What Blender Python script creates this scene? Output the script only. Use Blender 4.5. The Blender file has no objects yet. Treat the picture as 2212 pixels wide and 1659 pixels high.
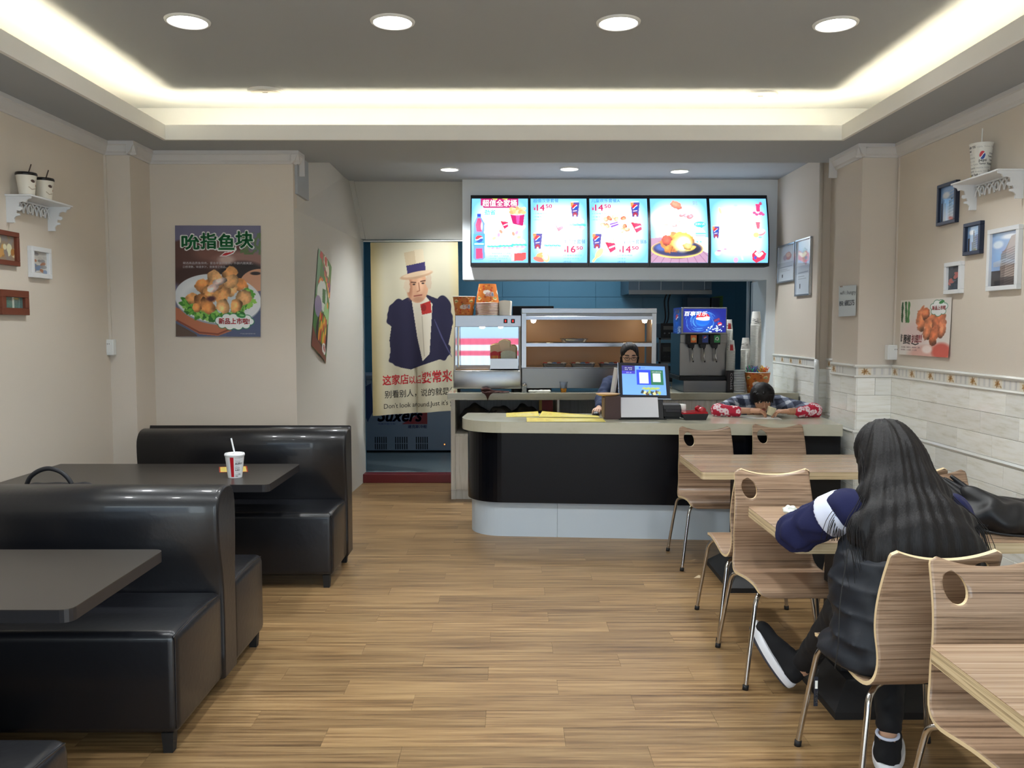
import bpy, bmesh, math, random
import numpy as np
from mathutils import Vector, Matrix, Euler
random.seed(7)
rng = np.random.RandomState(5)
sc = bpy.context.scene
COL = sc.collection

# ------------------------------------------------------------------ camera
FPX, EYE = 1840.0, 1.62
PITCH = math.atan(123.5 / FPX); YAW = math.atan(4.0 / FPX)
cam_data = bpy.data.cameras.new('camera'); cam = bpy.data.objects.new('camera', cam_data); COL.objects.link(cam)
cam_data.sensor_fit = 'HORIZONTAL'; cam_data.sensor_width = 36.0; cam_data.lens = FPX / 2212 * 36.0
cam_data.clip_start = 0.05; cam_data.clip_end = 100
cam.location = (0, 0, EYE); cam.rotation_euler = (math.pi / 2 - PITCH, 0, -YAW)
sc.camera = cam
# ------------------------------------------------------------------ world, large lights, exposure
world = bpy.data.worlds.new('world'); sc.world = world; world.use_nodes = True
wn = world.node_tree.nodes; wn['Background'].inputs[0].default_value = (0.80, 0.93, 1.0, 1); wn['Background'].inputs[1].default_value = 6.5
sc.view_settings.view_transform = 'Standard'; sc.view_settings.look = 'None'
sc.view_settings.gamma = 1.0; sc.view_settings.use_curve_mapping = False
sc.view_settings.exposure = 0.52
def area_light(name, loc, rot, sx, sy, power, col, portal=False):
    l = bpy.data.lights.new(name, 'AREA'); l.shape = 'RECTANGLE'; l.size = sx; l.size_y = sy; l.energy = power; l.color = col
    if portal: l.cycles.is_portal = True
    o = bpy.data.objects.new(name, l); COL.objects.link(o); o.location = loc; o.rotation_euler = rot
    return o
# daylight of the street, through the open shop front behind the camera
area_light('daylight_shop_front', (0, -1.62, 1.36), (math.pi / 2, 0, 0), 5.3, 2.75, 100, (1, 1, 1), portal=True)
LED_WARM = 44.0; DOWN = 8.0; MENU = 1.7; SPOT = 76.0; SPOT_K = 105.0
area_light('kitchen_fill_light', (0.6, 10.0, 2.9), (0, 0, 0), 1.2, 0.3, 14, (0.75, 0.9, 1.0))  # added unseen fill that brightens the blue kitchen wall

# ------------------------------------------------------------------ helpers
def C(r, g, b):
    f = lambda c: c / 12.92 if c <= 0.04045 else ((c + 0.055) / 1.055) ** 2.4
    return (f(r / 255), f(g / 255), f(b / 255), 1)
def lin(a):
    a = np.clip(a, 0, 1); return np.where(a <= 0.04045, a / 12.92, ((a + 0.055) / 1.055) ** 2.4)
# pixel of the photograph -> point of the place, on a plane of known depth / side / height
_F = np.array([math.sin(YAW) * math.cos(PITCH), math.cos(YAW) * math.cos(PITCH), -math.sin(PITCH)])
_R = np.array([math.cos(YAW), -math.sin(YAW), 0.0]); _U = np.cross(_R, _F)
def _ray(u, v): return _F + _R * (u - 1106) / FPX - _U * (v - 829.5) / FPX
def atY(u, v, y): d = _ray(u, v); p = np.array([0, 0, EYE]) + d * y / d[1]; return (float(p[0]), float(p[1]), float(p[2]))
def atX(u, v, x): d = _ray(u, v); p = np.array([0, 0, EYE]) + d * x / d[0]; return (float(p[0]), float(p[1]), float(p[2]))
def atZ(u, v, z): d = _ray(u, v); p = np.array([0, 0, EYE]) + d * (z - EYE) / d[2]; return (float(p[0]), float(p[1]), float(p[2]))

MATS = {}
def mat(name, col, rough=0.5, metal=0.0, spec=0.5, coat=0.0, emit=None, estr=0.0, bump=0.0, bscale=200.0, var=0.0, vscale=3.0, trans=0.0, ior=1.45, alpha=1.0, sheen=0.0):
    if name in MATS: return MATS[name]
    m = bpy.data.materials.new(name); m.use_nodes = True; nt = m.node_tree; b = nt.nodes['Principled BSDF']
    b.inputs['Base Color'].default_value = col; b.inputs['Roughness'].default_value = rough; b.inputs['Metallic'].default_value = metal
    b.inputs['Specular IOR Level'].default_value = spec; b.inputs['Coat Weight'].default_value = coat; b.inputs['Coat Roughness'].default_value = 0.06
    b.inputs['Transmission Weight'].default_value = trans; b.inputs['IOR'].default_value = ior; b.inputs['Alpha'].default_value = alpha
    b.inputs['Sheen Weight'].default_value = sheen
    if emit is not None: b.inputs['Emission Color'].default_value = emit; b.inputs['Emission Strength'].default_value = estr
    if bump or var:
        tc = nt.nodes.new('ShaderNodeTexCoord')
        if bump:
            n = nt.nodes.new('ShaderNodeTexNoise'); n.inputs['Scale'].default_value = bscale; n.inputs['Detail'].default_value = 3
            bp = nt.nodes.new('ShaderNodeBump'); bp.inputs['Strength'].default_value = bump; bp.inputs['Distance'].default_value = 0.002
            nt.links.new(tc.outputs['Object'], n.inputs['Vector']); nt.links.new(n.outputs[0], bp.inputs['Height']); nt.links.new(bp.outputs[0], b.inputs['Normal'])
        if var:
            n2 = nt.nodes.new('ShaderNodeTexNoise'); n2.inputs['Scale'].default_value = vscale; n2.inputs['Detail'].default_value = 4
            mx = nt.nodes.new('ShaderNodeMixRGB'); mx.blend_type = 'MIX'
            mx.inputs[1].default_value = tuple(min(1, c * (1 + var)) for c in col[:3]) + (1,); mx.inputs[2].default_value = tuple(c * (1 - var) for c in col[:3]) + (1,)
            nt.links.new(tc.outputs['Object'], n2.inputs['Vector']); nt.links.new(n2.outputs[0], mx.inputs[0]); nt.links.new(mx.outputs[0], b.inputs['Base Color'])
    MATS[name] = m; return m
def grain_mat(name, c1, c2, c3, scale, rough=0.4, coat=0.0, rand=0.0, bump=0.03, detail=3.0, lo=0.35, hi=0.65, bl=1.0):
    """wood or stone: noise stretched by the three scale factors, three colours"""
    if name in MATS: return MATS[name]
    m = bpy.data.materials.new(name); m.use_nodes = True; nt = m.node_tree; b = nt.nodes['Principled BSDF']
    tc = nt.nodes.new('ShaderNodeTexCoord'); mp = nt.nodes.new('ShaderNodeMapping'); mp.inputs['Scale'].default_value = scale
    n = nt.nodes.new('ShaderNodeTexNoise'); n.inputs['Scale'].default_value = 1.0; n.inputs['Detail'].default_value = detail; n.inputs['Roughness'].default_value = 0.65
    n.noise_dimensions = '4D'
    r = nt.nodes.new('ShaderNodeValToRGB'); e = r.color_ramp.elements
    e[0].position = lo; e[0].color = c1; e[1].position = hi; e[1].color = c3; k = e.new((lo + hi) / 2); k.color = c2
    nt.links.new(tc.outputs['Object'], mp.inputs[0]); nt.links.new(mp.outputs[0], n.inputs['Vector']); nt.links.new(n.outputs[0], r.inputs[0])
    oi = nt.nodes.new('ShaderNodeObjectInfo'); mw = nt.nodes.new('ShaderNodeMath'); mw.operation = 'MULTIPLY'; mw.inputs[1].default_value = 37.0
    nt.links.new(oi.outputs['Random'], mw.inputs[0]); nt.links.new(mw.outputs[0], n.inputs['W'])
    out = r.outputs[0]
    if rand:
        hs = nt.nodes.new('ShaderNodeHueSaturation'); ma = nt.nodes.new('ShaderNodeMath'); ma.operation = 'MULTIPLY_ADD'; ma.inputs[1].default_value = 2 * rand; ma.inputs[2].default_value = bl - rand
        nt.links.new(oi.outputs['Random'], ma.inputs[0]); nt.links.new(ma.outputs[0], hs.inputs['Value']); nt.links.new(out, hs.inputs['Color']); out = hs.outputs[0]
    nt.links.new(out, b.inputs['Base Color']); b.inputs['Roughness'].default_value = rough; b.inputs['Coat Weight'].default_value = coat; b.inputs['Coat Roughness'].default_value = 0.08
    if bump:
        bp = nt.nodes.new('ShaderNodeBump'); bp.inputs['Strength'].default_value = bump; bp.inputs['Distance'].default_value = 0.002
        nt.links.new(n.outputs[0], bp.inputs['Height']); nt.links.new(bp.outputs[0], b.inputs['Normal'])
    MATS[name] = m; return m
def print_mat(name, rough=0.45, estr=0.0, coat=0.0):
    """flat print: colours come from the colour attribute of the sheet"""
    if name in MATS: return MATS[name]
    m = bpy.data.materials.new(name); m.use_nodes = True; nt = m.node_tree; b = nt.nodes['Principled BSDF']
    a = nt.nodes.new('ShaderNodeVertexColor'); a.layer_name = 'Ink'
    b.inputs['Roughness'].default_value = rough; b.inputs['Coat Weight'].default_value = coat
    if estr:
        b.inputs['Base Color'].default_value = (0.02, 0.02, 0.02, 1); nt.links.new(a.outputs[0], b.inputs['Emission Color']); b.inputs['Emission Strength'].default_value = estr
    else: nt.links.new(a.outputs[0], b.inputs['Base Color'])
    MATS[name] = m; return m

def link(o, parent=None):
    COL.objects.link(o)
    if parent is not None:
        o.parent = parent
    return o
def tag(o, label=None, cat=None, group=None, kind=None):
    if label: o['label'] = label
    if cat: o['category'] = cat
    if group: o['group'] = group
    if kind: o['kind'] = kind
    return o
def thing(name, label, cat, loc=(0, 0, 0), rz=0.0, group=None):
    o = bpy.data.objects.new(name, None); o.empty_display_size = 0.1; COL.objects.link(o); o.location = loc; o.rotation_euler = (0, 0, rz)
    return tag(o, label, cat, group)
def wm(o):
    m = Matrix.Translation(o.location) @ o.rotation_euler.to_matrix().to_4x4()
    return (wm(o.parent) @ m) if o.parent else m

class MB:
    """collects shapes; build() links them as one mesh object"""
    def __init__(s): s.v = []; s.f = []; s.m = []; s.s = []
    def add(s, V, F, mi=0, smooth=False):
        o = len(s.v); s.v.extend([tuple(float(c) for c in p) for p in V])
        for f in F: s.f.append(tuple(i + o for i in f)); s.m.append(mi); s.s.append(smooth)
        return s
    def bm(s, bm, mi=0, smooth=False, mtx=None):
        bm.verts.index_update(); V = [(mtx @ v.co if mtx else v.co) for v in bm.verts]; F = [[v.index for v in f.verts] for f in bm.faces]
        s.add(V, F, mi, smooth); bm.free(); return s
    def box(s, x0, x1, y0, y1, z0, z1, mi=0, bev=0.0, seg=2, mtx=None, smooth=None):
        if x0 > x1: x0, x1 = x1, x0
        if y0 > y1: y0, y1 = y1, y0
        if z0 > z1: z0, z1 = z1, z0
        b = bmesh.new(); bmesh.ops.create_cube(b, size=1.0)
        for v in b.verts: v.co = Vector(((x0 + x1) / 2 + v.co.x * (x1 - x0), (y0 + y1) / 2 + v.co.y * (y1 - y0), (z0 + z1) / 2 + v.co.z * (z1 - z0)))
        if bev > 0: bmesh.ops.bevel(b, geom=list(b.edges), offset=min(bev, 0.49 * min(x1 - x0, y1 - y0, z1 - z0)), segments=seg, affect='EDGES', profile=0.5)
        return s.bm(b, mi, (bev > 0 and seg > 2) if smooth is None else smooth, mtx)
    def quad(s, a, b, c, d, mi=0): return s.add([a, b, c, d], [(0, 1, 2, 3)], mi)
    def cyl(s, p0, p1, r0, r1=None, n=16, mi=0, caps=True, smooth=True):
        p0 = Vector(p0); p1 = Vector(p1); r1 = r0 if r1 is None else r1; d = (p1 - p0).normalized()
        a = d.orthogonal().normalized(); b = d.cross(a)
        V = []
        for p, r in ((p0, r0), (p1, r1)):
            for i in range(n):
                t = 2 * math.pi * i / n; V.append(p + a * (r * math.cos(t)) + b * (r * math.sin(t)))
        F = [(i, (i + 1) % n, n + (i + 1) % n, n + i) for i in range(n)]
        s.add(V, F, mi, smooth)
        if caps: s.add(V[:n], [tuple(reversed(range(n)))], mi); s.add(V[n:], [tuple(range(n))], mi)
        return s
    def tube(s, pts, r, n=8, mi=0, caps=True, closed=False):
        P = [Vector(p) for p in pts]; R = r if isinstance(r, (list, tuple)) else [r] * len(P)
        V = []; up = None; N = len(P)
        for i, p in enumerate(P):
            d = (P[min(i + 1, N - 1)] - P[max(i - 1, 0)])
            if closed: d = P[(i + 1) % N] - P[i - 1]
            d.normalize()
            if up is None: up = d.orthogonal().normalized()
            up = (up - d * up.dot(d)); up = up.normalized() if up.length > 1e-6 else d.orthogonal().normalized()
            q = d.cross(up)
            for k in range(n):
                t = 2 * math.pi * k / n; V.append(p + (up * math.cos(t) + q * math.sin(t)) * R[i])
        F = [(i * n + k, i * n + (k + 1) % n, (i + 1) * n + (k + 1) % n, (i + 1) * n + k) for i in range(N - 1) for k in range(n)]
        if closed: F += [((N - 1) * n + k, (N - 1) * n + (k + 1) % n, (k + 1) % n, k) for k in range(n)]
        if caps and not closed: F += [tuple(reversed(range(n))), tuple(range((N - 1) * n, N * n))]
        return s.add(V, F, mi, True)
    def lathe(s, prof, c=(0, 0, 0), n=24, mi=0, smooth=True, axis='z', close=False):
        V = []; F = []; m = len(prof)
        for i in range(n):
            t = 2 * math.pi * i / n; ct, st = math.cos(t), math.sin(t)
            for r, z in prof:
                q = (r * ct, r * st, z) if axis == 'z' else ((r * ct, z, r * st) if axis == 'y' else (z, r * ct, r * st))
                V.append((c[0] + q[0], c[1] + q[1], c[2] + q[2]))
        for i in range(n):
            j = (i + 1) % n
            for k in range(m - 1): F.append((i * m + k, j * m + k, j * m + k + 1, i * m + k + 1))
        s.add(V, F, mi, smooth)
        for k in (0, m - 1):
            if prof[k][0] > 1e-6 and close: s.add([V[i * m + k] for i in range(n)], [tuple(range(n))], mi)
        return s
    def prism(s, poly, a, b, fn=None, mi=0, mi_side=None, smooth_side=False):
        """polygon (u,v) swept from a to b along w; fn(u,v,w)->xyz"""
        fn = fn or (lambda u, v, w: (u, v, w)); n = len(poly)
        V0 = [fn(u, v, a) for u, v in poly]; V1 = [fn(u, v, b) for u, v in poly]
        bmv = bmesh.new(); vs = [bmv.verts.new(p) for p in V1]; f = bmv.faces.new(vs); f.normal_update()
        r = bmesh.ops.triangulate(bmv, faces=[f]) if n > 4 else None
        bmv.verts.index_update(); T = [[v.index for v in q.verts] for q in bmv.faces]; bmv.free()
        s.add(V1, T, mi); s.add(V0, [tuple(reversed(t)) for t in T], mi)
        s.add(V0 + V1, [(i, (i + 1) % n, n + (i + 1) % n, n + i) for i in range(n)], mi if mi_side is None else mi_side, smooth_side)
        return s
    def ball(s, c, r, n=12, mi=0, sc=(1, 1, 1)):
        b = bmesh.new(); bmesh.ops.create_uvsphere(b, u_segments=n, v_segments=max(6, n // 2 + 2), radius=r)
        return s.bm(b, mi, True, Matrix.Translation(c) @ Matrix.Diagonal((*sc, 1)))
    def build(s, name, mats, parent=None, local=False, fix=True, label=None):
        me = bpy.data.meshes.new(name); V = s.v
        if parent is not None and not local:
            inv = wm(parent).inverted(); V = [tuple(inv @ Vector(p)) for p in s.v]
        me.from_pydata(V, [], s.f)
        ms = mats if isinstance(mats, (list, tuple)) else [mats]
        for m in ms: me.materials.append(m)
        me.polygons.foreach_set('material_index', s.m); me.polygons.foreach_set('use_smooth', s.s)
        if fix:
            b = bmesh.new(); b.from_mesh(me); bmesh.ops.remove_doubles(b, verts=b.verts, dist=1e-6); bmesh.ops.recalc_face_normals(b, faces=b.faces); b.to_mesh(me); b.free()
        me.update()
        o = bpy.data.objects.new(name, me); link(o, parent)
        if label: o['label'] = label
        return o
def mesh_thing(name, label, cat, mb, mats, group=None, loc=(0, 0, 0), fix=True):
    """a thing that is one mesh, origin at loc"""
    mb.v = [(p[0] - loc[0], p[1] - loc[1], p[2] - loc[2]) for p in mb.v]
    o = mb.build(name, mats, None, fix=fix); o.location = loc
    return tag(o, label, cat, group)
def struct(name, mb, mats, parent=None):
    o = mb.build(name, mats, parent); o['kind'] = 'structure'; return o
def copy_tree(o, parent=None):
    c = o.copy(); COL.objects.link(c); c.parent = parent
    for ch in [x for x in bpy.data.objects if x.parent == o]: copy_tree(ch, c)
    return c
def spline(pts, n=6):
    P = [Vector(p) for p in pts]; out = []
    for i in range(len(P) - 1):
        p0 = P[max(i - 1, 0)]; p1 = P[i]; p2 = P[i + 1]; p3 = P[min(i + 2, len(P) - 1)]
        for k in range(n):
            t = k / n; out.append(0.5 * ((2 * p1) + (p2 - p0) * t + (2 * p0 - 5 * p1 + 4 * p2 - p3) * t * t + (3 * p1 - p0 - 3 * p2 + p3) * t ** 3))
    out.append(P[-1]); return out

# lettering: font outlines turned into flat mesh, stretched into the box x0..x1, y0..y1 of mapf
def glyphs(s, bold=0.0, shear=0.0):
    c = bpy.data.curves.new('t', 'FONT'); c.body = s; c.offset = bold; c.shear = shear; c.resolution_u = 3
    o = bpy.data.objects.new('t', c); COL.objects.link(o); dg = bpy.context.evaluated_depsgraph_get()
    m = bpy.data.meshes.new_from_object(o.evaluated_get(dg)); V = np.array([v.co[:2] for v in m.vertices]).reshape(-1, 2); F = [tuple(p.vertices) for p in m.polygons]
    bpy.data.objects.remove(o); bpy.data.curves.remove(c); bpy.data.meshes.remove(m); return V, F
_gc = {}
def text(mb, s, x0, y0, x1, y1, mapf, mi=0, bold=0.0, shear=0.0, keep=False):
    k = (s, shear)
    if k not in _gc: _gc[k] = glyphs(s, 0.0, shear)
    V, F = _gc[k]
    if len(V) == 0: return
    lo = V.min(0); hi = V.max(0); d = np.maximum(hi - lo, 1e-6)
    W = (V - lo) / d; sx, sy = (x1 - x0) / d[0], (y1 - y0) / d[1]
    # heavier strokes: the outline laid down again a little to each side
    sh = [(0, 0)] if bold <= 0 else [(bold * math.cos(a), bold * math.sin(a)) for a in [j * math.pi / 4 for j in range(8)]] + ([(0, 0)] if bold > .03 else [])
    for ax, ay in sh: mb.add([mapf(x0 + ax * sx + (x1 - x0) * p[0], y0 + ay * sy + (y1 - y0) * p[1]) for p in W], F, mi)
def plane_map(O, U, V, off=0.0006):
    O = Vector(O); U = Vector(U); V = Vector(V); N = U.cross(V).normalized()
    return lambda x, y: tuple(O + U * x + V * y + N * off)

class Art:
    """picture painted with numpy (sRGB), then carried by the colour attribute of a fine sheet. x 0..w right, y 0..h down, in its own units"""
    def __init__(s, w, h, nx, bg):
        s.w, s.h, s.nx = w, h, nx; s.ny = max(2, int(round(nx * h / w)))
        s.X, s.Y = np.meshgrid(np.linspace(0, w, s.nx), np.linspace(0, h, s.ny)); s.a = np.zeros((s.ny, s.nx, 3)) + np.array(bg) / 255.0; s.px = w / s.nx
    def mix(s, m, c, al=1.0):
        m = (np.clip(m, 0, 1) * al)[..., None]; c = np.array(c) / 255.0 if not isinstance(c, np.ndarray) else c
        s.a = s.a * (1 - m) + c * m; return s
    def noise(s, sc, seed=0, oct=4):
        r = np.random.RandomState(seed); o = np.zeros_like(s.X); am = 1.0; tot = 0
        for k in range(oct):
            f = sc * 2 ** k; gw = int(s.w * f) + 3; gh = int(s.h * f) + 3; g = r.rand(gh, gw)
            x = s.X * f; y = s.Y * f; xi = x.astype(int); yi = y.astype(int); fx = x - xi; fy = y - yi; fx = fx * fx * (3 - 2 * fx); fy = fy * fy * (3 - 2 * fy)
            o += am * (g[yi, xi] * (1 - fx) * (1 - fy) + g[yi, xi + 1] * fx * (1 - fy) + g[yi + 1, xi] * (1 - fx) * fy + g[yi + 1, xi + 1] * fx * fy); tot += am; am *= 0.5
        return o / tot
    def ell(s, cx, cy, rx, ry, c, ang=0, soft=None, al=1.0, wob=0, seed=1):
        a = math.radians(ang); dx = s.X - cx; dy = s.Y - cy; x = dx * math.cos(a) + dy * math.sin(a); y = -dx * math.sin(a) + dy * math.cos(a)
        r = np.sqrt((x / rx) ** 2 + (y / ry) ** 2)
        if wob: th = np.arctan2(y, x); q = np.random.RandomState(seed).rand(4) * 6; r = r * (1 + wob * (np.sin(3 * th + q[0]) + .7 * np.sin(5 * th + q[1]) + .5 * np.sin(9 * th + q[2])))
        so = soft if soft else s.px / min(rx, ry) * 1.0
        return s.mix((1 - r) / so + 0.5, c, al)
    def poly(s, pts, c, al=1.0):
        m = np.zeros_like(s.X, bool); n = len(pts)
        for i in range(n):
            (x0, y0), (x1, y1) = pts[i], pts[(i + 1) % n]
            if y0 == y1: continue
            cnd = ((y0 > s.Y) != (y1 > s.Y)) & (s.X < (x1 - x0) * (s.Y - y0) / (y1 - y0) + x0); m ^= cnd
        return s.mix(m.astype(float), c, al)
    def rect(s, x0, y0, x1, y1, c, al=1.0): return s.mix(((s.X >= x0) & (s.X <= x1) & (s.Y >= y0) & (s.Y <= y1)).astype(float), c, al)
    def line(s, pts, wd, c, al=1.0):
        d = np.full_like(s.X, 1e9)
        for (x0, y0), (x1, y1) in zip(pts[:-1], pts[1:]):
            L = (x1 - x0) ** 2 + (y1 - y0) ** 2 + 1e-9; t = np.clip(((s.X - x0) * (x1 - x0) + (s.Y - y0) * (y1 - y0)) / L, 0, 1)
            d = np.minimum(d, np.hypot(s.X - x0 - t * (x1 - x0), s.Y - y0 - t * (y1 - y0)))
        return s.mix((wd / 2 - d) / s.px + 0.5, c, al)
    def nugget(s, cx, cy, rx, ry, seed=0, base=(222, 140, 75), ang=0):
        nz = s.noise(0.16 * 60 / max(s.w, 1) * 1.6, seed, 4); a = math.radians(ang); dx = s.X - cx; dy = s.Y - cy
        x = dx * math.cos(a) + dy * math.sin(a); y = -dx * math.sin(a) + dy * math.cos(a); r = np.sqrt((x / rx) ** 2 + (y / ry) ** 2) + (nz - .5) * 0.7
        sh = np.clip(0.80 + 0.42 * (1 - r) - 0.22 * (y / ry) - 0.12 * (x / rx) + (nz - .5) * 0.95, 0.42, 1.32)
        return s.mix((1 - r) * 10, np.clip(np.array(base)[None, None] / 255.0 * sh[..., None], 0, 1))
    def sheet(s, name, fn, m, parent, label=None):
        """fn(x01, y01 up, arrays) -> xyz arrays"""
        ny, nx = s.ny, s.nx; P = fn(s.X / s.w, 1 - s.Y / s.h); P = np.stack([np.broadcast_to(p, s.X.shape) for p in P], -1).reshape(-1, 3)
        i = np.arange(ny * nx).reshape(ny, nx); q = np.stack([i[1:, :-1], i[1:, 1:], i[:-1, 1:], i[:-1, :-1]], -1).reshape(-1, 4)
        me = bpy.data.meshes.new(name)
        if parent is not None:
            inv = np.array(wm(parent).inverted()); P = P @ inv[:3, :3].T + inv[:3, 3]
        me.vertices.add(len(P)); me.vertices.foreach_set('co', P.astype(np.float32).ravel()); me.loops.add(q.size); me.loops.foreach_set('vertex_index', q.ravel().astype(np.int32))
        me.polygons.add(len(q)); me.polygons.foreach_set('loop_start', (np.arange(len(q)) * 4).astype(np.int32)); me.polygons.foreach_set('use_smooth', np.ones(len(q), bool))
        me.update(calc_edges=True); at = me.color_attributes.new('Ink', 'FLOAT_COLOR', 'POINT')
        c = np.ones((ny * nx, 4), np.float32); c[:, :3] = lin(s.a).reshape(-1, 3); at.data.foreach_set('color', c.ravel()); me.materials.append(m)
        o = bpy.data.objects.new(name, me); link(o, parent)
        if label: o['label'] = label
        return o

# soft shapes: signed distance volumes joined smoothly and meshed
import openvdb as vdb
class SDF:
    def __init__(s, lo, hi, h):
        s.lo = np.array(lo, float); s.h = h; n = np.ceil((np.array(hi) - s.lo) / h).astype(int) + 1
        ax = [s.lo[i] + h * np.arange(n[i]) for i in range(3)]; s.P = np.stack(np.meshgrid(*ax, indexing='ij'), -1).astype(np.float32); s.d = np.full(tuple(n), 1.0, np.float32)
    def _j(s, d, k, op='u'):
        if op == 'u':
            if k > 0: h = np.clip(0.5 + 0.5 * (s.d - d) / k, 0, 1); s.d = s.d * (1 - h) + d * h - k * h * (1 - h)
            else: s.d = np.minimum(s.d, d)
        elif op == 's':
            if k > 0: h = np.clip(0.5 - 0.5 * (s.d + d) / k, 0, 1); s.d = s.d * (1 - h) + (-d) * h + k * h * (1 - h)
            else: s.d = np.maximum(s.d, -d)
        elif op == 'i': s.d = np.maximum(s.d, d)
        return s
    def cap(s, p0, p1, r0, r1=None, k=0.01, op='u', flat=None):
        r1 = r0 if r1 is None else r1; p0 = np.array(p0, np.float32); ba = np.array(p1, np.float32) - p0; q = s.P - p0
        t = np.clip((q @ ba) / (ba @ ba + 1e-12), 0, 1); v = q - t[..., None] * ba
        if flat is not None: v = v * np.array(flat, np.float32)
        return s._j(np.sqrt((v * v).sum(-1)) - (r0 + (r1 - r0) * t), k, op)
    def chain(s, pts, rs, k=0.01, op='u'):
        for i in range(len(pts) - 1): s.cap(pts[i], pts[i + 1], rs[i], rs[i + 1], k, op)
        return s
    def ell(s, c, r, k=0.01, op='u', rot=None):
        q = s.P - np.array(c, np.float32)
        if rot is not None: q = q @ np.array(Euler([math.radians(a) for a in rot]).to_matrix(), np.float32)
        r = np.array(r, np.float32); k0 = np.sqrt(((q / r) ** 2).sum(-1)); k1 = np.sqrt(((q / (r * r)) ** 2).sum(-1)) + 1e-9
        return s._j(np.where(k0 < 1e-3, -r.min(), k0 * (k0 - 1) / k1), k, op)
    def box(s, c, hs, rr=0.01, k=0.0, op='u', rot=None):
        q = s.P - np.array(c, np.float32)
        if rot is not None: q = q @ np.array(Euler([math.radians(a) for a in rot]).to_matrix(), np.float32)
        q = np.abs(q) - (np.array(hs, np.float32) - rr); return s._j(np.sqrt((np.maximum(q, 0) ** 2).sum(-1)) + np.minimum(q.max(-1), 0) - rr, k, op)
    def wrinkle(s, amp, fx, fy, fz, ph=0.0):
        x, y, z = s.P[..., 0], s.P[..., 1], s.P[..., 2]; s.d = s.d + amp * np.sin(fx * x + ph + 2 * np.sin(fy * y + 1.3 * ph)) * np.sin(fz * z + 1.7 * np.sin(0.6 * fx * x + fy * y + ph)); return s
    def copy(s):
        o = SDF.__new__(SDF); o.lo, o.h, o.P, o.d = s.lo, s.h, s.P, s.d.copy(); return o
    def build(s, name, m, parent=None, colfn=None, mats=None, matfn=None, label=None):
        g = vdb.FloatGrid(background=1.0); g.copyFromArray(np.ascontiguousarray(s.d.astype(np.float32))); g.background = 1.0
        p, t, q = g.convertToPolygons(isovalue=0.0, adaptivity=0.0); P = p * s.h + s.lo
        me = bpy.data.meshes.new(name); W = P
        if parent is not None: inv = np.array(wm(parent).inverted()); W = P @ inv[:3, :3].T + inv[:3, 3]
        F = [tuple(int(i) for i in f[::-1]) for f in q] + [tuple(int(i) for i in f[::-1]) for f in t]
        me.from_pydata([tuple(map(float, c)) for c in W], [], F)
        me.polygons.foreach_set('use_smooth', [True] * len(me.polygons)); me.update()
        b = bmesh.new(); b.from_mesh(me); bmesh.ops.recalc_face_normals(b, faces=b.faces); b.to_mesh(me); b.free()
        if colfn is not None:
            at = me.color_attributes.new('Ink', 'FLOAT_COLOR', 'POINT'); c = np.ones((len(P), 4), np.float32); c[:, :3] = lin(colfn(P) / 255.0); at.data.foreach_set('color', c.ravel())
        me.materials.append(m)
        o = bpy.data.objects.new(name, me); link(o, parent)
        if label: o['label'] = label
        return o
# ------------------------------------------------------------------ materials
wallpaper = mat('wallpaper', C(214, 204, 191), 0.8, spec=0.2, bump=0.25, bscale=160)
wall_light = mat('wallpaper_light', C(208, 205, 197), 0.85, spec=0.2, bump=0.2, bscale=160)
paint = mat('ceiling_paint', C(169, 173, 177), 0.8, spec=0.2)
paint_white = mat('white_paint', C(236, 242, 246), 0.6, spec=0.3)
crown_m = mat('crown_paint', C(208, 206, 204), 0.6, spec=0.3)
floor_m = grain_mat('floor_oak', C(90, 66, 41), C(139, 109, 73), C(167, 137, 96), (1.6, 46, 1), rough=0.36, rand=0.13, bump=0.02, detail=7, lo=0.33, hi=0.62, bl=0.90)
sub_m = mat('floor_gap', C(84, 60, 38), 0.8)
zebra = grain_mat('zebrano', C(82, 62, 48), C(142, 116, 94), C(168, 141, 117), (1.0, 90, 120), rough=0.3, bump=0.0, detail=6, lo=0.34, hi=0.58)
zebra_top = grain_mat('zebrano_table', C(128, 100, 80), C(166, 138, 112), C(186, 160, 134), (1.0, 90, 120), rough=0.22, coat=0.3, bump=0.0, detail=4, lo=0.3, hi=0.62)
ply_edge = grain_mat('ply_edge', C(150, 128, 98), C(205, 184, 146), C(216, 198, 164), (2, 2, 160), rough=0.5, bump=0.0)
ply_pale = mat('ply_pale', C(222, 200, 160), 0.5)
leather = mat('black_leather', C(19, 20, 25), 0.36, spec=0.5, coat=0.22, bump=0.45, bscale=34)
chrome = mat('chrome', C(196, 194, 192), 0.16, metal=1.0)
steel = mat('brushed_steel', C(176, 176, 174), 0.26, metal=1.0, bump=0.02, bscale=60)
steel_dk = mat('dark_steel', C(128, 126, 122), 0.3, metal=1.0)
mirror = mat('mirror_steel', C(225, 228, 230), 0.02, metal=1.0)
rubber = mat('black_rubber', C(24, 24, 25), 0.6)
black_gl = mat('black_gloss_panel', C(11, 12, 17), 0.2, spec=0.25)
black_mt = mat('black_matt', C(26, 26, 28), 0.55)
dark_top = mat('dark_laminate', C(56, 52, 49), 0.32, spec=0.5, bump=0.03, bscale=300)
dark_edge = mat('dark_laminate_edge', C(38, 37, 40), 0.4)
stone = grain_mat('cream_stone', C(176, 172, 150), C(186, 183, 162), C(190, 187, 168), (3, 5, 5), rough=0.12, bump=0.0, detail=5, lo=0.3, hi=0.5)
kick_white = mat('kick_white', C(192, 204, 214), 0.45)
cab_white = grain_mat('cabinet_white', C(196, 192, 180), C(210, 206, 196), C(216, 212, 204), (60, 60, 3), rough=0.45, bump=0.0)
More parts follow.
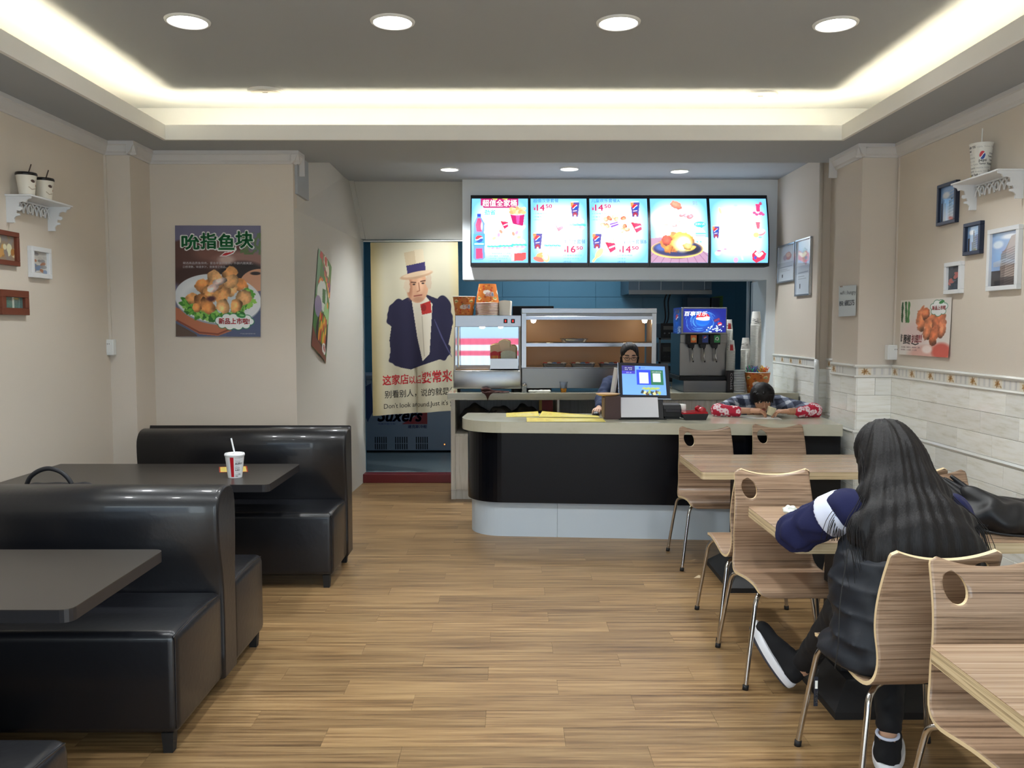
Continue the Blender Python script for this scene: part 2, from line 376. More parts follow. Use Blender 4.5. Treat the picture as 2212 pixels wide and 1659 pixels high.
tile_m = grain_mat('cream_tile', C(226, 224, 210), C(242, 241, 232), C(248, 248, 242), (3, 5, 40), rough=0.07, rand=0.07, bump=0.0, detail=4, lo=0.3, hi=0.55, bl=1.0)
grout = mat('grout', C(214, 208, 190), 0.7)
white_gl = mat('white_glaze', C(226, 226, 220), 0.12)
blue_tile = mat('blue_kitchen_tile', C(96, 144, 168), 0.25)
white_pl = mat('white_plastic', C(228, 230, 228), 0.35)
emit_warm = mat('led_warm', C(255, 220, 160), 0.5, emit=(1.0, 0.88, 0.62, 1), estr=LED_WARM)
emit_white = mat('lamp_lens', C(255, 255, 255), 0.5, emit=(1.0, 0.97, 0.93, 1), estr=DOWN)

ZS, ZC, ZK = 2.92, 3.24, 3.11          # lower soffit, upper ceiling, ceiling over the counter
XL, XR = -2.87, 2.79
# ------------------------------------------------------------------ floor
m = MB(); m.box(-2.95, 2.95, -1.6, 2.42, -0.06, 0.0); m.box(-2.95, 2.95, 2.42, 8.9, -0.06, -0.008, mi=1)
floor = struct('floor', m, [floor_m, sub_m])
pl = MB(); pl.box(0.0004, 0.9496, 0.0004, 0.1546, -0.008, 0.0)
def plank_piece(mesh_cache={}):
    return mesh_cache
first = None; row = 0; y = 2.42; cutm = {}
while y < 8.75:
    x = -2.95 - (row * 0.317) % 0.95
    while x < 2.9:
        x0, x1 = max(x, -2.95), min(x + 0.95, 2.9)
        if x1 - x0 > 0.04 and not (y < 4.6 and x1 < -1.3 and y + .155 < 4.3 and False):
            key = round(x1 - x0, 3)
            if key not in cutm:
                q = MB(); q.box(0.0005, key - 0.0005, 0.0005, 0.1545, -0.008, 0.0)
                o = q.build('plank', floor_m, floor, local=True); cutm[key] = o.data
            else:
                o = bpy.data.objects.new('plank', cutm[key]); link(o, floor)
            o.location = (x0, y, 0)
        x += 0.95
    y += 0.155; row += 1
# ------------------------------------------------------------------ walls
wl = MB(); wl.box(XL - 0.1, XL, -1.6, 6.6, 0, 3.3); struct('wall_left', wl, wallpaper)
wl = MB(); wl.box(XL, -2.69, 6.12, 6.46, 0, ZS); wl.box(XL - 0.1, -1.62, 6.45, 6.55, 0, ZS); struct('wall_left_return', wl, wallpaper)
wl = MB()
lv = [(-1.62, 6.45, 0), (-1.525, 8.93, 0), (-1.8, 8.93, 0), (-1.8, 6.5, 0), (-1.62, 6.45, 2.5), (-1.525, 8.93, 2.5), (-1.8, 8.93, 2.5), (-1.8, 6.5, 2.5), (-1.62, 6.45, 3.2), (-1.66, 8.93, 3.2), (-1.8, 8.93, 3.2), (-1.8, 6.5, 3.2)]
wl.add(lv, [(3, 2, 1, 0), (8, 9, 10, 11)] + [(k * 4 + i, k * 4 + (i + 1) % 4, k * 4 + 4 + (i + 1) % 4, k * 4 + 4 + i) for k in (0, 1) for i in range(4)]); wall_stair = struct('wall_stair', wl, wall_light)
wl = MB(); wl.box(XR, XR + 0.1, -1.6, 6.75, 0, 3.3); wl.box(2.53, XR + 0.05, 6.2, 6.68, 0, ZS); wall_right = struct('wall_right', wl, wallpaper)
wl = MB(); wl.box(2.80, 2.9, 6.68, 7.52, 0, 3.2); wl.box(2.715, 2.9, 7.52, 9.6, 0, 3.2); wall_rb = struct('wall_right_back', wl, wallpaper)
# shop front behind the camera: open doorway between two piers
wl = MB(); wl.box(-3.0, -2.65, -1.72, -1.6, 0, 3.3); wl.box(2.65, 2.95, -1.72, -1.6, 0, 3.3); wl.box(-2.65, 2.65, -1.72, -1.6, 2.75, 3.3); struct('wall_front', wl, wallpaper)
# ------------------------------------------------------------------ ceilings
wl = MB(); wl.box(XL - 0.1, XR + 0.1, -1.7, 6.6, ZC, ZC + 0.08); struct('ceiling', wl, paint)
LX0, LX1, LY1, LY0 = -2.40, 2.312, 6.03, -0.9
wl = MB()
wl.box(XL, LX0, -1.6, 6.45, ZS, ZS + 0.02); wl.box(LX1, XR, -1.6, 6.45, ZS, ZS + 0.02); wl.box(LX0, LX1, LY1, 6.45, ZS, ZS + 0.02); wl.box(LX0, LX1, -1.6, LY0, ZS, ZS + 0.02)
wl.box(XL, XR + 0.02, 6.45, 6.86, ZS, ZC); wl.box(XL - 0.1, -1.6, 6.5, 6.86, ZS - .3, ZC)
soffit = struct('ceiling_soffit', wl, paint)
lip = MB()
lip.box(LX0 - 0.02, LX0 + .003, LY0, LY1 + 0.02, ZS - 0.002, ZS + 0.1); lip.box(LX1 - .003, LX1 + 0.02, LY0, LY1 + 0.02, ZS - 0.002, ZS + 0.1)
lip.box(LX0, LX1, LY1 - .003, LY1 + 0.02, ZS - 0.002, ZS + 0.1); lip.box(LX0, LX1, LY0 - 0.02, LY0 + .003, ZS - 0.002, ZS + 0.1); struct('trim_1', lip, mat('lip_paint', C(240, 238, 232), 0.6, spec=0.3))
for n_, a in enumerate([((LX0 - 0.055, LY0), (LX0 - 0.055, LY1 + 0.05)), ((LX1 + 0.055, LY0), (LX1 + 0.055, LY1 + 0.05)), ((LX0 - .05, LY1 + 0.055), (LX1 + .05, LY1 + 0.055)), ((LX0, LY0 - 0.055), (LX1, LY0 - 0.055))]):
    (x0, y0), (x1, y1) = a; w = 0.012
    s = MB(); s.box(min(x0, x1) - (w if x0 == x1 else 0), max(x0, x1) + (w if x0 == x1 else 0), min(y0, y1) - (w if y0 == y1 else 0), max(y0, y1) + (w if y0 == y1 else 0), ZS + 0.021, ZS + 0.034)
    mesh_thing('light_strip', 'warm light strip lying hidden in the ' + ['left', 'right', 'far', 'near'][n_] + ' trough of the ceiling cove', 'light', s, emit_warm, loc=(x0, y0, ZS + 0.021))
wl = MB(); wl.box(-1.75, 2.9, 6.86, 9.1, ZK, ZK + 0.08); struct('ceiling_counter', wl, paint)
# crown moulding
def crown(mb, p0, p1, nrm, e0=0, e1=0, h=0.092, d=0.055):
    if abs(nrm[1]) > .5: d = 0.0562; e0 = max(0, e0 - .0006); e1 = max(0, e1 - .0006); h = .0914
    p0 = Vector(p0); p1 = Vector(p1); nrm = Vector(nrm); t = (p1 - p0).normalized(); L = (p1 - p0).length
    prof = [(0, 0), (0.012, 0), (0.016, 0.012), (0.028, 0.022), (0.045, 0.06), (d, 0.066), (d, h), (0, h)]
    mb.prism(prof, -e0, L + e1, lambda u, v, w: tuple(p0 + t * w + nrm * u + Vector((0, 0, v))))
zc = ZS - 0.09
m = MB(); crown(m, (XL, -1.6, zc), (XL, 6.12, zc), (1, 0, 0)); crown(m, (XL, 6.12, zc), (-2.69, 6.12, zc), (0, -1, 0), 0, 0.055); crown(m, (-2.69, 6.12, zc), (-2.69, 6.45, zc), (1, 0, 0), .055)
crown(m, (-2.69, 6.45, zc), (-1.62, 6.45, zc), (0, -1, 0), 0, 0.055); crown(m, (-1.62, 6.45, zc), (-1.615, 6.56, zc), (1, 0, 0), .05); m.box(-1.62, -1.56, 6.56, 6.572, ZS - 0.16, ZS); struct('trim_2', m, crown_m)
m = MB(); crown(m, (XR, -1.6, zc), (XR, 6.2, zc), (-1, 0, 0)); crown(m, (2.53, 6.2, zc), (XR, 6.2, zc), (0, -1, 0), 0.055); crown(m, (2.53, 6.2, zc), (2.53, 6.68, zc), (-1, 0, 0), 0.055)
m.box(2.47, 2.53, 6.68, 6.692, ZS - 0.15, ZS); struct('trim_3', m, crown_m)
# ------------------------------------------------------------------ menu wall, bulkhead, kitchen
YM = 8.75
m = MB(); m.box(-0.485, 2.716, YM, YM + 0.32, 2.10, ZK); m.box(2.62, 2.9, YM, YM + 0.55, 0, 2.10); wall_menu = struct('wall_menu', m, paint_white)
m = MB(); m.box(-1.74, -0.485, 8.87, 8.97, 2.52, 3.12); m.prism([(-1.72, 3.11), (-1.60, 3.11), (-1.49, 2.52), (-1.66, 2.52)], 8.83, 8.87, lambda u, v, w: (u, w, v)); struct('wall_bulkhead', m, mat('bulkhead', C(196, 194, 186), 0.8))
m = MB(); m.box(-2.6, 3.3, 11.0, 11.1, 0, 3.0); m.box(-2.6, -2.5, 8.97, 11.0, 0, 3.0); m.box(3.25, 3.35, 9.3, 11.0, 0, 3.0); m.box(2.9, 3.25, 9.2, 9.3, 0, 3.0); m.box(-2.6, -1.525, 8.93, 8.97, 0, 3.0); kit = struct('wall_kitchen', m, blue_tile)
q = MB(); q.box(0.002, 0.598, -0.008, 0, 0.002, 0.338, bev=0.002, seg=1); tm = None
for i in range(9):
    for j in range(7):
        if tm is None: o = q.build('tile', blue_tile, kit, local=True); tm = o.data
        else: o = bpy.data.objects.new('tile', tm); link(o, kit)
        o.location = (-2.5 + i * 0.6, 11.0, 0.3 + j * 0.34)
m = MB(); m.box(-2.6, 3.3, 8.9, 11.1, 2.95, 3.05); struct('ceiling_kitchen', m, paint)
m = MB(); m.box(-2.6, 3.3, 8.9, 11.1, -0.02, 0.09); struct('floor_kitchen', m, mat('kitchen_floor', C(108, 120, 124), 0.35, var=0.1))
m = MB(); m.box(-1.53, -0.55, 8.77, 8.9, 0, 0.092, bev=0.006); struct('trim_4', m, mat('red_threshold', C(112, 40, 44), 0.3))
# ------------------------------------------------------------------ cream tile wainscot on the right
RH, TL = 0.128, 0.385
tiles = {}
def tile(L, H, parent, org, ax):
    """tile L wide, H high, axis 'y' faces -x, axis 'x' faces -y"""
    key = (round(L, 3), round(H, 3), ax)
    if key not in tiles:
        q = MB()
        if ax == 'y': q.box(-0.009, 0, 0.0012, key[0] - 0.0012, 0.0012, key[1] - 0.0012, bev=0.0012, seg=1)
        else: q.box(0.0012, key[0] - 0.0012, -0.009, 0, 0.0012, key[1] - 0.0012, bev=0.0012, seg=1)
        o = q.build('tile', tile_m, parent, local=True); tiles[key] = o.data
    else: o = bpy.data.objects.new('tile', tiles[key]); link(o, parent)
    o.location = org
rows = [1.25 - RH * (i + 1) for i in range(3)] + [0.838 - RH * (i + 1) for i in range(6)]
def tiled(parent, ax, a0, a1, c, zs, off0=0.0):
    for r, z in enumerate(zs):
        p = a1 - (off0 + (r % 3) * 0.13)
        edges = [a1]
        while p > a0: 
            if p < a1 - .01: edges.append(p)
            p -= TL
        edges.append(a0)
        for e1, e0 in zip(edges[:-1], edges[1:]):
            if e1 - e0 > 0.015: tile(e1 - e0, RH, parent, (c, e0, z) if ax == 'y' else (e0, c, z), ax)
tiled(wall_right, 'y', 2.6, 6.2, XR, rows, 0.29)
tiled(wall_right, 'x', 2.53, XR - .009, 6.2, rows, 0.12)
tiled(wall_right, 'y', 6.2 - .009, 6.68, 2.53, rows, 0.2)
tiled(wall_rb, 'y', 7.52, 9.3, 2.715, rows, 0.1)
tiled(wall_rb, 'y', 6.70, 7.5, 2.80, rows, 0.2)
tiled(wall_rb, 'x', 2.715 - .009, 2.80, 7.52, rows, 0.2)
# printed border tiles: a brown flower square then grey and cream strips
art = Art(0.26, 0.058, 90, (226, 224, 216))
for k in range(5): art.rect(0.115 + k * 0.028, 0.004, 0.115 + k * 0.028 + 0.017, 0.054, [(206, 205, 202), (228, 226, 220), (212, 211, 208), (232, 230, 224), (204, 203, 200)][k])
art.rect(0.008, 0.003, 0.10, 0.055, (228, 220, 202))
for k in range(7): art.ell(0.054 + 0.014 * math.cos(k * 0.9), 0.03 + 0.012 * math.sin(k * 0.9), 0.013, 0.006, [(176, 138, 92), (196, 164, 122), (158, 124, 84)][k % 3], ang=k * 51, soft=.5)
art.ell(0.054, 0.03, 0.007, 0.006, (140, 100, 60), soft=.6); art.ell(0.086, 0.044, 0.012, 0.006, (182, 156, 118), ang=30, soft=.6)
bt = {}
def border(parent, ax, a0, a1, c, bt=bt):
    m = MB()
    fr = (lambda u, v, w: (c - u, w, v)) if ax == 'y' else (lambda u, v, w: (w, c - u, v))
    e = 0.014
    m.prism([(0, 1.325), (0.016, 1.325), (0.02, 1.335), (0.014, 1.345), (0, 1.345)], a0 - (e if ax == 'x' else 0), a1, fr); m.prism([(0, 1.248), (0.012, 1.248), (0.018, 1.257), (0.012, 1.266), (0, 1.266)], a0 - (e if ax == 'x' else 0), a1, fr)
    m.prism([(0, 0.838), (0.010, 0.838), (0.017, 0.852), (0.010, 0.866), (0, 0.866)], a0 - (e if ax == 'x' else 0), a1, fr)
    if ax == 'y': m.box(c - 0.008, c, a0, a1, 1.266, 1.325)
    else: m.box(a0, a1, c - 0.008, c, 1.266, 1.325)
    m.build('rail', white_gl, parent)
    p = a1
    while p - 0.26 > a0 - 0.001:
        k = (ax,)
        if k not in bt:
            f = (lambda x, y: (-0.0088 + 0 * x, 0.26 * (1 - x), 0.0005 + 0.058 * y)) if ax == 'y' else (lambda x, y: (0.26 * x, -0.0088 + 0 * x, 0.0005 + 0.058 * y))
            o = art.sheet('border_tile', f, print_mat('glazed_print', 0.15), None); o.parent = parent; bt[k] = o.data
        else: o = bpy.data.objects.new('border_tile', bt[k]); link(o, parent)
        o.location = (c, p - 0.26, 1.266) if ax == 'y' else (p - 0.26, c, 1.266)
        p -= 0.26
border(wall_right, 'y', 2.6, 6.2, XR); border(wall_right, 'x', 2.52, XR, 6.2); border(wall_right, 'y', 6.19, 6.68, 2.53)
border(wall_rb, 'y', 7.52, 9.3, 2.715); border(wall_rb, 'y', 6.7, 7.5, 2.80)
# ------------------------------------------------------------------ ceiling lamps and covers
def lamp(u, v, z, r, lab, y=None, x=None):
    p = atZ(u, v, z) if y is None else (x, y, z)
    t = thing('ceiling_lamp', lab, 'lamp', (p[0], p[1], z), group='round ceiling lamps')
    a = MB(); a.lathe([(r * .92, -0.002), (r * .94, -0.010), (r, -0.012), (r * 1.08, -0.006), (r * 1.1, 0.0)], n=40); a.build('rim', white_pl, t, local=True)
    a = MB(); a.lathe([(0.0, -0.009), (r * .6, -0.008), (r * .94, -0.003)], n=40); a.build('lens', emit_white, t, local=True)
    l = bpy.data.lights.new('lamp_beam', 'SPOT'); l.energy = SPOT_K if z < 3.2 else SPOT; l.color = (0.95, 0.985, 1.0); l.spot_size = math.radians(118); l.spot_blend = 0.6; l.shadow_soft_size = r * .8
    lo = bpy.data.objects.new('lamp_beam', l); link(lo, t); lo.location = (0, 0, -0.02)
for (u, v), nm in zip([(405, 45), (848, 46), (1336, 48), (1805, 51)], ['large round lamp in the upper ceiling, first from the left wall', 'large round lamp in the upper ceiling, second from the left wall', 'large round lamp in the upper ceiling, second from the right wall', 'large round lamp in the upper ceiling, first from the right wall']): lamp(u, v, ZC, 0.108, nm)
for (u, v), nm in zip([(971, 365), (1230, 364), (1468, 369)], ['small round lamp over the counter, nearest the hanging banner', 'small round lamp over the counter, middle of the row', 'small round lamp over the counter, nearest the right wall']): lamp(u, v, ZK, 0.086, nm)
for x in (-1.7, -0.6, 0.6, 1.75): lamp(0, 0, ZC, 0.108, 'large round lamp of the added row out of view, ' + {-1.7: 'nearest the left wall', -0.6: 'second from the left wall', 0.6: 'second from the right wall', 1.75: 'nearest the right wall'}[x], y=2.7, x=x)  # extra lamp row added above the view to brighten the side walls
for (u, v), nm in zip([(575, 197), (1640, 205)], ['round white ceiling cover with a small slot, left of the lamps', 'round white ceiling cover with a small slot, right of the lamps']):
    p = atZ(u, v, ZC); t = thing('ceiling_cover', nm, 'cover', (p[0], p[1], ZC), group='round covers in the upper ceiling')
    a = MB(); a.lathe([(0.0, -0.016), (0.1, -0.015), (0.104, -0.004)], n=40, close=False); a.build('disc', mat('cover_grey', C(200, 196, 190), 0.5), t, local=True)
    a = MB(); a.lathe([(0.104, -0.003), (0.106, -0.017), (0.122, -0.013), (0.126, 0.0)], n=40); a.build('ring', white_pl, t, local=True)
    a = MB(); a.box(-0.018, 0.018, -0.03, -0.024, -0.0175, -0.0155); a.build('slot', rubber, t, local=True)
# ------------------------------------------------------------------ black leather benches
def bench(name, label, x0, x1, yf, yb, yb2, yr, zt, group, one=False):
    """front seat yf..yb, backrest yb..yb2, rear seat yb2..yr (None: single bench)"""
    t = thing(name, label, 'bench', ((x0 + x1) / 2, ((yb if yf is None else yf) + (yr or yb2)) / 2, 0), group=group)
    def seat(a, b, z=0.47):
        m = MB(); m.box(x0, x1 - 0.006, a, b, 0.075, z, bev=0.035, seg=4)
        # slight crown of the padding
        m.v = [(p[0], p[1], p[2] + (0.014 * max(0, math.sin(math.pi * (p[1] - a) / (b - a))) * (1 if p[2] > z - 0.02 else 0))) for p in m.v]
        m.build('seat', leather, t)
        m = MB()
        P = [(x1 - 0.008, a + 0.02, z - 0.002), (x1 - 0.006, (a + b) / 2, z + 0.006), (x1 - 0.008, b - 0.02, z - 0.002)]
        m.tube(spline([(x1 - 0.016, a + 0.012, 0.10), (x1 - 0.014, a + 0.012, z - 0.05), (x1 - 0.016, a + 0.02, z - 0.012), (x1 - 0.012, (a + b) / 2, z + 0.003), (x1 - 0.016, b - 0.02, z - 0.012)], 6), 0.004, n=6); m.build('piping', leather, t)
    if yf is not None: seat(yf, yb + 0.01)
    if yr is not None: seat(yb2 - 0.01, yr)
    m = MB(); w = yb2 - yb
    prof = [(yb + .01, 0.075), (yb + .01, 0.47), (yb - 0.035, 0.68), (yb - 0.045, zt - 0.10), (yb - 0.025, zt - 0.04), (yb + 0.02, zt - 0.008), (yb + w * .5, zt), (yb2 - 0.02, zt - 0.02), (yb2 + .012, zt - 0.09), (yb2 + .012, zt - 0.25), (yb2 - 0.005, 0.47), (yb2 - 0.005, 0.075)]
    if one: prof = prof[:8] + [(yb2, zt - 0.06), (yb2, 0.075)]
    b = bmesh.new(); prof2 = [(p.x, p.y) for p in spline([(a, c, 0) for a, c in prof], 3)]
    q = MB(); q.prism(prof2, x0, x1 - 0.02, lambda u, v, wv: (wv, u, v), smooth_side=True); q.prism([((u - yb - w / 2) * 0.86 + yb + w / 2, (v - .5) * .975 + .5) for u, v in prof2], x1 - 0.02, x1, lambda u, v, wv: (wv, u, v), smooth_side=True)
    # rounded lip between the two rings
    n = len(prof2); A = [(x1 - 0.02, u, v) for u, v in prof2]; Bv = []
    for k in range(1, 5):
        a_ = k / 4 * math.pi / 2; s_ = 1 - (1 - math.cos(a_)) * 0.12
        Bv.append([(x1 - 0.02 + 0.02 * math.sin(a_), (u - yb - w / 2) * s_ + yb + w / 2, (v - .5) * (1 - (1 - math.cos(a_)) * .022) + .5) for u, v in prof2])
    q = MB(); q.prism(prof2, x0, x1 - 0.02, lambda u, v, wv: (wv, u, v), smooth_side=True); R = [A] + Bv; V = [p for r_ in R for p in r_]
    q.add(V, [(r_ * n + i, r_ * n + (i + 1) % n, (r_ + 1) * n + (i + 1) % n, (r_ + 1) * n + i) for r_ in range(4) for i in range(n)], 0, True)
    bm_ = bmesh.new(); f = bm_.faces.new([bm_.verts.new(p) for p in Bv[-1]]); f.normal_update(); bmesh.ops.triangulate(bm_, faces=[f]); q.bm(bm_)
    q.build('backrest', leather, t)
    for fx in (x0 + 0.03, x1 - 0.075):
        for fy in (((yf if yf is not None else yb) + 0.012), (yr if yr else yb2) - 0.057):
            m = MB(); m.prism([(-.022, -.022), (.022, -.022), (.022, .022), (-.022, .022)], 0, 0.08, lambda u, v, wv, fx=fx, fy=fy: (fx + .022 + u * (0.8 + wv * 3), fy + .022 + v * (0.8 + wv * 3), wv)); m.build('foot', rubber, t)
    return t
G = 'black leather benches by the left wall'
bench('leather_bench', 'black leather bench under the fried fish poster, against the pale wall', -2.47, -1.09, 5.19, 5.64, 5.82, None, 0.935, G, one=True)
bench('leather_bench', 'black leather double bench with a shared backrest between the two dark tables', -2.72, -1.25, 3.13, 3.64, 3.82, 4.27, 0.925, G)
bench('leather_bench', 'black leather bench corner cut off at the lower left edge of the photo', -2.72, -1.23, None, 1.70, 1.86, 2.33, 0.925, G)

# ------------------------------------------------------------------ dark tables
def dark_table(label, x0, x1, y0, y1, zt=0.75, th=0.042):
    t = thing('dining_table', label, 'table', ((x0 + x1) / 2, (y0 + y1) / 2, 0), group='dark brown tables between the benches')
    c = 0.035; poly = [(x0, y0), (x1 - c, y0)] + [(x1 - c + c * math.sin(a), y0 + c - c * math.cos(a)) for a in (math.pi / 8, math.pi / 4, 3 * math.pi / 8)] + [(x1, y0 + c), (x1, y1 - c)] + [(x1 - c + c * math.cos(a), y1 - c + c * math.sin(a)) for a in (math.pi / 8, math.pi / 4, 3 * math.pi / 8)] + [(x1 - c, y1), (x0, y1)]
    m = MB(); m.prism(poly, zt - 0.003, zt); m.build('tabletop', dark_top, t)
    m = MB(); m.prism([(u, v) for u, v in poly], zt - th, zt - 0.003); m.build('edge_band', dark_edge, t)
    for lx in (x0 + 0.25, x1 - 0.72):
        m = MB(); m.cyl((lx, (y0 + y1) / 2, 0.02), (lx, (y0 + y1) / 2, zt - th), 0.03, n=16); m.box(lx - .14, lx + .14, y0 + .2, y1 - .2, zt - th - .012, zt - th); m.build('column', black_mt, t)
        m = MB(); m.box(lx - 0.16, lx + 0.16, y0 + 0.12, y1 - 0.12, 0, 0.022, bev=0.006); m.build('base', black_mt, t)
    return t
dark_table('dark brown table with a paper cup on it, nearer the fish poster', -2.86, -1.335, 4.66, 5.38)
dark_table('dark brown table at the lower left, in front of the double bench', -2.86, -1.355, 2.575, 3.29)

# ------------------------------------------------------------------ wood tables by the tiled wall
def wood_table(label, x0, x1, y0, y1, zt=0.75, th=0.045):
    t = thing('dining_table', label, 'table', ((x0 + x1) / 2, (y0 + y1) / 2, 0), group='striped wood tables by the tiled wall')
    c = 0.02; poly = [(x0, y0 + c), (x0 + c * .3, y0 + c * .3), (x0 + c, y0), (x1 - c, y0), (x1, y0 + c), (x1, y1 - c), (x1 - c, y1), (x0 + c, y1), (x0 + c * .3, y1 - c * .3), (x0, y1 - c)]
    m = MB(); m.prism(poly, zt - 0.002, zt); m.build('tabletop', zebra_top, t)
    m = MB(); m.prism(poly, zt - th, zt - 0.002, smooth_side=False); m.build('edge_band', ply_edge, t, label='pale layered plywood edge')
    cy = (y0 + y1) / 2
    m = MB(); m.box(x0 + 0.29, x0 + 0.93, cy - 0.11, cy + 0.11, 0.11, zt - th, bev=0.004); m.build('pedestal', black_mt, t)
    m = MB()
    a = [(x0 + .19, cy - .32), (x0 + 1.03, cy - .32), (x0 + 1.03, cy + .32), (x0 + .19, cy + .32)]; b = [(x0 + .28, cy - .2), (x0 + .94, cy - .2), (x0 + .94, cy + .2), (x0 + .28, cy + .2)]
    V = [(*p, 0.0) for p in a] + [(*p, 0.03) for p in a] + [(*p, 0.12) for p in b]
    m.add(V, [(3, 2, 1, 0)] + [(k * 4 + i, k * 4 + (i + 1) % 4, k * 4 + 4 + (i + 1) % 4, k * 4 + 4 + i) for k in (0, 1) for i in range(4)] + [(8, 9, 10, 11)]); m.build('base', black_mt, t)
    return t
wood_table('striped wood table in front of the counter, empty top', 1.152, 2.545, 5.06, 5.765)
wood_table('striped wood table where the long-haired person sits', 1.152, 2.60, 3.385, 4.085)
wood_table('striped wood table cut off at the lower right corner of the photo', 1.148, 2.60, 1.585, 2.285)

# ------------------------------------------------------------------ bent plywood chairs with chrome legs
def chair_proto():
    prof = [(-.262, .418), (-.258, .437), (-.235, .450), (-.17, .456), (-.08, .452), (.0, .443), (.07, .433), (.13, .428), (.175, .434), (.205, .458), (.218, .50), (.216, .56), (.205, .62), (.203, .68), (.213, .745), (.232, .81), (.255, .87), (.268, .905)]
    P = spline([(0, a, b) for a, b in prof], 5); n = len(P); L = [0.0]
    for i in range(1, n): L.append(L[-1] + (P[i] - P[i - 1]).length)
    S = L[-1]; nt = 22; ns = 60
    def at(s):
        s = min(max(s, 0), S)
        for i in range(1, n):
            if L[i] >= s: k = (s - L[i - 1]) / max(1e-9, L[i] - L[i - 1]); return P[i - 1].lerp(P[i], k), (P[i] - P[i - 1]).normalized()
        return P[-1], (P[-1] - P[-2]).normalized()
    def wid(s):
        f = s / S; w = 0.212 - 0.004 * math.cos(6.28 * f)
        if f > 0.42: w = 0.214 - 0.03 * ((f - 0.42) / 0.58)
        w -= 0.012 * math.exp(-((f - 0.58) / 0.09) ** 2)
        for e, r in ((s, 0.045), (S - s, 0.022)):
            if e < r: w -= r - math.sqrt(max(0, r * r - (r - e) ** 2))
        return w
    th = 0.0065; V = []
    for side in (1, -1):
        for j in range(nt + 1):
            u = -1 + 2 * j / nt; u = math.sin(u * math.pi / 2) * .5 + u * .5
            top = S - 0.032 * (1 - abs(u) ** 2.2)
            for i in range(ns + 1):
                q = i / ns; q = q if 0 < q < 1 else q
                s = 0.5 * (1 - math.cos(math.pi * q)) * .35 + q * .65; s = s * top
                # keep the rounding at the top corner
                sw = s + (S - top) * (s / top) ** 8
                p, d = at(s); nrm = Vector((0, -d.z, d.y)); wv = wid(sw)
                bend = 0.012 * (1 - u * u) * max(0, (s / S - 0.55))
                V.append(p + Vector((u * wv, bend, 0)) + nrm * (th * side) )
    m = MB(); N = ns + 1; M = (nt + 1) * N
    F = [(j * N + i, (j + 1) * N + i, (j + 1) * N + i + 1, j * N + i + 1) for j in range(nt) for i in range(ns)]
    m.add(V[:M], F, 0, True); m.add(V[M:], [tuple(reversed(f)) for f in F], 0, True)
    rim = [j * N for j in range(nt + 1)] + [nt * N + i for i in range(1, N)] + [j * N + ns for j in range(nt - 1, -1, -1)] + [i for i in range(ns - 1, 0, -1)]
    R = len(rim); m.add([V[i] for i in rim] + [V[i + M] for i in rim], [(i, (i + 1) % R, R + (i + 1) % R, R + i) for i in range(R)], 1, False)
    o = m.build('seat_shell', [zebra, ply_pale])
    c = MB(); cx, cz = -0.118, 0.815; K = 28
    el = []
    for i in range(K):
        a = 2 * math.pi * i / K; x = 0.036 * math.cos(a); z = 0.050 * math.sin(a); r = math.radians(20); el.append((cx + x * math.cos(r) - z * math.sin(r), cz + x * math.sin(r) + z * math.cos(r)))
    c.prism(el, 0.1, 0.35, lambda u, v, w: (u, w, v), mi=1, mi_side=1); co = c.build('cut', [zebra, ply_pale])
    md = o.modifiers.new('b', 'BOOLEAN'); md.operation = 'DIFFERENCE'; md.object = co; md.solver = 'EXACT'
    dg = bpy.context.evaluated_depsgraph_get(); me = bpy.data.meshes.new_from_object(o.evaluated_get(dg)); me.name = 'seat_shell'
    bpy.data.objects.remove(o); bpy.data.objects.remove(co)
    return me
shell_me = chair_proto()
def make_chair(label, group):
    t = thing('dining_chair', label, 'chair', group=group)
    o = bpy.data.objects.new('seat_shell', shell_me); link(o, t)
    for sx in (-1, 1):
        for sy, y0, yf in ((-1, -.135, -.262), (1, .10, .245)):
            pts = spline([(sx * .10, y0, .410 if sy > 0 else .432), (sx * .15, y0 + (yf - y0) * .25, .410 if sy > 0 else .432), (sx * .185, y0 + (yf - y0) * .5, .404 if sy > 0 else .418), (sx * .205, y0 + (yf - y0) * .64, .385), (sx * .215, y0 + (yf - y0) * .72, .33), (sx * .24, y0 + (yf - y0) * .88, .15), (sx * .258, yf, .008)], 5)
            m = MB(); m.tube(pts, 0.0105, n=12); leg = m.build('leg', chrome, t, local=True)
            m = MB(); m.cyl((sx * .256, yf - .001 * sy, .022), (sx * .2585, yf, .0), 0.0135, n=12); m.build('foot_cap', rubber, leg, local=True)
    m = MB(); m.box(-.11, .11, -.145, .11, .405, .411); m.build('mounting_plate', steel_dk, t, local=True)
    return t
CH = make_chair('x', 'bent plywood chairs with oval handle hole')
chairs = [
 # x, y centre, rotation (0 faces the camera), label
 (1.31, 3.97, 0.0, 'bent wood chair facing the shop front, alone left of the seated long-haired person'),
 (1.40, 5.83, 0.0, 'bent wood chair by the counter, left one behind the empty table'),
 (1.97, 5.98, 0.0, 'bent wood chair by the counter, right one behind the empty table'),
 (1.33, 4.53, math.pi, 'bent wood chair back to back with the lone one, only seat edge and legs showing'),
 (1.385, 2.95, math.pi + .05, 'bent wood chair on which the long-haired person sits'),
 (1.49, 2.345, 0.0, 'bent wood chair at the lower right, nearest the camera, seat partly under the table corner'),
 (2.09, 3.97, -0.03, 'bent wood chair by the tiled wall, just behind the black bag'),
 (2.03, 4.545, math.pi + .04, 'bent wood chair by the tiled wall, back edge peeping above the one with the bag'),
]
for i, (x, y, rz, lab) in enumerate(chairs):
    c = CH if i == 0 else copy_tree(CH)
    c.location = (x, y, 0); c.rotation_euler = (0, 0, rz); c['label'] = lab

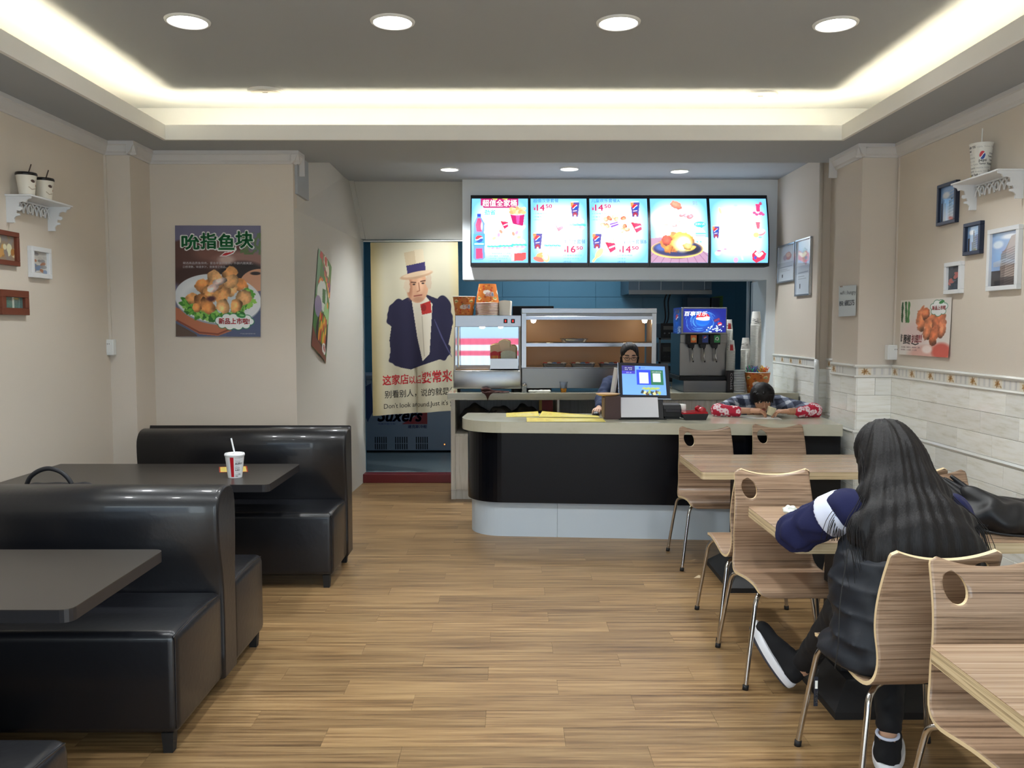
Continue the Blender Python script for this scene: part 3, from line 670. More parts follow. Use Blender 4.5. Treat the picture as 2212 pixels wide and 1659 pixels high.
# ------------------------------------------------------------------ service counter with the rounded end
def counter():
    A = math.atan2(-0.146, 1.807)          # it stands a little askew
    t = thing('service_counter', 'long service counter with cream stone top, glossy black front and rounded end', 'counter', (-0.06, 6.44, 0), A)
    Lx = 2.62
    def outline(ins, ex=0.0, r=0.34, depth=0.66):
        r = r - ins; x0 = -0.35 + ins; y0 = ins
        P = [(x0 + r - r * math.sin(a), y0 + r - r * math.cos(a)) for a in [k * math.pi / 2 / 14 for k in range(15)]]
        P = P[::-1] if False else P
        # start at front, go round to the left end
        return [(Lx - 0.1, y0)] + P + [(x0, depth - 0.02), (x0 + 0.02, depth), (Lx - 0.1, depth)]
    m = MB(); m.prism(outline(0.0), 0.815, 0.90, smooth_side=False); m.build('countertop', stone, t, local=True)
    m = MB(); m.prism(outline(0.045), 0.27, 0.815); m.build('front_panel', black_gl, t, local=True)
    o = outline(0.075)
    left = [p for p in o if p[0] < 0.42] ; 
    m = MB(); m.prism([(0.418, o[0][1])] + o[1:-1] + [(0.418, 0.66)], 0, 0.27); m.build('kick_panel', kick_white, t, local=True)
    m = MB(); m.prism([(0.42, o[0][1]), (0.42, 0.66), (Lx - .1, 0.66), (Lx - .1, o[0][1])], 0, 0.27); m.build('kick_panel', kick_white, t, local=True)
    return t
counter()

# ------------------------------------------------------------------ back counter
t = thing('back_counter', 'back counter with cream stone top and open shelves below, along the kitchen opening', 'counter', (1.0, 8.3, 0))
YB = 7.93
m = MB(); m.box(-0.585, 2.69, YB - 0.02, 8.72, 0.955, 1.005, bev=0.003); m.box(-0.585, 2.69, YB - 0.02, YB, 0.94, 0.956); m.build('countertop', stone, t)
m = MB()
m.box(-0.555, -0.515, YB, 8.7, 0.0, 0.955); m.box(-0.515, 2.685, 8.66, 8.7, 0.0, 0.955); m.box(0.44, 0.46, YB, 8.66, 0.05, 0.955); m.box(-0.515, 1.42, YB + .01, 8.66, 0.60, 0.62)
m.build('carcass', cab_white, t)
for x0, x1 in ((-0.513, 0.438), (0.462, 1.418)):
    m = MB(); m.box(x0, x1, YB, YB + 0.018, 0.09, 0.60); m.build('door', cab_white, t)
for x0, x1 in ((1.42, 1.93), (1.935, 2.685)):
    m = MB(); m.box(x0, x1, YB, YB + 0.018, 0.09, 0.935); m.build('door', cab_white, t)
m = MB(); m.box(-0.54, 2.685, YB + 0.012, YB + 0.03, 0, 0.088); m.build('plinth', cab_white, t)
m = MB(); m.box(-0.556, -0.50, YB - .001, YB + .0, 0.088, 0.092); m.build('plinth_strip', chrome, t)
# ------------------------------------------------------------------ things on the walls
ink = lambda n, c, lit=0: mat('ink_' + n + ('_lit' if lit else ''), c if not lit else (0.02, 0.02, 0.02, 1), 0.5, emit=c if lit else None, estr=lit)
def quad_fn(tl, tr, br, bl, wave=None):
    tl, tr, br, bl = [np.array(p, float) for p in (tl, tr, br, bl)]
    n = np.cross(tr - tl, bl - tl); n /= np.linalg.norm(n); n = -n
    def f(x, y, off=0.0):
        x = np.asarray(x, float)[..., None]; y = np.asarray(y, float)[..., None]
        p = (tl * (1 - x) + tr * x) * y + (bl * (1 - x) + br * x) * (1 - y)
        o = off + (wave(x[..., 0], y[..., 0]) if wave else 0) + 0 * x[..., 0]
        p = p + n * np.asarray(o)[..., None]
        return p
    return (lambda x, y: tuple(np.moveaxis(f(x, y), -1, 0))), (lambda off=0.0009: (lambda x, y: tuple(float(c) for c in f(x, y, off))))
def poster(name, label, cat, art, corners, m, wave=None, texts=(), loc=None, parent=None, sheet='sheet', lit=0):
    """texts: (string, x0, y0, x1, y1 in art units (y down), colour name, colour, bold, layer)"""
    fn, mp = quad_fn(*corners, wave=wave)
    if parent is None:
        c = np.mean([np.array(k) for k in corners], 0); t = thing(name, label, cat, tuple(float(v) for v in c))
    else: t = parent
    art.sheet(sheet, fn, m, t)
    if texts:
        cols = []; mb = MB()
        for s, x0, y0, x1, y1, cn, cc, bold, layer in texts:
            if cn not in [c[0] for c in cols]: cols.append((cn, cc))
            text(mb, s, x0 / art.w, 1 - y1 / art.h, x1 / art.w, 1 - y0 / art.h, mp(0.0009 + 0.0005 * layer), mi=[c[0] for c in cols].index(cn), bold=bold)
        mb.build('lettering', [ink(n, c, lit) for n, c in cols], t, fix=False)
    return t
RED = C(190, 30, 42); GRN = C(28, 120, 66); WHT = C(240, 240, 236); BLK = C(34, 34, 36)
paper = print_mat('paper_print', 0.35)
# --- fried fish poster
a = Art(100, 131, 230, (112, 110, 136))
nz = a.noise(0.06, 3); nz2 = a.noise(0.3, 8)
a.ell(30, 42, 62, 27, (92, 62, 56), soft=.1); a.ell(40, 32, 18, 10, (120, 82, 72), soft=.7); a.ell(80, 42, 34, 12, (150, 112, 104), soft=.5); a.ell(78, 58, 30, 16, (40, 32, 34), soft=.3)
a.mix((a.X > 76) * (a.Y < 34) * (nz2 > .46) * (a.Y > 8), (96, 122, 76), .9); a.ell(60, 40, 9, 5, (196, 170, 160), soft=.8)
a.ell(22, 60, 30, 12, (70, 46, 42), soft=.4); a.ell(96, 64, 20, 13, (212, 158, 128), ang=-12); a.ell(94, 56, 6, 2, (50, 40, 40), soft=.4)
a.poly([(0, 100), (40, 112), (62, 122), (60, 131), (0, 131)], (88, 98, 128)); a.rect(60, 100, 100, 131, (82, 92, 124)); a.poly([(0, 96), (30, 110), (62, 118), (66, 124), (50, 130), (28, 128), (0, 112)], (186, 114, 84)); a.line([(2, 112), (28, 126), (50, 128), (64, 122)], 2, (134, 70, 52)); a.poly([(0, 115), (24, 128), (26, 131), (0, 131)], (96, 78, 68))
a.ell(50, 87.5, 51, 29.5, (150, 158, 172), ang=6); a.ell(50, 86, 51, 29, (226, 230, 234), ang=6); a.ell(50, 85, 43, 23, (238, 240, 242), ang=6, soft=.3); a.ell(50, 88, 38, 19, (206, 214, 220), ang=6, soft=.25)
for k in range(46):
    th = 0.25 + k / 46 * 2.9; x = 50 + 37 * math.cos(th); y = 90 + 17 * math.sin(th) - (6 if x > 75 else 0); g = [(70, 140, 50), (110, 180, 70), (50, 112, 44), (150, 205, 100)][k % 4]
    a.ell(x, y, 6 + (k % 3), 3.6, g, ang=k * 37, wob=.16, seed=k)
for k in range(8): a.ell(84 + (k % 3) * 3, 76 + k * 2.4, 5, 3, [(90, 165, 60), (150, 210, 90)][k % 2], ang=k * 40, wob=.2, seed=k)
for k in range(6): a.ell(14 + k * 3.4, 89 + k * 2.2, 9, 2.6, [(60, 130, 46), (120, 190, 80)][k % 2], ang=28)
nug = [(20, 86, 8, 7), (32, 71, 10, 9), (47, 62, 11, 8), (64, 57, 9, 9), (73, 69, 8, 12), (62, 74, 9, 11), (40, 80, 9, 11), (31, 90, 9, 11), (80, 84, 9, 9), (54, 80, 10, 12), (38, 94, 10, 8), (56, 95, 9, 8), (71, 94, 9, 7), (25, 96, 6, 6), (66, 66, 9, 8), (48, 70, 9, 7)]
for k, (x, y, rx, ry) in enumerate(nug): a.nugget(x, y, rx, ry, 20 + k, [(236, 168, 104), (226, 150, 86), (242, 184, 124)][k % 3], ang=k * 23)
a.nugget(44, 74, 9, 5, 5, (246, 214, 204), ang=-30); a.nugget(52, 66, 8, 4, 6, (248, 220, 210), ang=-20); a.ell(42, 86, 5, 3, (86, 44, 52), soft=.7)
for x, y, r in [(52, 112, 5), (60, 108.5, 5), (68, 109, 5.5), (76, 108.5, 5), (84, 110, 5), (88, 113, 4), (83, 117, 4.5), (74, 118, 5), (64, 118, 5), (55, 116.5, 4.5), (70, 113, 9)]: a.ell(x, y, r + .8, r * .9 + .8, (40, 130, 80))
for x, y, r in [(52, 112, 5), (60, 108.5, 5), (68, 109, 5.5), (76, 108.5, 5), (84, 110, 5), (88, 113, 4), (83, 117, 4.5), (74, 118, 5), (64, 118, 5), (55, 116.5, 4.5), (70, 113, 9), (62, 113, 8), (80, 113, 7)]: a.ell(x, y, r, r * .9, (244, 246, 244))
a.ell(77, 106, 5.5, 2.6, (50, 140, 70), ang=10); a.ell(78, 105.6, 3, 1, (150, 205, 140), ang=10)
a.poly([(52, 36), (58, 31), (66, 30), (71, 24), (72, 28), (68, 33), (60, 36)], (240, 238, 236)); a.poly([(53.5, 35.4), (58.5, 32), (66, 31), (70, 26.5), (70.4, 29), (67, 32), (60, 35)], (196, 36, 44))
yq = 6.443
cr = [atY(378, 487, yq), atY(563, 487.5, yq), atY(563, 727.5, yq), atY(380, 727, yq)]
tx = []
for ch, x0, x1, y0, y1 in (('吮', 8, 28, 11, 28), ('指', 30, 48, 9, 27), ('鱼', 51, 69, 10, 28), ('块', 71, 91, 7, 26)):
    tx.append((ch, x0 - .8, y0 - .8, x1 + .8, y1 + .8, 'white', WHT, 0.06, 0)); tx.append((ch, x0, y0, x1, y1, 'green', GRN, 0.03, 1))
tx += [('精选高品质鱼排肉，富含丰富的营养，外酥内嫩美度，', 9, 42.5, 91, 45.6, 'grey', C(190, 186, 190), 0, 0), ('口感滑嫩，味道多汁，是美食之极品。', 9, 47, 60, 50, 'grey', C(190, 186, 190), 0, 0), ('新品上市啦!', 51, 109, 87, 116, 'red', RED, 0.03, 1), ('*产品以店内实物为准', 76, 126.6, 94, 128, 'grey', C(190, 186, 190), 0, 0)]
poster('poster', 'colour poster of fried fish pieces on a white plate, above the far bench', 'poster', a, cr, paper, wave=lambda x, y: 0.004 * np.sin(3 * x) * (1 - y) + .003 * (1 - y) ** 4, texts=tx)
# --- narrow looking poster on the pale stair wall
def onstair(u, v, off=0.006):
    d = _ray(u, v); A = np.array([-1.62 + off, 6.45]); B = np.array([-1.525 + off, 8.93]); n = np.array([B[1] - A[1], -(B[0] - A[0])]); k = (n @ A) / (n @ d[:2]); return (float(d[0] * k), float(d[1] * k), float(EYE + d[2] * k))
a = Art(100, 150, 120, (70, 130, 60)); nz = a.noise(.12, 4)
a.rect(0, 0, 16, 70, (96, 150, 110)); 
for k in range(40): a.ell(18 + (k * 37) % 82, 4 + (k * 23) % 52, 9, 8, [(190, 40, 36), (236, 190, 40), (60, 130, 50), (232, 120, 60), (240, 225, 210), (90, 60, 130), (200, 60, 50)][k % 7], ang=k * 31, wob=.1, seed=k)
a.ell(40, 62, 32, 22, (222, 232, 226), wob=.05); a.poly([(36, 52), (58, 48), (62, 70), (40, 72)], (40, 120, 62)); a.ell(20, 84, 20, 16, (150, 140, 180)); a.ell(78, 80, 24, 15, (166, 214, 150)); a.ell(82, 66, 7, 5, (246, 150, 50))
a.ell(58, 118, 42, 32, (26, 24, 28)); 
for k in range(18): a.ell(34 + (k % 6) * 9, 98 + (k // 6) * 12, 5, 11, [(226, 150, 40), (190, 44, 36), (120, 150, 50), (236, 190, 70)][k % 4], ang=10)
a.poly([(0, 118), (22, 132), (100, 142), (100, 150), (0, 150)], (122, 66, 52)); a.ell(74, 134, 16, 8, (240, 242, 238), wob=.06)
cr = [onstair(688.4, 536.5), onstair(716.5, 577), onstair(704, 785.6), onstair(672.8, 748)]
poster('poster', 'narrow looking vegetable dish poster on the pale slanting wall', 'poster', a, cr, paper, wave=lambda x, y: 0.012 * np.sin(np.pi * x), texts=[('新品', 66, 129, 84, 137, 'red', RED, .02, 0)])
# --- chicken poster on the right wall
a = Art(100, 84, 190, (232, 226, 218)); nz = a.noise(.08, 9)
a.ell(34, 52, 30, 20, (236, 208, 206), soft=.8, al=.8); a.ell(64, 82, 42, 14, (228, 180, 168), soft=.4); a.ell(86, 76, 18, 12, (214, 100, 84), soft=.4); a.ell(58, 74, 10, 6, (244, 226, 220), soft=.5)
for k in range(44): a.ell(11 + 8 * math.sin(k * 2.1), 4 + 30 * k / 44, 2.6, 1.7, [(44, 110, 50), (70, 140, 70), (30, 84, 44)][k % 3], ang=k * 50)
for k, (x, y, rx, ry, an) in enumerate([(44, 30, 11, 20, 12), (52, 22, 9, 9, 0), (62, 40, 13, 19, 30), (78, 34, 12, 16, 20), (84, 44, 9, 14, 15), (70, 54, 9, 16, 20), (56, 50, 7, 12, 25)]): a.nugget(x, y, rx, ry, 40 + k, [(228, 140, 96), (220, 126, 82)][k % 2], ang=an)
for x, y, r in [(66, 12, 5), (73, 8, 6), (81, 8, 6), (88, 12, 5), (85, 19, 5), (76, 21, 6), (68, 19, 5), (77, 14, 9)]: a.ell(x, y, r + .8, r * .8 + .8, (40, 130, 90))
for x, y, r in [(66, 12, 5), (73, 8, 6), (81, 8, 6), (88, 12, 5), (85, 19, 5), (76, 21, 6), (68, 19, 5), (77, 14, 9), (72, 15, 7)]: a.ell(x, y, r, r * .8, (242, 244, 242))
a.ell(82, 6, 5, 2.2, (60, 140, 70), ang=-15); a.line([(8, 66.5), (16, 65.5), (22, 67)], 1.4, (40, 40, 40)); a.line([(26, 66), (34, 68), (40, 66)], 1.6, (40, 40, 40))
cr = [atX(1946.4, 649, XR - .005), atX(2057.5, 641.6, XR - .005), atX(2052, 772.6, XR - .005), atX(1944, 765.3, XR - .005)]
poster('poster', 'colour poster of fried chicken wings on the beige wall above the tiles', 'poster', a, cr, paper, wave=lambda x, y: 0.008 * (1 - y) ** 3 + .004 * x ** 3, texts=[('脆皮', 2, 52, 6, 64, 'black', BLK, .02, 0), ('藤椒', 8, 53, 24, 65, 'black', BLK, .02, 0), ('扒翅', 26, 53, 40, 65, 'darkred', C(140, 26, 36), .02, 0), ('!!', 41, 53, 46, 64, 'red', RED, .02, 0), ('新品上市啦', 65, 11, 90, 17, 'red', RED, .02, 1), ('外皮酥脆，肉嫩多汁，麻辣鲜香，回味', 4, 71, 44, 73.5, 'pinkish', C(150, 110, 120), 0, 0), ('新鲜藤椒，口口留香，人人喜爱', 4, 75, 38, 77.5, 'pinkish', C(150, 110, 120), 0, 0)])
# --- handwritten sheet on the pillar
a = Art(60, 104, 60, (214, 220, 218)); a.rect(4, 0, 14, 5, (170, 150, 130))
cr = [atX(1812.6, 618, 2.518), atX(1850.5, 615.5, 2.518), atX(1849, 682, 2.518), atX(1812, 684, 2.518)]
poster('paper_note', 'white sheet with handwritten network words taped to the pillar', 'paper', a, cr, paper, wave=lambda x, y: 0.002 + .004 * np.sin(3 * x) * (1 - y), texts=[('wiFi :', 5, 18, 27, 30, 'pen', C(60, 66, 70), .0, 0), ('hungry', 31, 17, 59, 34, 'pen', C(60, 66, 70), .0, 0), ('密码', 3, 52, 17, 68, 'pen', C(60, 66, 70), .02, 0), (': 6882375', 18, 50, 55, 68, 'pen', C(60, 66, 70), .02, 0)])
# --- picture frames
def frame(label, y0, y1, z0, z1, side, fm, art_fn, fw=0.028, dp=0.028, name='picture_frame', cat='picture frame', group=None, X=None, gloss=True, mat_w=0.0, tilt=0):
    X = (XL if side < 0 else XR) if X is None else X; s = 1 if side < 0 else -1
    t = thing(name, label, cat, (X, (y0 + y1) / 2, (z0 + z1) / 2), group=group)
    fx = lambda u, v, w: (X + s * u, v, w)
    m = MB()
    for (a0, a1, b0, b1) in ((y0, y1, z0, z0 + fw), (y0, y1, z1 - fw, z1), (y0, y0 + fw, z0 + fw, z1 - fw), (y1 - fw, y1, z0 + fw, z1 - fw)): m.box(min(X, X + s * dp), max(X, X + s * dp), a0, a1, b0, b1, bev=0.002, seg=1)
    m.build('frame', fm, t)
    ya, yb = y0 + fw, y1 - fw; za, zb = z0 + fw, z1 - fw; xx = X + s * 0.010
    L, R = (ya, yb) if side < 0 else (yb, ya)
    cr = [(xx, L, zb), (xx, R, zb), (xx, R, za), (xx, L, za)]
    A, tx = art_fn(); poster(None, None, None, A, cr, print_mat('framed_print', 0.5, coat=1.0 if gloss else 0), texts=tx, parent=t, sheet='picture')
    return t
def span(u0, v0, u1, v1, X):
    p = atX(u0, v0, X); q = atX(u1, v1, X); return min(p[1], q[1]), max(p[1], q[1])
brown_fr = mat('brown_frame', C(112, 56, 36), 0.4); white_fr = mat('white_frame', C(224, 226, 228), 0.35); blue_fr = mat('navy_frame', C(34, 44, 66), 0.35)
def rnd_art(w, h, nx, bg, cols, seed, n=40, r=(4, 12)):
    def f():
        R = np.random.RandomState(seed); A = Art(w, h, nx, bg)
        for k in range(n): A.ell(R.rand() * w, R.rand() * h, r[0] + R.rand() * (r[1] - r[0]), r[0] + R.rand() * (r[1] - r[0]), cols[k % len(cols)], ang=R.rand() * 180, soft=.2)
        return A, ()
    return f
def z_of(u, v, X): return atX(u, v, X)[2]
y1 = atX(36, 520, XL + .01)[1]
frame('brown frame with orange and grey round shapes, cut off at the left edge', y1 - 0.235, y1, z_of(36, 576, XL), z_of(36, 504, XL), -1, brown_fr, rnd_art(100, 80, 60, (150, 130, 110), [(200, 150, 80), (140, 130, 125), (220, 214, 180), (170, 120, 60)], 3, 26, (8, 16)))
ya, yb = atX(66.5, 560, XL + .02)[1], atX(102.5, 560, XL)[1]
frame('narrow white frame with small grey snapshots, right of the brown frames', ya, yb, z_of(102, 603, XL), z_of(102, 538, XL), -1, white_fr, rnd_art(40, 80, 50, (200, 198, 192), [(150, 150, 150), (170, 120, 90), (120, 140, 170), (190, 186, 180), (140, 136, 132)], 9, 26, (4, 9)))
ya, yb = atX(2, 650, XL + .02)[1], atX(53.5, 650, XL)[1]
def tealart():
    A = Art(60, 70, 60, (96, 128, 124)); n = A.noise(.2, 2); A.mix(n, (60, 90, 90)); A.rect(27, 0, 33, 70, (206, 214, 208), .85); A.ell(40, 8, 8, 6, (170, 140, 70), soft=.6); A.line([(8, 0), (10, 70)], 2, (60, 84, 84)); A.line([(50, 0), (48, 70)], 2, (120, 150, 146)); return A, ()
frame('small brown frame with a teal waterfall picture, lowest on the left wall', ya, yb, z_of(53, 681, XL), z_of(53, 629, XL), -1, brown_fr, tealart, fw=0.04)
def city(seed, hue):
    def f():
        A = Art(60, 90, 80, (132, 168, 214)); R = np.random.RandomState(seed); A.ell(20, 22, 14, 9, (226, 232, 240), soft=.6)
        for k in range(14):
            x = R.rand() * 60; w = 4 + R.rand() * 8; h = 30 + R.rand() * 45; A.rect(x, 90 - h, x + w, 90, [(50, 52, 62), (90, 96, 110), (70, 60, 58), hue][k % 4])
        for k in range(9): A.line([(30, 16 + k * 8), (60, 10 + k * 8)], 1.2, (216, 206, 200), .7)
        return A, ()
    return f
def fr(label, c0, c1, fm, fn, fw): 
    ya, yb = atX(c1[0], 500, XR)[1], atX(c0[0], 500, XR)[1]
    return frame(label, ya, yb, z_of(c1[0], c1[2], XR), z_of(c1[0], c1[1], XR), 1, fm, fn, fw=fw)
fr('tall navy blue frame partly hidden behind the wall shelf', (2030, 0), (2071, 389, 480), blue_fr, city(4, (110, 130, 170)), 0.022)
fr('small navy blue frame hanging below the wall shelf', (2090, 0), (2127, 476, 547), blue_fr, city(8, (60, 60, 66)), 0.022)
def flatiron():
    A = Art(60, 110, 110, (140, 170, 214)); A.ell(14, 24, 12, 8, (212, 224, 234), soft=.5); A.ell(40, 10, 18, 5, (220, 228, 240), soft=.7)
    A.poly([(18, 110), (22, 44), (32, 34), (44, 10), (60, 6), (60, 110)], (132, 116, 108)); A.poly([(30, 110), (34, 38), (44, 10), (60, 6), (60, 110)], (168, 150, 140)); A.rect(0, 78, 22, 110, (46, 40, 40)); A.poly([(4, 60), (30, 54), (56, 60), (56, 68), (4, 70)], (196, 196, 200), .6)
    for k in range(15): A.line([(24, 40 + k * 5), (40, 36 + k * 5), (60, 30 + k * 5)], 1.1, (76, 62, 58), .8)
    A.rect(0, 92, 60, 110, (44, 36, 34), .6); return A, ()
fr('large white frame with a photo of a tall stone building', (2143, 0), (2211, 484, 624), white_fr, flatiron, 0.026)
fr('small white frame with a dark picture, just above the chicken poster', (2051, 0), (2087, 563, 633), white_fr, rnd_art(40, 80, 50, (46, 48, 54), [(60, 62, 70), (30, 32, 36), (180, 90, 80), (86, 90, 100)], 12, 20, (3, 10)), 0.026)
# --- two certificates in silver frames near the menu wall
silver_fr = mat('silver_frame', C(190, 194, 200), 0.25, metal=0.8)
def cert(kind):
    def f():
        A = Art(60, 90, 90, (206, 216, 226)); A.rect(0, 42, 60, 56, (166, 176, 190), .6)
        if kind: A.ell(36, 27, 12, 10, (196, 150, 148), wob=.04); A.ell(36, 24, 8, 6, (226, 196, 180), soft=.5); A.ell(24, 30, 6, 7, (170, 160, 180), soft=.5)
        else: A.ell(34, 26, 10, 12, (160, 190, 172), soft=.5); A.ell(40, 38, 5, 4, (196, 160, 180), soft=.5); A.line([(34, 14), (44, 18)], 2, (90, 110, 110))
        A.rect(14, 72, 18, 80, (60, 64, 74)); A.line([(8, 60), (34, 60)], 1, (140, 146, 156)); A.line([(8, 64), (42, 64)], 1, (150, 156, 166)); A.line([(8, 54), (50, 53)], 1.4, (120, 130, 146)); return A, ()
    return f
XB = 2.715
ya, yb = atX(1720.5, 560, XB)[1], atX(1683, 560, XB)[1]; frame('silver framed certificate with a red bowl picture, nearer the lit menus', ya, yb, z_of(1720, 607, XB), z_of(1720, 522, XB), 1, silver_fr, cert(1), fw=0.016, dp=0.024, X=XB, name='framed_certificate', cat='certificate')
ya, yb = atX(1755, 560, XB)[1], atX(1722.5, 560, XB)[1]; frame('taller silver framed certificate with a green drink picture', ya, yb, z_of(1755, 637, XB), z_of(1755, 510, XB), 1, silver_fr, cert(0), fw=0.016, dp=0.024, X=XB, name='framed_certificate', cat='certificate')
# --- socket boxes and their wire ducts in the two corners
def socket(label, x0, x1, y, z0, z1, s, duct):
    t = thing('socket_box', label, 'socket box', ((x0 + x1) / 2, y, z0))
    m = MB(); m.box(x0, x1, y - 0.05, y, z0, z1, bev=0.005); m.build('box', white_pl, t)
    m = MB(); m.box(x0 + .012, x1 - .012, y - 0.053, y - .0495, z0 + .014, z1 - .014, bev=0.002, seg=1); pl_ = m.build('face_plate', white_pl, t)
    m = MB(); cx = (x0 + x1) / 2 + .015; m.box(cx - .008, cx - .005, y - .0545, y - .0525, z1 - .036, z1 - .028); m.box(cx + .005, cx + .008, y - .0545, y - .0525, z1 - .036, z1 - .028); m.build('slot', rubber, pl_)
    m = MB(); m.box(duct, duct + 0.018, y - 0.012, y, z1, ZS - 0.09); m.build('wire_duct', wallpaper, t)
p = atY(222, 767, 6.11); q = atY(250, 733, 6.11); socket('white socket box in the corner left of the fried fish poster', p[0], q[0], 6.118, p[2], q[2], 1, (p[0] + q[0]) / 2)
p = atY(1910, 777, 6.19); q = atY(1937, 745, 6.19); socket('white socket box in the corner left of the chicken poster', p[0], q[0], 6.188, p[2], q[2], 1, q[0] - .03)
# wall pipes at the right of the counter
m = MB(); m.tube([(2.70, 7.49, 0.0), (2.70, 7.49, 1.27), (2.705, 7.51, 1.33)], 0.022, n=14); m.tube([(2.708, 7.505, 1.33), (2.708, 7.505, 3.1)], 0.018, n=12, mi=1)
mesh_thing('wall_pipe', 'slim pipe running up the corner beside the silver framed certificates', 'pipe', m, [white_pl, wallpaper], loc=(2.70, 7.49, 0))
# --- wall shelves with fretwork
def wall_shelf(label, ynear, yfar, X, s, zt, dep=0.15):
    t = thing('wall_shelf', label, 'shelf', (X, (ynear + yfar) / 2, zt), group='white fretwork wall shelves')
    fx = lambda d: X + s * d
    m = MB(); m.box(min(fx(0), fx(dep)), max(fx(0), fx(dep)), ynear, yfar, zt - 0.010, zt, bev=0.002, seg=1); m.build('board', white_fr, t)
    br = [(0, 0), (dep * .96, 0), (dep * .93, -.012), (dep * .80, -.018), (dep * .74, -.034), (dep * .62, -.030), (dep * .50, -.036), (dep * .46, -.058), (dep * .58, -.060), (dep * .60, -.074), (dep * .52, -.082), (dep * .40, -.078), (dep * .36, -.095), (dep * .50, -.098), (dep * .50, -.108), (dep * .36, -.112), (dep * .28, -.125), (dep * .30, -.148), (0, -.148)]
    for yy in (ynear + 0.012, yfar - 0.022):
        m = MB(); m.prism(br, yy, yy + 0.010, lambda u, v, w: (fx(u), w, zt - 0.010 + v)); b_ = m.build('bracket', white_fr, t)
    m = MB(); L = yfar - ynear - 0.05; k = 9
    for i in range(k):
        y0 = ynear + 0.025 + L * i / k; y1 = y0 + L / k; yc = (y0 + y1) / 2
        if i % 3 == 1: pts = [(fx(.012), yc + 0.018 * math.cos(a), zt - .052 + .022 * math.sin(a)) for a in np.linspace(0, 2 * math.pi, 13)]; m.tube(pts, 0.006, n=6)
        else:
            m.tube(spline([(fx(.012), y0, zt - .085), (fx(.012), y0 + .012, zt - .05), (fx(.012), y1, zt - .022)], 3), 0.006, n=6); m.tube(spline([(fx(.012), y1, zt - .085), (fx(.012), y1 - .012, zt - .05), (fx(.012), y0, zt - .022)], 3), 0.006, n=6)
    m.box(min(fx(.006), fx(.016)), max(fx(.006), fx(.016)), ynear + .02, yfar - .02, zt - .022, zt - .011); m.build('fretwork', white_fr, t)
    return t
zl = atX(26, 423.5, XL)[2]; wall_shelf('white fretwork wall shelf with two lidded cups', 4.90, 5.37, XL, 1, zl)
zr = atX(2201, 368.5, XR)[2]; wall_shelf('white fretwork wall shelf with a tall drink cup', 4.67, 5.17, XR, -1, zr)

# --- paper cups
def cup(name, label, loc, h, rt, rb, m, lid=None, straw=None, cat='cup', group=None, art=None, art_rot=0.0, texts=(), open_=False):
    t = thing(name, label, cat, loc, group=group); x, y, z = loc
    if art is not None:
        def fn(X, Y):
            r = rb + (rt - rb) * Y; a = art_rot + 2 * math.pi * X; return (x + r * np.cos(a), y + r * np.sin(a), z + h * Y)
        art.sheet('wall', fn, print_mat('cup_print', 0.4), t)
        b = MB(); b.lathe([(0, 0.004), (rb, 0.0), (rb, 0.004)], loc, n=32); b.build('bottom', m, t)
    else:
        b = MB(); b.lathe([(0, 0.004), (rb - .002, .003), (rb, 0), (rt, h), (rt + .003, h), (rt + .003, h + .004), (rt - .001, h + .005), (rt - .003, h), (rb - .003, .008), (0, .008)], loc, n=32); b.build('wall', m, t)
    if texts:
        mb = MB(); cols = []
        for s, x0, y0, x1, y1, cn, cc, bold in texts:
            if cn not in [c[0] for c in cols]: cols.append((cn, cc))
            def mp(u, v):
                r = (rb + (rt - rb) * v) + 0.0007; a = art_rot + 2 * math.pi * u; return (x + r * math.cos(a), y + r * math.sin(a), z + h * v)
            text(mb, s, x0, y0, x1, y1, mp, mi=[c[0] for c in cols].index(cn), bold=bold)
        mb.build('lettering', [ink(n, c) for n, c in cols], t, fix=False)
    if lid is not None:
        b = MB(); b.lathe([(0, h + .004), (rt * .78, h + .003), (rt * .84, h + .009), (rt * 1.0, h + .009), (rt * 1.06, h + .002), (rt * 1.05, h - .006), (rt * 1.0, h - .008)], loc, n=36); b.build('lid', lid, t)
    elif art is not None:
        b = MB(); b.tube([(x + (rt + .001) * math.cos(a), y + (rt + .001) * math.sin(a), z + h) for a in np.linspace(0, 2 * math.pi, 33)[:-1]], 0.0022, n=6, closed=True); b.build('rolled_rim', m, t)
    if straw is not None:
        (p0, p1, r, sm) = straw; b = MB(); b.tube([(x + p0[0], y + p0[1], z + p0[2]), (x + p1[0], y + p1[1], z + p1[2])], r, n=10, caps=False); b.build('straw', sm, t)
    return t
cupw = mat('cup_white', C(232, 232, 226), 0.4); black_lid = mat('black_lid', C(26, 24, 24), 0.25); white_lid = mat('white_lid', C(236, 238, 240), 0.25); brown_straw = mat('brown_straw', C(58, 42, 36), 0.35)
def face_art():
    A = Art(100, 40, 150, (228, 222, 208)); 
    for cx in (25, 75): A.ell(cx, 13, 4.5, 2.6, (70, 44, 34), ang=10); A.line([(cx - 8, 24), (cx - 2, 28), (cx + 8, 26)], 1.2, (150, 134, 112)); A.line([(cx + 4, 10), (cx + 10, 14), (cx + 8, 20)], .9, (170, 150, 130)); A.ell(cx + 9, 20, 2, 2, (170, 110, 80))
    A.rect(0, 37.5, 100, 40, (196, 178, 150)); return A
lx = XL + 0.078
for (yy, lab) in ((4.99, 'white cup with black lid on the wall shelf, nearer the camera'), (5.175, 'white cup with black lid on the wall shelf, farther from the camera')):
    cup('lidded_cup', lab, (lx, yy, zl), 0.125, 0.055, 0.040, cupw, lid=black_lid, straw=((.01, 0, .125), (.024, .012, .185), 0.0035, brown_straw), group='two lidded cups on the left wall shelf', art=face_art(), art_rot=-1.9)
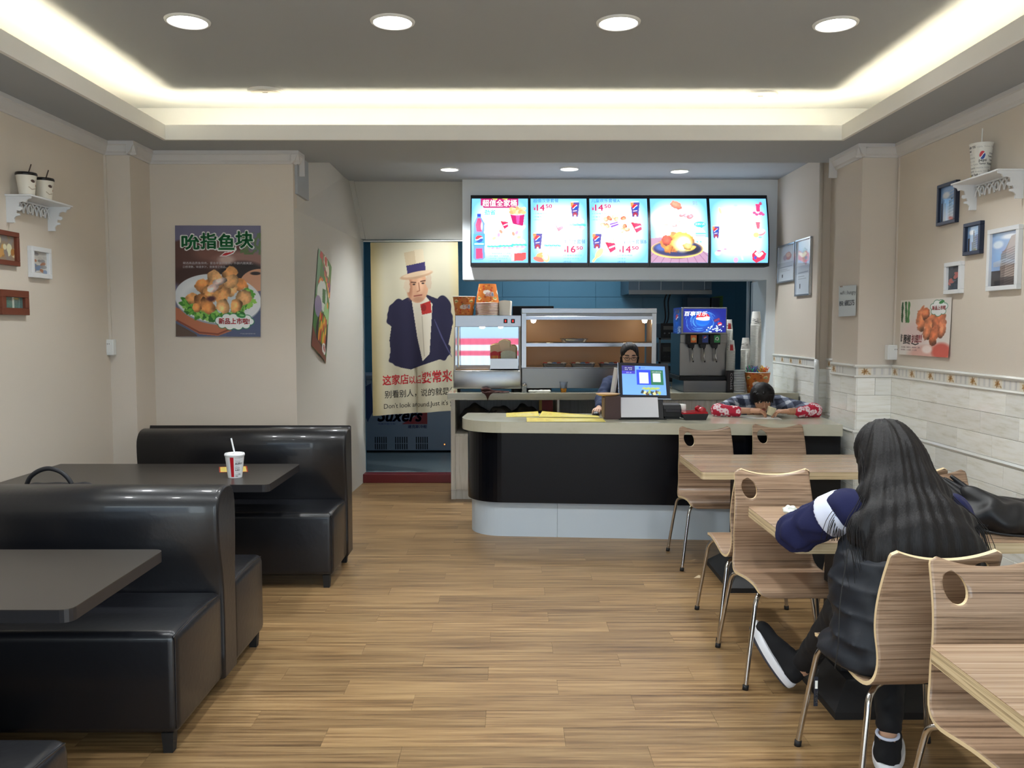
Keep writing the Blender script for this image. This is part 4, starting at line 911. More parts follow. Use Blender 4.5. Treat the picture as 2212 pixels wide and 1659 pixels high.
words_ = ['Wonderful', 'Tommy', 'Youth', 'TE', 'PASSION', 'BUBBLE', 'Vitality', 'Yummy!', 'COOL', 'Gourmand', 'VITALITY', 'FLASH', 'Wonderful', 'Yummy', 'YOU', 'Pleasure', 'Sweet']
def word_texts(seed, rows, u0, u1, rep=None):
    R = random.Random(seed); out = []; y = 0.04
    for r in range(rows):
        hh = (0.9 / rows); u = u0 + R.random() * .02
        while u < u1:
            w = R.choice(words_); L = (0.035 + 0.0095 * len(w)) * R.uniform(.7, 1.2)
            if u + L > u1: break
            k = R.random(); out.append((w, u, y + hh * .15, u + L, y + hh * (.55 + .3 * k), 'dk' if k > .5 else 'gy', C(60, 60, 62) if k > .5 else C(150, 150, 150), .03 if k > .6 else 0)); u += L + .02
        y += hh
    return out
# large drink cup with the round emblem on the right shelf
pc = atX(2118, 372, XR - 0.075); A = Art(100, 60, 200, (226, 224, 216))
cA = 0.5
A.ell(50, 24, 4.6, 7.2, (240, 240, 240)); 
def globe(A, cx, cy, rx, ry, tilt=0.35):
    dx = (A.X - cx) / rx; dy = (A.Y - cy) / ry; inn = (dx * dx + dy * dy < 1); w = dy + tilt * dx + 0.22 * np.sin(2.6 * dx)
    A.mix(inn * 1.0, (240, 242, 244)); A.mix((inn & (w < -.12)) * 1.0, (200, 30, 46)); A.mix((inn & (w > .16)) * 1.0, (24, 66, 150))
globe(A, 50, 22, 4.4, 7.0, .5)
ang = math.atan2(-pc[1], -pc[0]) ; rot = ang - math.pi + .12
tx = [t_ for t_ in word_texts(3, 9, .24, .74) if not (t_[1] < .58 and t_[3] > .43 and t_[2] > .38 and t_[4] < .86)] + [('pepsi', .45, .43, .57, .53, 'dk', C(60, 60, 62), .02)]
cup('drink_cup', 'tall printed drink cup with a red and blue emblem on the right wall shelf', (pc[0], pc[1], zr), 0.195, 0.0615, 0.0445, cupw, group=None, art=A, art_rot=rot, texts=tx, straw=((.0, 0, .02), (.004, .004, .285), 0.0035, cupw))
m = MB(); p = atX(2090, 388, XR - 0.09); m.prism([(0, 0), (.06, 0), (.055, .12)], 0, 0.004, lambda u, v, w: (p[0] + .02 + w + u * .25, p[1] + .03 - u, zr + v)); m.prism([(0, 0), (.06, 0), (.055, .12)], 0, 0.003, lambda u, v, w: (p[0] + .055 + w - v * .2, p[1] + .03 - u, zr + v))
mesh_thing('folded_card', 'yellow folded paper card leaning against the tall drink cup on the shelf', 'card', m, mat('yellow_card', C(216, 204, 128), 0.6), loc=(p[0], p[1], zr))
# drink cup on the dark table, with its yellow leaflet
pt = atZ(503, 1033, 0.75); A = Art(100, 60, 200, (234, 236, 238)); A.rect(41.5, 5, 48.0, 57, (196, 24, 36))
ang = math.atan2(-pt[1], -pt[0]); rot = ang - math.pi
tx = word_texts(11, 10, .495, .66) + [('BUBBLE', .51, .60, .645, .68, 'dk', C(60, 60, 62), .02), ('Tommy!', .51, .70, .60, .745, 'dk', C(60, 60, 62), .02), ('COOL', .565, .12, .625, .20, 'dk', C(60, 60, 62), .02)]
tx = [t_ for t_ in tx if not (t_[5] != 'x' and t_[0] not in ('BUBBLE', 'Tommy!', 'COOL') and (.56 < (t_[2] + t_[4]) / 2 < .76 or (t_[3] > .55 and .08 < t_[2] < .2)))]
dc = cup('drink_cup', 'white drink cup with red stripe and straw on the dark table', (pt[0], pt[1] + .04, 0.75), 0.132, 0.0545, 0.0395, cupw, lid=white_lid, art=A, art_rot=rot, texts=tx, straw=((.008, 0, .10), (-.022, .012, .225), 0.005, white_lid))
mb = MB(); mb_map = None
p0 = atZ(474, 1021, .75); p1 = atZ(536, 1020, .75); p2 = atZ(533, 1007, .75); p3 = atZ(473, 1009, .75)
A = Art(100, 60, 60, (178, 60, 40)); A.rect(4, 4, 96, 56, (226, 206, 110)); 
for k in range(6): A.line([(12, 12 + 7 * k), (88, 12 + 7 * k)], 1.2, (196, 170, 90))
poster('leaflet', 'small yellow leaflet with red border lying behind the drink cup', 'leaflet', A, [(*p3[:2], .7515), (*p2[:2], .7515), (*p1[:2], .7515), (*p0[:2], .7515)], paper)
# crumpled tissue and black strap bag appear with the people and bags below
# ------------------------------------------------------------------ hanging banner in the kitchen doorway
YW = 8.80
W = lambda x, y: 0.020 * np.sin(11 * x + .6) * (1.15 - y) + 0.014 * np.sin(23 * x) * (1.1 - y) + 0.03 * (1 - y) * np.exp(-((x - .497) / .012) ** 2) * (y < .27) * -1
tl, tr = atY(800, 524, YW), atY(989, 521.5, YW); bl, br = atY(806, 898, YW), atY(994, 886, YW)
a = Art(100, 198, 190, (198, 192, 168)); nz = a.noise(.05, 5); a.mix(np.clip(1 - a.X / 16, 0, 1) * .5, (206, 178, 104)); a.mix(np.clip((a.X - 88) / 12, 0, 1) * .45, (206, 180, 112)); a.mix(np.clip((nz - .5) * 2, 0, 1) * .3, (186, 182, 160))
# a plain gentleman in a pale hat and navy coat
navy = (36, 34, 62)
a.poly([(24, 86), (20, 112), (22, 138), (32, 144), (44, 147), (56, 143), (66, 140), (80, 136), (88, 118), (92, 100), (84, 74), (76, 66), (62, 60), (40, 64), (28, 70)], navy); a.ell(30, 84, 12, 18, navy, wob=.06); a.ell(80, 88, 13, 24, navy, wob=.06); a.ell(30, 130, 10, 14, navy, wob=.08); a.ell(78, 124, 12, 14, navy, wob=.08)
for k in range(12): a.line([(72 + k * 1.2, 90 + k * 3), (80 + k, 112 + k * 2)], .8, (84, 84, 124), .7)
a.poly([(46, 66), (62, 62), (70, 72), (66, 130), (58, 138), (52, 110)], (214, 206, 188)); a.poly([(56, 72), (68, 68), (69, 82), (58, 84)], (176, 46, 42)); a.ell(60, 76, 3, 4, (140, 30, 30)); a.line([(58, 86), (60, 132)], .8, (170, 160, 140))
a.ell(53, 52, 12.5, 18, (206, 158, 126)); a.ell(44, 52, 3, 12, (170, 118, 90), soft=.8); a.ell(56, 50, 4, 8, (224, 180, 148), soft=.8); a.ell(41, 50, 3.4, 8, (198, 180, 156), wob=.1); a.ell(66, 46, 3.4, 9, (190, 172, 150), wob=.1)
a.line([(46, 46), (51, 46.5)], 1.4, (92, 60, 48)); a.line([(57, 45.5), (62, 44.6)], 1.4, (92, 60, 48)); a.ell(49, 48.6, 1.6, .9, (50, 34, 30)); a.ell(59.5, 47.6, 1.6, .9, (50, 34, 30)); a.line([(54.5, 47), (55.6, 56), (52.6, 57)], 1.1, (160, 104, 78)); a.line([(49, 62), (58, 61)], 1.3, (140, 72, 62)); a.ell(54, 66, 6, 3, (186, 140, 112), soft=.6)
a.poly([(38, 12), (60, 8), (63, 34), (42, 38)], (190, 172, 142)); a.poly([(50, 9), (60, 8), (63, 34), (53, 36)], (206, 192, 164)); a.poly([(40.5, 27), (62, 23), (63, 34), (42, 38)], (52, 46, 92)); a.ell(52, 38, 19, 4, (184, 150, 120), ang=-10); a.ell(53, 36.6, 17, 2.6, (206, 180, 150), ang=-10)
tx = [('这家店', 12, 152, 41, 163.5, 'red', RED, .02, 0), ('以后', 42, 154.5, 56, 163.5, 'red', RED, .02, 0), ('要常来', 57, 149.5, 91, 163.5, 'red', RED, .02, 0), ('！', 93, 150, 95, 163, 'red', RED, .02, 0),
      ('别看别人，说的就是你！', 14, 170, 99, 179, 'black', BLK, .005, 0), ("Don't look around.Just it's you!", 13, 185, 100, 192.5, 'black', BLK, .0, 0)]
bt_ = thing('hanging_banner', 'pale cloth banner with a painted man in a hat, hung in the kitchen doorway', 'banner', ((tl[0] + tr[0]) / 2, YW, bl[2]))
poster(None, None, None, a, [tl, tr, br, bl], print_mat('cloth_print', 0.9), wave=W, texts=tx, parent=bt_, sheet='cloth')
m = MB(); p = atY(785, 521, YW + .0); q = atY(1003, 520, YW); m.tube([p, q], 0.008, n=10); m.build('rod', white_pl, bt_)
# ------------------------------------------------------------------ lit menu panels
MT = print_mat('menu_print', 0.3, estr=MENU)
def menu_bg(A):
    cx, cy = A.w / 2, A.h / 2; d = np.sqrt(((A.X - cx) / cx * .93) ** 4 + ((A.Y - cy) / cy * .93) ** 4) ** .5; k = np.clip((d - .35) / .58, 0, 1) ** 1.4
    base = np.array([250, 255, 255]) / 255 * (1 - k[..., None]) + np.array([96, 160, 208]) / 255 * k[..., None]; A.a = base
def m_cup(A, x, y, s=1.0):
    A.poly([(x - 8 * s, y - 13 * s), (x + 8 * s, y - 13 * s), (x + 5.2 * s, y + 13 * s), (x - 5.2 * s, y + 13 * s)], (74, 60, 130)); A.poly([(x - 8 * s, y - 13 * s), (x - 2 * s, y - 13 * s), (x - 3 * s, y - 6 * s), (x - 7 * s, y - 4 * s)], (176, 120, 70)); A.ell(x, y + 9 * s, 4 * s, 4 * s, (140, 40, 60)); A.ell(x, y + 12 * s, 1.6 * s, 2.5 * s, (244, 240, 240)); A.line([(x - 6 * s, y - 14 * s), (x + 6 * s, y - 14.6 * s)], 1.4 * s, (190, 220, 226))
    globe(A, x, y - 4.5 * s, 5 * s, 5 * s, .5); A.line([(x - 3 * s, y + 3 * s), (x + 3 * s, y + 2 * s)], 1.2 * s, (220, 220, 240))
def m_fries(A, x, y, s=1.0):
    for k in range(7): A.line([(x - 5 * s + k * 1.7 * s, y - 3 * s), (x - 7 * s + k * 2.1 * s, y - (11 + (k * 5) % 4) * s)], 1.5 * s, [(244, 214, 150), (250, 228, 180)][k % 2])
    A.poly([(x - 9 * s, y - 6 * s), (x + 8 * s, y - 4 * s), (x + 9 * s, y + 6 * s), (x, y + 12 * s)], (214, 38, 84)); A.poly([(x - 9 * s, y - 6 * s), (x - 4 * s, y - 6 * s), (x + 1 * s, y + 11 * s), (x, y + 12 * s)], (176, 26, 66)); A.line([(x - 1 * s, y + 3.4 * s), (x + 6.5 * s, y + .5 * s)], 2.6 * s, (250, 240, 246))
def m_burger(A, x, y, s=1.0, al=1.0):
    A.ell(x, y - 4 * s, 13 * s, 7 * s, (238, 196, 190), al=al); A.ell(x - 2 * s, y - 6 * s, 8 * s, 3 * s, (250, 226, 220), soft=.7, al=al)
    for k in range(8): A.ell(x - 13 * s + k * 3.8 * s, y + 1.5 * s + (k % 2) * .8, 3 * s, 2.2 * s, [(70, 200, 170), (50, 180, 150)][k % 2], al=al)
    for k in range(7): A.ell(x - 10 * s + k * 3.4 * s, y + 6 * s, 3 * s, 2.4 * s, [(206, 150, 190), (232, 190, 160), (180, 130, 170)][k % 3], al=al)
    A.ell(x, y + 9.5 * s, 10 * s, 2.2 * s, (240, 206, 190), al=al)
def drum(A, x, y, s=1.0, c=(230, 130, 90), ang=0): A.ell(x, y, 8 * s, 6 * s, c, ang=ang, wob=.05); r = math.radians(ang); A.line([(x - 6 * s * math.cos(r), y - 6 * s * math.sin(r)), (x - 14 * s * math.cos(r), y - 14 * s * math.sin(r))], 2.6 * s, (240, 200, 170))
MW, MH = 100, 115
P1 = Art(MW, MH, 150, (255, 255, 255)); menu_bg(P1)
P1.poly([(16, 0), (83, 0), (83, 12), (78, 17), (21, 17), (16, 12)], (150, 30, 90)); P1.poly([(36, 0), (46, 0), (44, 2.4)], (230, 230, 90)); P1.poly([(54, 0), (64, 0), (62, 2.4)], (230, 230, 90))
P1.rect(10, 28, 16.5, 33, (30, 60, 190)); P1.poly([(10, 33), (16, 33), (23, 45), (22, 62), (24, 66), (24, 84), (23, 88), (24, 106), (19, 110), (7, 110), (3, 106), (4, 88), (3, 84), (3, 66), (4, 62), (4, 45)], (90, 130, 200)); P1.poly([(10.5, 36), (15.5, 36), (20, 48), (18, 60), (9, 60), (7, 48)], (200, 50, 100)); P1.poly([(8, 90), (19, 90), (20, 107), (8, 108)], (196, 46, 96)); P1.rect(3.4, 64, 23.6, 86, (56, 140, 210)); globe(P1, 13.5, 73, 6.6, 6.4, .1); P1.line([(6, 82), (21, 82)], 2, (210, 230, 245)); P1.ell(18, 50, 1.6, 7, (225, 235, 250), soft=.6)
P1.poly([(68, 28), (94, 28), (91, 50), (73, 46)], (160, 26, 90)); P1.poly([(78, 28), (86, 28), (84, 46), (80, 46)], (214, 90, 160), .7); P1.ell(81, 28, 13.4, 2.6, (236, 226, 232)); 
for k in range(10): P1.ell(71 + (k % 5) * 5.2, 19 + (k // 5) * 5 + (k % 2) * 1.5, 5, 3.4, [(200, 160, 110), (222, 186, 140), (184, 142, 96)][k % 3], ang=k * 40)
m_fries(P1, 58, 46, .8); 
for k in range(5): P1.ell(76 + k * 4, 52 + (k % 2) * 3, 4.5, 3, (246, 206, 170), ang=k * 30)
for k, (x, y) in enumerate([(36, 56), (52, 60), (48, 66), (40, 72), (54, 72), (74, 64), (80, 62), (84, 70), (86, 64)]): P1.ell(x, y, 4, 2.6, [(206, 186, 180), (232, 130, 110), (170, 140, 190), (240, 180, 140)][k % 4], ang=k * 50, soft=.5)
m_burger(P1, 40, 85, .8); m_burger(P1, 61, 84, .8); m_burger(P1, 84, 82, .85)
P1.poly([(70, 99), (96, 97), (96, 108), (91, 111), (71, 112)], (214, 62, 62)); P1.rect(71, 99, 75.5, 111, (236, 220, 226))
P2 = Art(MW, MH, 150, (255, 255, 255)); menu_bg(P2); m_cup(P2, 79, 20, 1.0); m_fries(P2, 49, 48, 1.0); m_burger(P2, 81, 46, 1.05); m_cup(P2, 12, 77, 1.05); m_burger(P2, 38, 83, .95, .65); P2.ell(38, 91, 12, 3, (206, 160, 150), al=.6); drum(P2, 16, 103, .9, (232, 150, 90), 150); P2.ell(14, 109, 10, 4, (210, 96, 80), ang=15); P2.ell(27, 106, 6, 8, (248, 200, 120), ang=-20); P2.ell(26, 104, 4, 6, (255, 250, 250), ang=-20)
P3 = Art(MW, MH, 150, (255, 255, 255)); menu_bg(P3); m_cup(P3, 79, 20, 1.0); m_fries(P3, 80, 50, 1.05); m_cup(P3, 12, 77, 1.0); m_fries(P3, 35, 85, 1.05); P3.ell(16, 98, 5, 10, (232, 218, 130), ang=35); P3.line([(12, 104), (6, 112)], 4, (226, 196, 120))
for k, (x, y) in enumerate([(28, 38), (34, 36), (42, 34), (46, 38), (58, 36), (22, 48), (30, 50), (60, 50), (56, 58), (64, 56)]): P3.nugget(x, y, 5, 4, k, [(250, 170, 130), (240, 120, 90), (250, 200, 150)][k % 3], ang=k * 40)
P3.poly([(34, 46), (48, 42), (50, 48), (37, 53)], (120, 80, 180)); P3.line([(36, 49), (48, 45)], 1.6, (240, 230, 250))
P4 = Art(MW, MH, 150, (255, 255, 255)); menu_bg(P4); nzz = P4.noise(.12, 6)
P4.poly([(0, 72), (20, 70), (100, 92), (100, 115), (0, 115)], (150, 116, 140)); 
for k in range(9): P4.line([(50 + (k - 4) * 8, 88), (50 + (k - 4) * 16, 115)], .8, (110, 76, 104))
P4.poly([(60, 70), (100, 70), (100, 98), (84, 90)], (226, 244, 252)); P4.ell(46, 100, 24, 8, (26, 20, 44)); P4.ell(46, 91, 46, 16, (222, 190, 96)); P4.ell(46, 90, 44, 14.5, (120, 96, 90)); P4.ell(46, 90, 41, 13, (36, 40, 84)); P4.ell(70, 92, 16, 8, (16, 18, 44), soft=.5); P4.ell(20, 88, 12, 6, (60, 84, 150), soft=.6)
P4.nugget(40, 80, 22, 18, 3, (226, 130, 60), -18); P4.nugget(56, 72, 20, 12, 5, (240, 160, 60), 12); P4.ell(56, 82, 15, 13, (255, 240, 170), soft=.6); P4.ell(58, 80, 9, 9, (255, 255, 240), soft=.8); P4.nugget(30, 90, 7, 8, 9, (224, 130, 56), 30); P4.nugget(70, 90, 10, 4, 11, (240, 190, 90), -20); P4.nugget(64, 86, 8, 6, 12, (250, 200, 110), 20); P4.nugget(28, 76, 9, 9, 13, (190, 70, 50), 0)
P4.nugget(46, 12, 12, 8, 21, (226, 110, 90), 25); P4.line([(36, 18), (30, 26)], 3, (230, 150, 130)); 
for k in range(3): P4.nugget(56 + 7 * k, 29 + 2 * k, 4, 6, 30 + k, (236, 130, 140), 60)
P4.line([(46, 26), (54, 22)], 3, (226, 160, 190)); P4.nugget(26, 43, 8, 6, 35, (230, 140, 110), 20); P4.line([(8, 37), (20, 38)], .8, (200, 170, 150)); P4.nugget(42, 49, 5, 3, 37, (232, 120, 120), 0); P4.nugget(47, 42, 5, 2, 38, (244, 190, 150), 0); P4.nugget(57, 49, 3.4, 4, 39, (250, 200, 170), 0)
P4.ell(86, 47, 10, 5, (40, 170, 206)); P4.poly([(86, 50), (92, 50), (89, 54)], (40, 170, 206)); P4.ell(87, 64, 9, 9, (190, 206, 214)); P4.rect(78, 62, 96, 65, (90, 190, 180)); P4.rect(78, 66, 96, 68, (140, 150, 160))
for x in (81, 87): P4.ell(x, 78, 2, 1.4, (90, 170, 190), ang=30)
P5 = Art(MW, MH, 150, (255, 255, 255)); menu_bg(P5); P5.poly([(81, 10), (89, 10), (88, 24), (82, 24)], (206, 50, 100)); P5.ell(90, 9, 2.6, 3, (150, 60, 90)); 
for x, y in ((78, 26), (82, 29), (90, 26), (93, 29), (88, 28)): P5.ell(x, y, 3, 2.4, (170, 70, 120))
P5.poly([(79, 43), (87, 43), (85.4, 55), (81, 55)], (240, 90, 110)); P5.line([(78, 42), (88, 41)], 1, (190, 220, 200)); P5.ell(88, 62, 8, 5, (240, 120, 130), ang=-20); P5.ell(88, 60, 7, 4, (250, 190, 190), ang=-20); P5.ell(79, 66, 5, 4.5, (246, 210, 120)); P5.ell(86, 70, 3, 1.6, (110, 200, 190)); P5.ell(70, 64, 4, 3, (190, 232, 214), soft=.6)
m_cup(P5, 9, 61, .8); P5.ell(18, 22, 2.4, 6, (250, 200, 140), ang=-15); P5.ell(46, 12, 3, 2, (150, 220, 226)); P5.poly([(72, 100), (78, 93), (84, 98), (90, 93), (97, 99), (94, 108), (80, 115), (73, 110)], (200, 40, 70)); P5.poly([(76, 99), (80, 95.4), (84, 99), (89, 95.4), (92, 99), (86, 105), (82, 105)], (240, 226, 200)); P5.ell(78, 106, 2.4, 3, (60, 70, 160)); P5.ell(44, 110, 4, 4.6, (206, 140, 200)); P5.poly([(50, 96), (54, 110), (58, 110), (54, 98)], (170, 216, 226)); P5.ell(12, 98, 5, 4, (190, 230, 230), soft=.5); P5.ell(14, 94, 4, 1, (150, 60, 120)); P5.ell(25, 91, 3, .8, (170, 80, 130))
BL = C(30, 96, 160); CR = C(196, 30, 90); CY = C(84, 186, 200); CYd = C(70, 140, 170)
T = [[('超值全家桶', 19, 2, 80, 14.5, 'white', WHT, .02, 0), ('劲省', 23, 20.5, 42, 30, 'cyan', C(60, 210, 220), .02, 0), ('18', 44, 22, 51, 27, 'lilac', C(200, 190, 220), 0, 0), ('1个香辣鸡腿堡  2个鸡翅', 31, 97.5, 69, 100, 'teal', CY, 0, 0), ('1份大薯条  1个鸡肉卷', 31, 102, 66, 104.5, 'teal', CY, 0, 0), ('1份鸡块  1份鸡米花', 31, 106, 64, 108.5, 'teal', CY, 0, 0), ('1.25升可乐1瓶', 31, 110.5, 52, 113, 'blue', BL, 0, 0)],
 [('超值汉堡套餐', 4.5, .3, 50, 7.2, 'blue', BL, 0, 0), ('¥', 5, 15, 9, 22, 'red', CR, .02, 0), ('14', 11, 11, 24.5, 22, 'red', CR, .02, 0), ('50', 27, 10.6, 38, 17.2, 'red', CR, .02, 0), ('1个香辣鸡腿堡', 5, 26, 34, 29, 'teal', CY, 0, 0), ('1份薯条', 5, 32, 20, 35, 'teal', CYd, 0, 0), ('1杯可乐', 5, 37, 20, 40.5, 'teal', CY, 0, 0),
  ('牛肉堡套餐', 58, 74, 97, 81.5, 'blue', BL, 0, 0), ('¥', 59, 90, 62.5, 96.5, 'red', CR, .02, 0), ('16', 64.5, 85.5, 79, 97, 'red', CR, .02, 0), ('50', 81, 86, 92, 92, 'red', CR, .02, 0), ('1个香嫩牛肉汉堡', 58, 100.5, 91, 103.5, 'teal', CYd, 0, 0), ('1份奥尔良烤翅', 58, 106, 86, 109, 'teal', CYd, 0, 0), ('1杯可乐', 58, 111.5, 72, 114.6, 'blue', BL, 0, 0)],
 [('儿童欢乐套餐A', 3.5, .3, 53, 7.2, 'blue', BL, 0, 0), ('¥', 4, 15, 8, 22, 'red', CR, .02, 0), ('14', 10, 11, 23.5, 22, 'red', CR, .02, 0), ('50', 26, 10.6, 37, 17.2, 'red', CR, .02, 0), ('5个咕噜鸡块', 4, 26, 29, 29, 'teal', CY, 0, 0), ('1份薯条', 4, 32, 19, 35, 'teal', CYd, 0, 0), ('1杯可乐', 4, 37, 19, 40.5, 'teal', CY, 0, 0),
  ('儿童欢乐套餐B', 49, 74, 97, 81.5, 'blue', BL, 0, 0), ('¥', 50, 90, 53.5, 96.5, 'red', CR, .02, 0), ('14', 56, 85.5, 70, 97, 'red', CR, .02, 0), ('50', 72, 86, 83.5, 92, 'red', CR, .02, 0), ('1个欢乐鸡腿', 48, 100.5, 73, 103.5, 'teal', CYd, 0, 0), ('1份薯条', 48, 106, 62, 109, 'teal', CYd, 0, 0), ('1杯可乐', 48, 111.5, 62, 114.6, 'blue', BL, 0, 0)],
 [('到', 75, 4.5, 83, 12, 'grey', C(140, 150, 170), 0, 0), ('中', 37, 28, 42, 34, 'grey', C(170, 150, 170), 0, 0), ('JOIN US', 78, 44.6, 94.5, 49.4, 'white', WHT, .02, 0)],
 []]
mlab = ['lit menu panel with the family bucket, bottle and three burgers', 'lit menu panel with two burger meals and price 16.50', "lit menu panel with two children's meals, prices 14.50", 'lit menu panel with a golden roast chicken on a dark plate', 'lit menu panel, mostly white, with pink drinks and red heart box']
# curved front: slightly bulged, lower edge set back
def prof_y(v): return YM - 0.035 - 0.13 * math.sin(math.pi * min(1, v * .62 + .38)) - 0.02
xs = [(1016, 1143.5), (1143.5, 1270.5), (1270.5, 1401.5), (1401.5, 1530.5), (1530.5, 1659.5)]
ztop, zbot = atY(1100, 420.5, YM - .09)[2], atY(1100, 577, YM - .06)[2]
xat = lambda u: atY(u, 500, YM - .12)[0]
for k, ((u0, u1), A, tt) in enumerate(zip(xs, (P1, P2, P3, P4, P5), T)):
    x0, x1 = xat(u0) + .002, xat(u1) - .002
    t = thing('menu_lightbox', mlab[k], 'menu panel', ((x0 + x1) / 2, YM - .05, zbot), group='row of five lit menu panels over the counter')
    fz = 0.035; fxw = 0.012; N = 14
    def body(v): return (prof_y(v), zbot + (ztop - zbot) * v)
    pf = [body(i / N) for i in range(N + 1)]; poly = pf + [(YM, ztop), (YM, zbot)]
    m = MB(); m.prism(poly, x0, x0 + fxw, lambda u, v, w: (w, u, v)); m.prism(poly, x1 - fxw, x1, lambda u, v, w: (w, u, v))
    a_ = [p for i, p in enumerate(pf)]; vb = fz / (ztop - zbot)
    top = [body(1 - vb), body(1 - vb / 2), body(1)] + [(YM, ztop), (YM, ztop - fz)]; bot = [body(0), body(vb / 2), body(vb)] + [(YM, zbot + fz), (YM, zbot)]
    m.prism(top, x0 + fxw, x1 - fxw, lambda u, v, w: (w, u, v)); m.prism(bot, x0 + fxw, x1 - fxw, lambda u, v, w: (w, u, v)); m.build('frame', black_mt, t)
    def fn(X, Y, x0=x0, x1=x1):
        v = vb + (1 - 2 * vb) * Y; y = YM - 0.055 - 0.13 * np.sin(np.pi * np.minimum(1, v * .62 + .38)) + 0.008; return (x0 + fxw + (x1 - x0 - 2 * fxw) * X, y, zbot + (ztop - zbot) * v)
    A.sheet('lit_panel', fn, MT, t)
    if tt:
        mb = MB(); cols = []
        for s, a0, b0, a1, b1, cn, cc, bold, layer in tt:
            if cn not in [c[0] for c in cols]: cols.append((cn, cc))
            def mp(x, y): p = fn(np.float64(x), np.float64(y)); return (float(p[0]), float(p[1]) - .0012, float(p[2]))
            text(mb, s, a0 / 100, 1 - b1 / 115, a1 / 100, 1 - b0 / 115, mp, mi=[c[0] for c in cols].index(cn), bold=bold)
        mb.build('lettering', [ink('menu_' + n, c, 1.1) for n, c in cols], t, fix=False)
# ------------------------------------------------------------------ things on the front counter (top at 0.90)
ZT = 0.9
def flat_sheet(name, label, cat, pts, z, A, m, group=None):
    c = [(*atZ(u, v, z)[:2], z) for u, v in pts]
    return poster(name, label, cat, A, c, m)
def menu_art(seed):
    A = Art(100, 30, 130, (226, 210, 96)); R = np.random.RandomState(seed)
    for k in range(7):
        for q in range(9):
            if R.rand() < .75: A.line([(4 + q * 10.6, 5 + k * 3.4), (4 + q * 10.6 + 3 + R.rand() * 5, 5 + k * 3.4)], 1.0, [(190, 160, 60), (240, 232, 190), (176, 120, 60)][R.randint(3)])
    A.rect(0, 0, 100, 3, (216, 196, 60)); A.ell(60, 16, 30, 8, (232, 224, 178), soft=.6, al=.6); return A
flat_sheet('menu_sheet', 'small yellow menu sheet, leftmost on the counter', 'menu', [(1093, 892), (1162, 888.5), (1165, 899.5), (1093.5, 901)], ZT + .0015, menu_art(1), paper)
flat_sheet('menu_sheet', 'long yellow menu sheet at the back of the counter, under the mouse hand', 'menu', [(1171, 888), (1292, 898), (1296, 902), (1164, 900.5)], ZT + .004, menu_art(2), paper)
flat_sheet('menu_sheet', 'yellow menu sheet nearest the front edge of the counter', 'menu', [(1137, 901.5), (1302, 904), (1309, 911), (1138, 911)], ZT + .0027, menu_art(3), paper)
mp = atZ(1287, 897, ZT); t = thing('computer_mouse', 'black computer mouse under the hand of the cashier', 'mouse', (mp[0], mp[1], ZT))
s = SDF((mp[0] - .05, mp[1] - .07, ZT - .006), (mp[0] + .05, mp[1] + .07, ZT + .05), .003); s.ell((mp[0], mp[1], ZT + .006), (.032, .056, .028), 0); s.box((mp[0], mp[1], ZT - .02), (.1, .1, .0215), .001, 0, 's'); s.build('shell', mat('mouse_black', C(28, 30, 38), .35), t)
# brown card holder with a tray on top
x0, x1 = atY(1307, 880, 6.60)[0], atY(1341, 880, 6.60)[0]; zt_ = atY(1320, 856, 6.6)[2]
t = thing('card_box', 'dark brown upright box beside the cash register screen', 'box', ((x0 + x1) / 2, 6.66, ZT))
m = MB(); m.box(x0, x1, 6.60, 6.74, ZT, zt_, bev=0.004); m.build('body', mat('box_brown', C(70, 52, 50), .5), t)
m = MB(); m.box(x0 - .012, x0, 6.62, 6.735, ZT + .012, zt_ - .01); m.build('side_panel', mat('box_side', C(126, 104, 78), .5), t)
m = MB(); m.lathe([(0, 0), (.075, 0), (.095, .012), (.098, .016), (.09, .014), (.07, .004), (0, .004)], ((x0 + x1) / 2 - .03, 6.68, zt_), n=28); mesh_thing('wooden_tray', 'small round wooden tray lying on the dark brown box', 'tray', m, mat('tray_wood', C(190, 150, 100), .5), loc=((x0 + x1) / 2 - .03, 6.68, zt_))
# cash register: customer screen, staff screen, sloping white base
t = thing('cash_register', 'cash register with a large blue customer screen on a white base', 'cash register', (1.0, 6.78, ZT))
ys = 6.70
tl, tr, br, bl = atY(1335, 783, ys + .03), atY(1443, 786, ys - .02), atY(1448.5, 861.5, ys - .06), atY(1338, 860, ys)
fn_, mp_ = quad_fn(tl, tr, br, bl)
def slab(mb, x0, y0, x1, y1, d0, d1, mi=0):
    V = []
    for d in (d0, d1):
        g = mp_(d)
        V += [g(x0, y0), g(x1, y0), g(x1, y1), g(x0, y1)]
    mb.add(V, [(0, 3, 2, 1), (4, 5, 6, 7), (0, 1, 5, 4), (1, 2, 6, 5), (2, 3, 7, 6), (3, 0, 4, 7)], mi)
m = MB(); slab(m, 0, 0, 1, 1, -.030, -.002); scr = m.build('screen_housing', mat('register_black', C(34, 28, 30), .35), t)
m = MB(); slab(m, -.01, -.018, 1.01, .0, -.028, -.001); slab(m, -.012, 0, 0, 1.0, -.028, -.003); m.build('silver_trim', silver_fr, t)
A = Art(100, 68, 130, (110, 160, 240)); A.mix(np.clip(A.Y / 68, 0, 1), (120, 176, 250), .6); A.rect(0, 0, 31, 19, (52, 40, 120)); A.rect(0, 12, 31, 19, (66, 56, 190)); A.rect(34, 9, 66, 44, (44, 70, 232)); A.rect(66, 9, 95, 44, (40, 112, 74)); A.rect(40, 15, 61, 41, (214, 226, 250)); A.rect(71, 17, 89, 37, (214, 230, 236)); A.rect(40, 2, 44, 6.5, (40, 80, 230))
for k in range(7): A.ell(50 + k * 5, 52 + (k % 2) * 2, 5, 2, [(190, 200, 90), (160, 190, 110)][k % 2], wob=.2, seed=k)
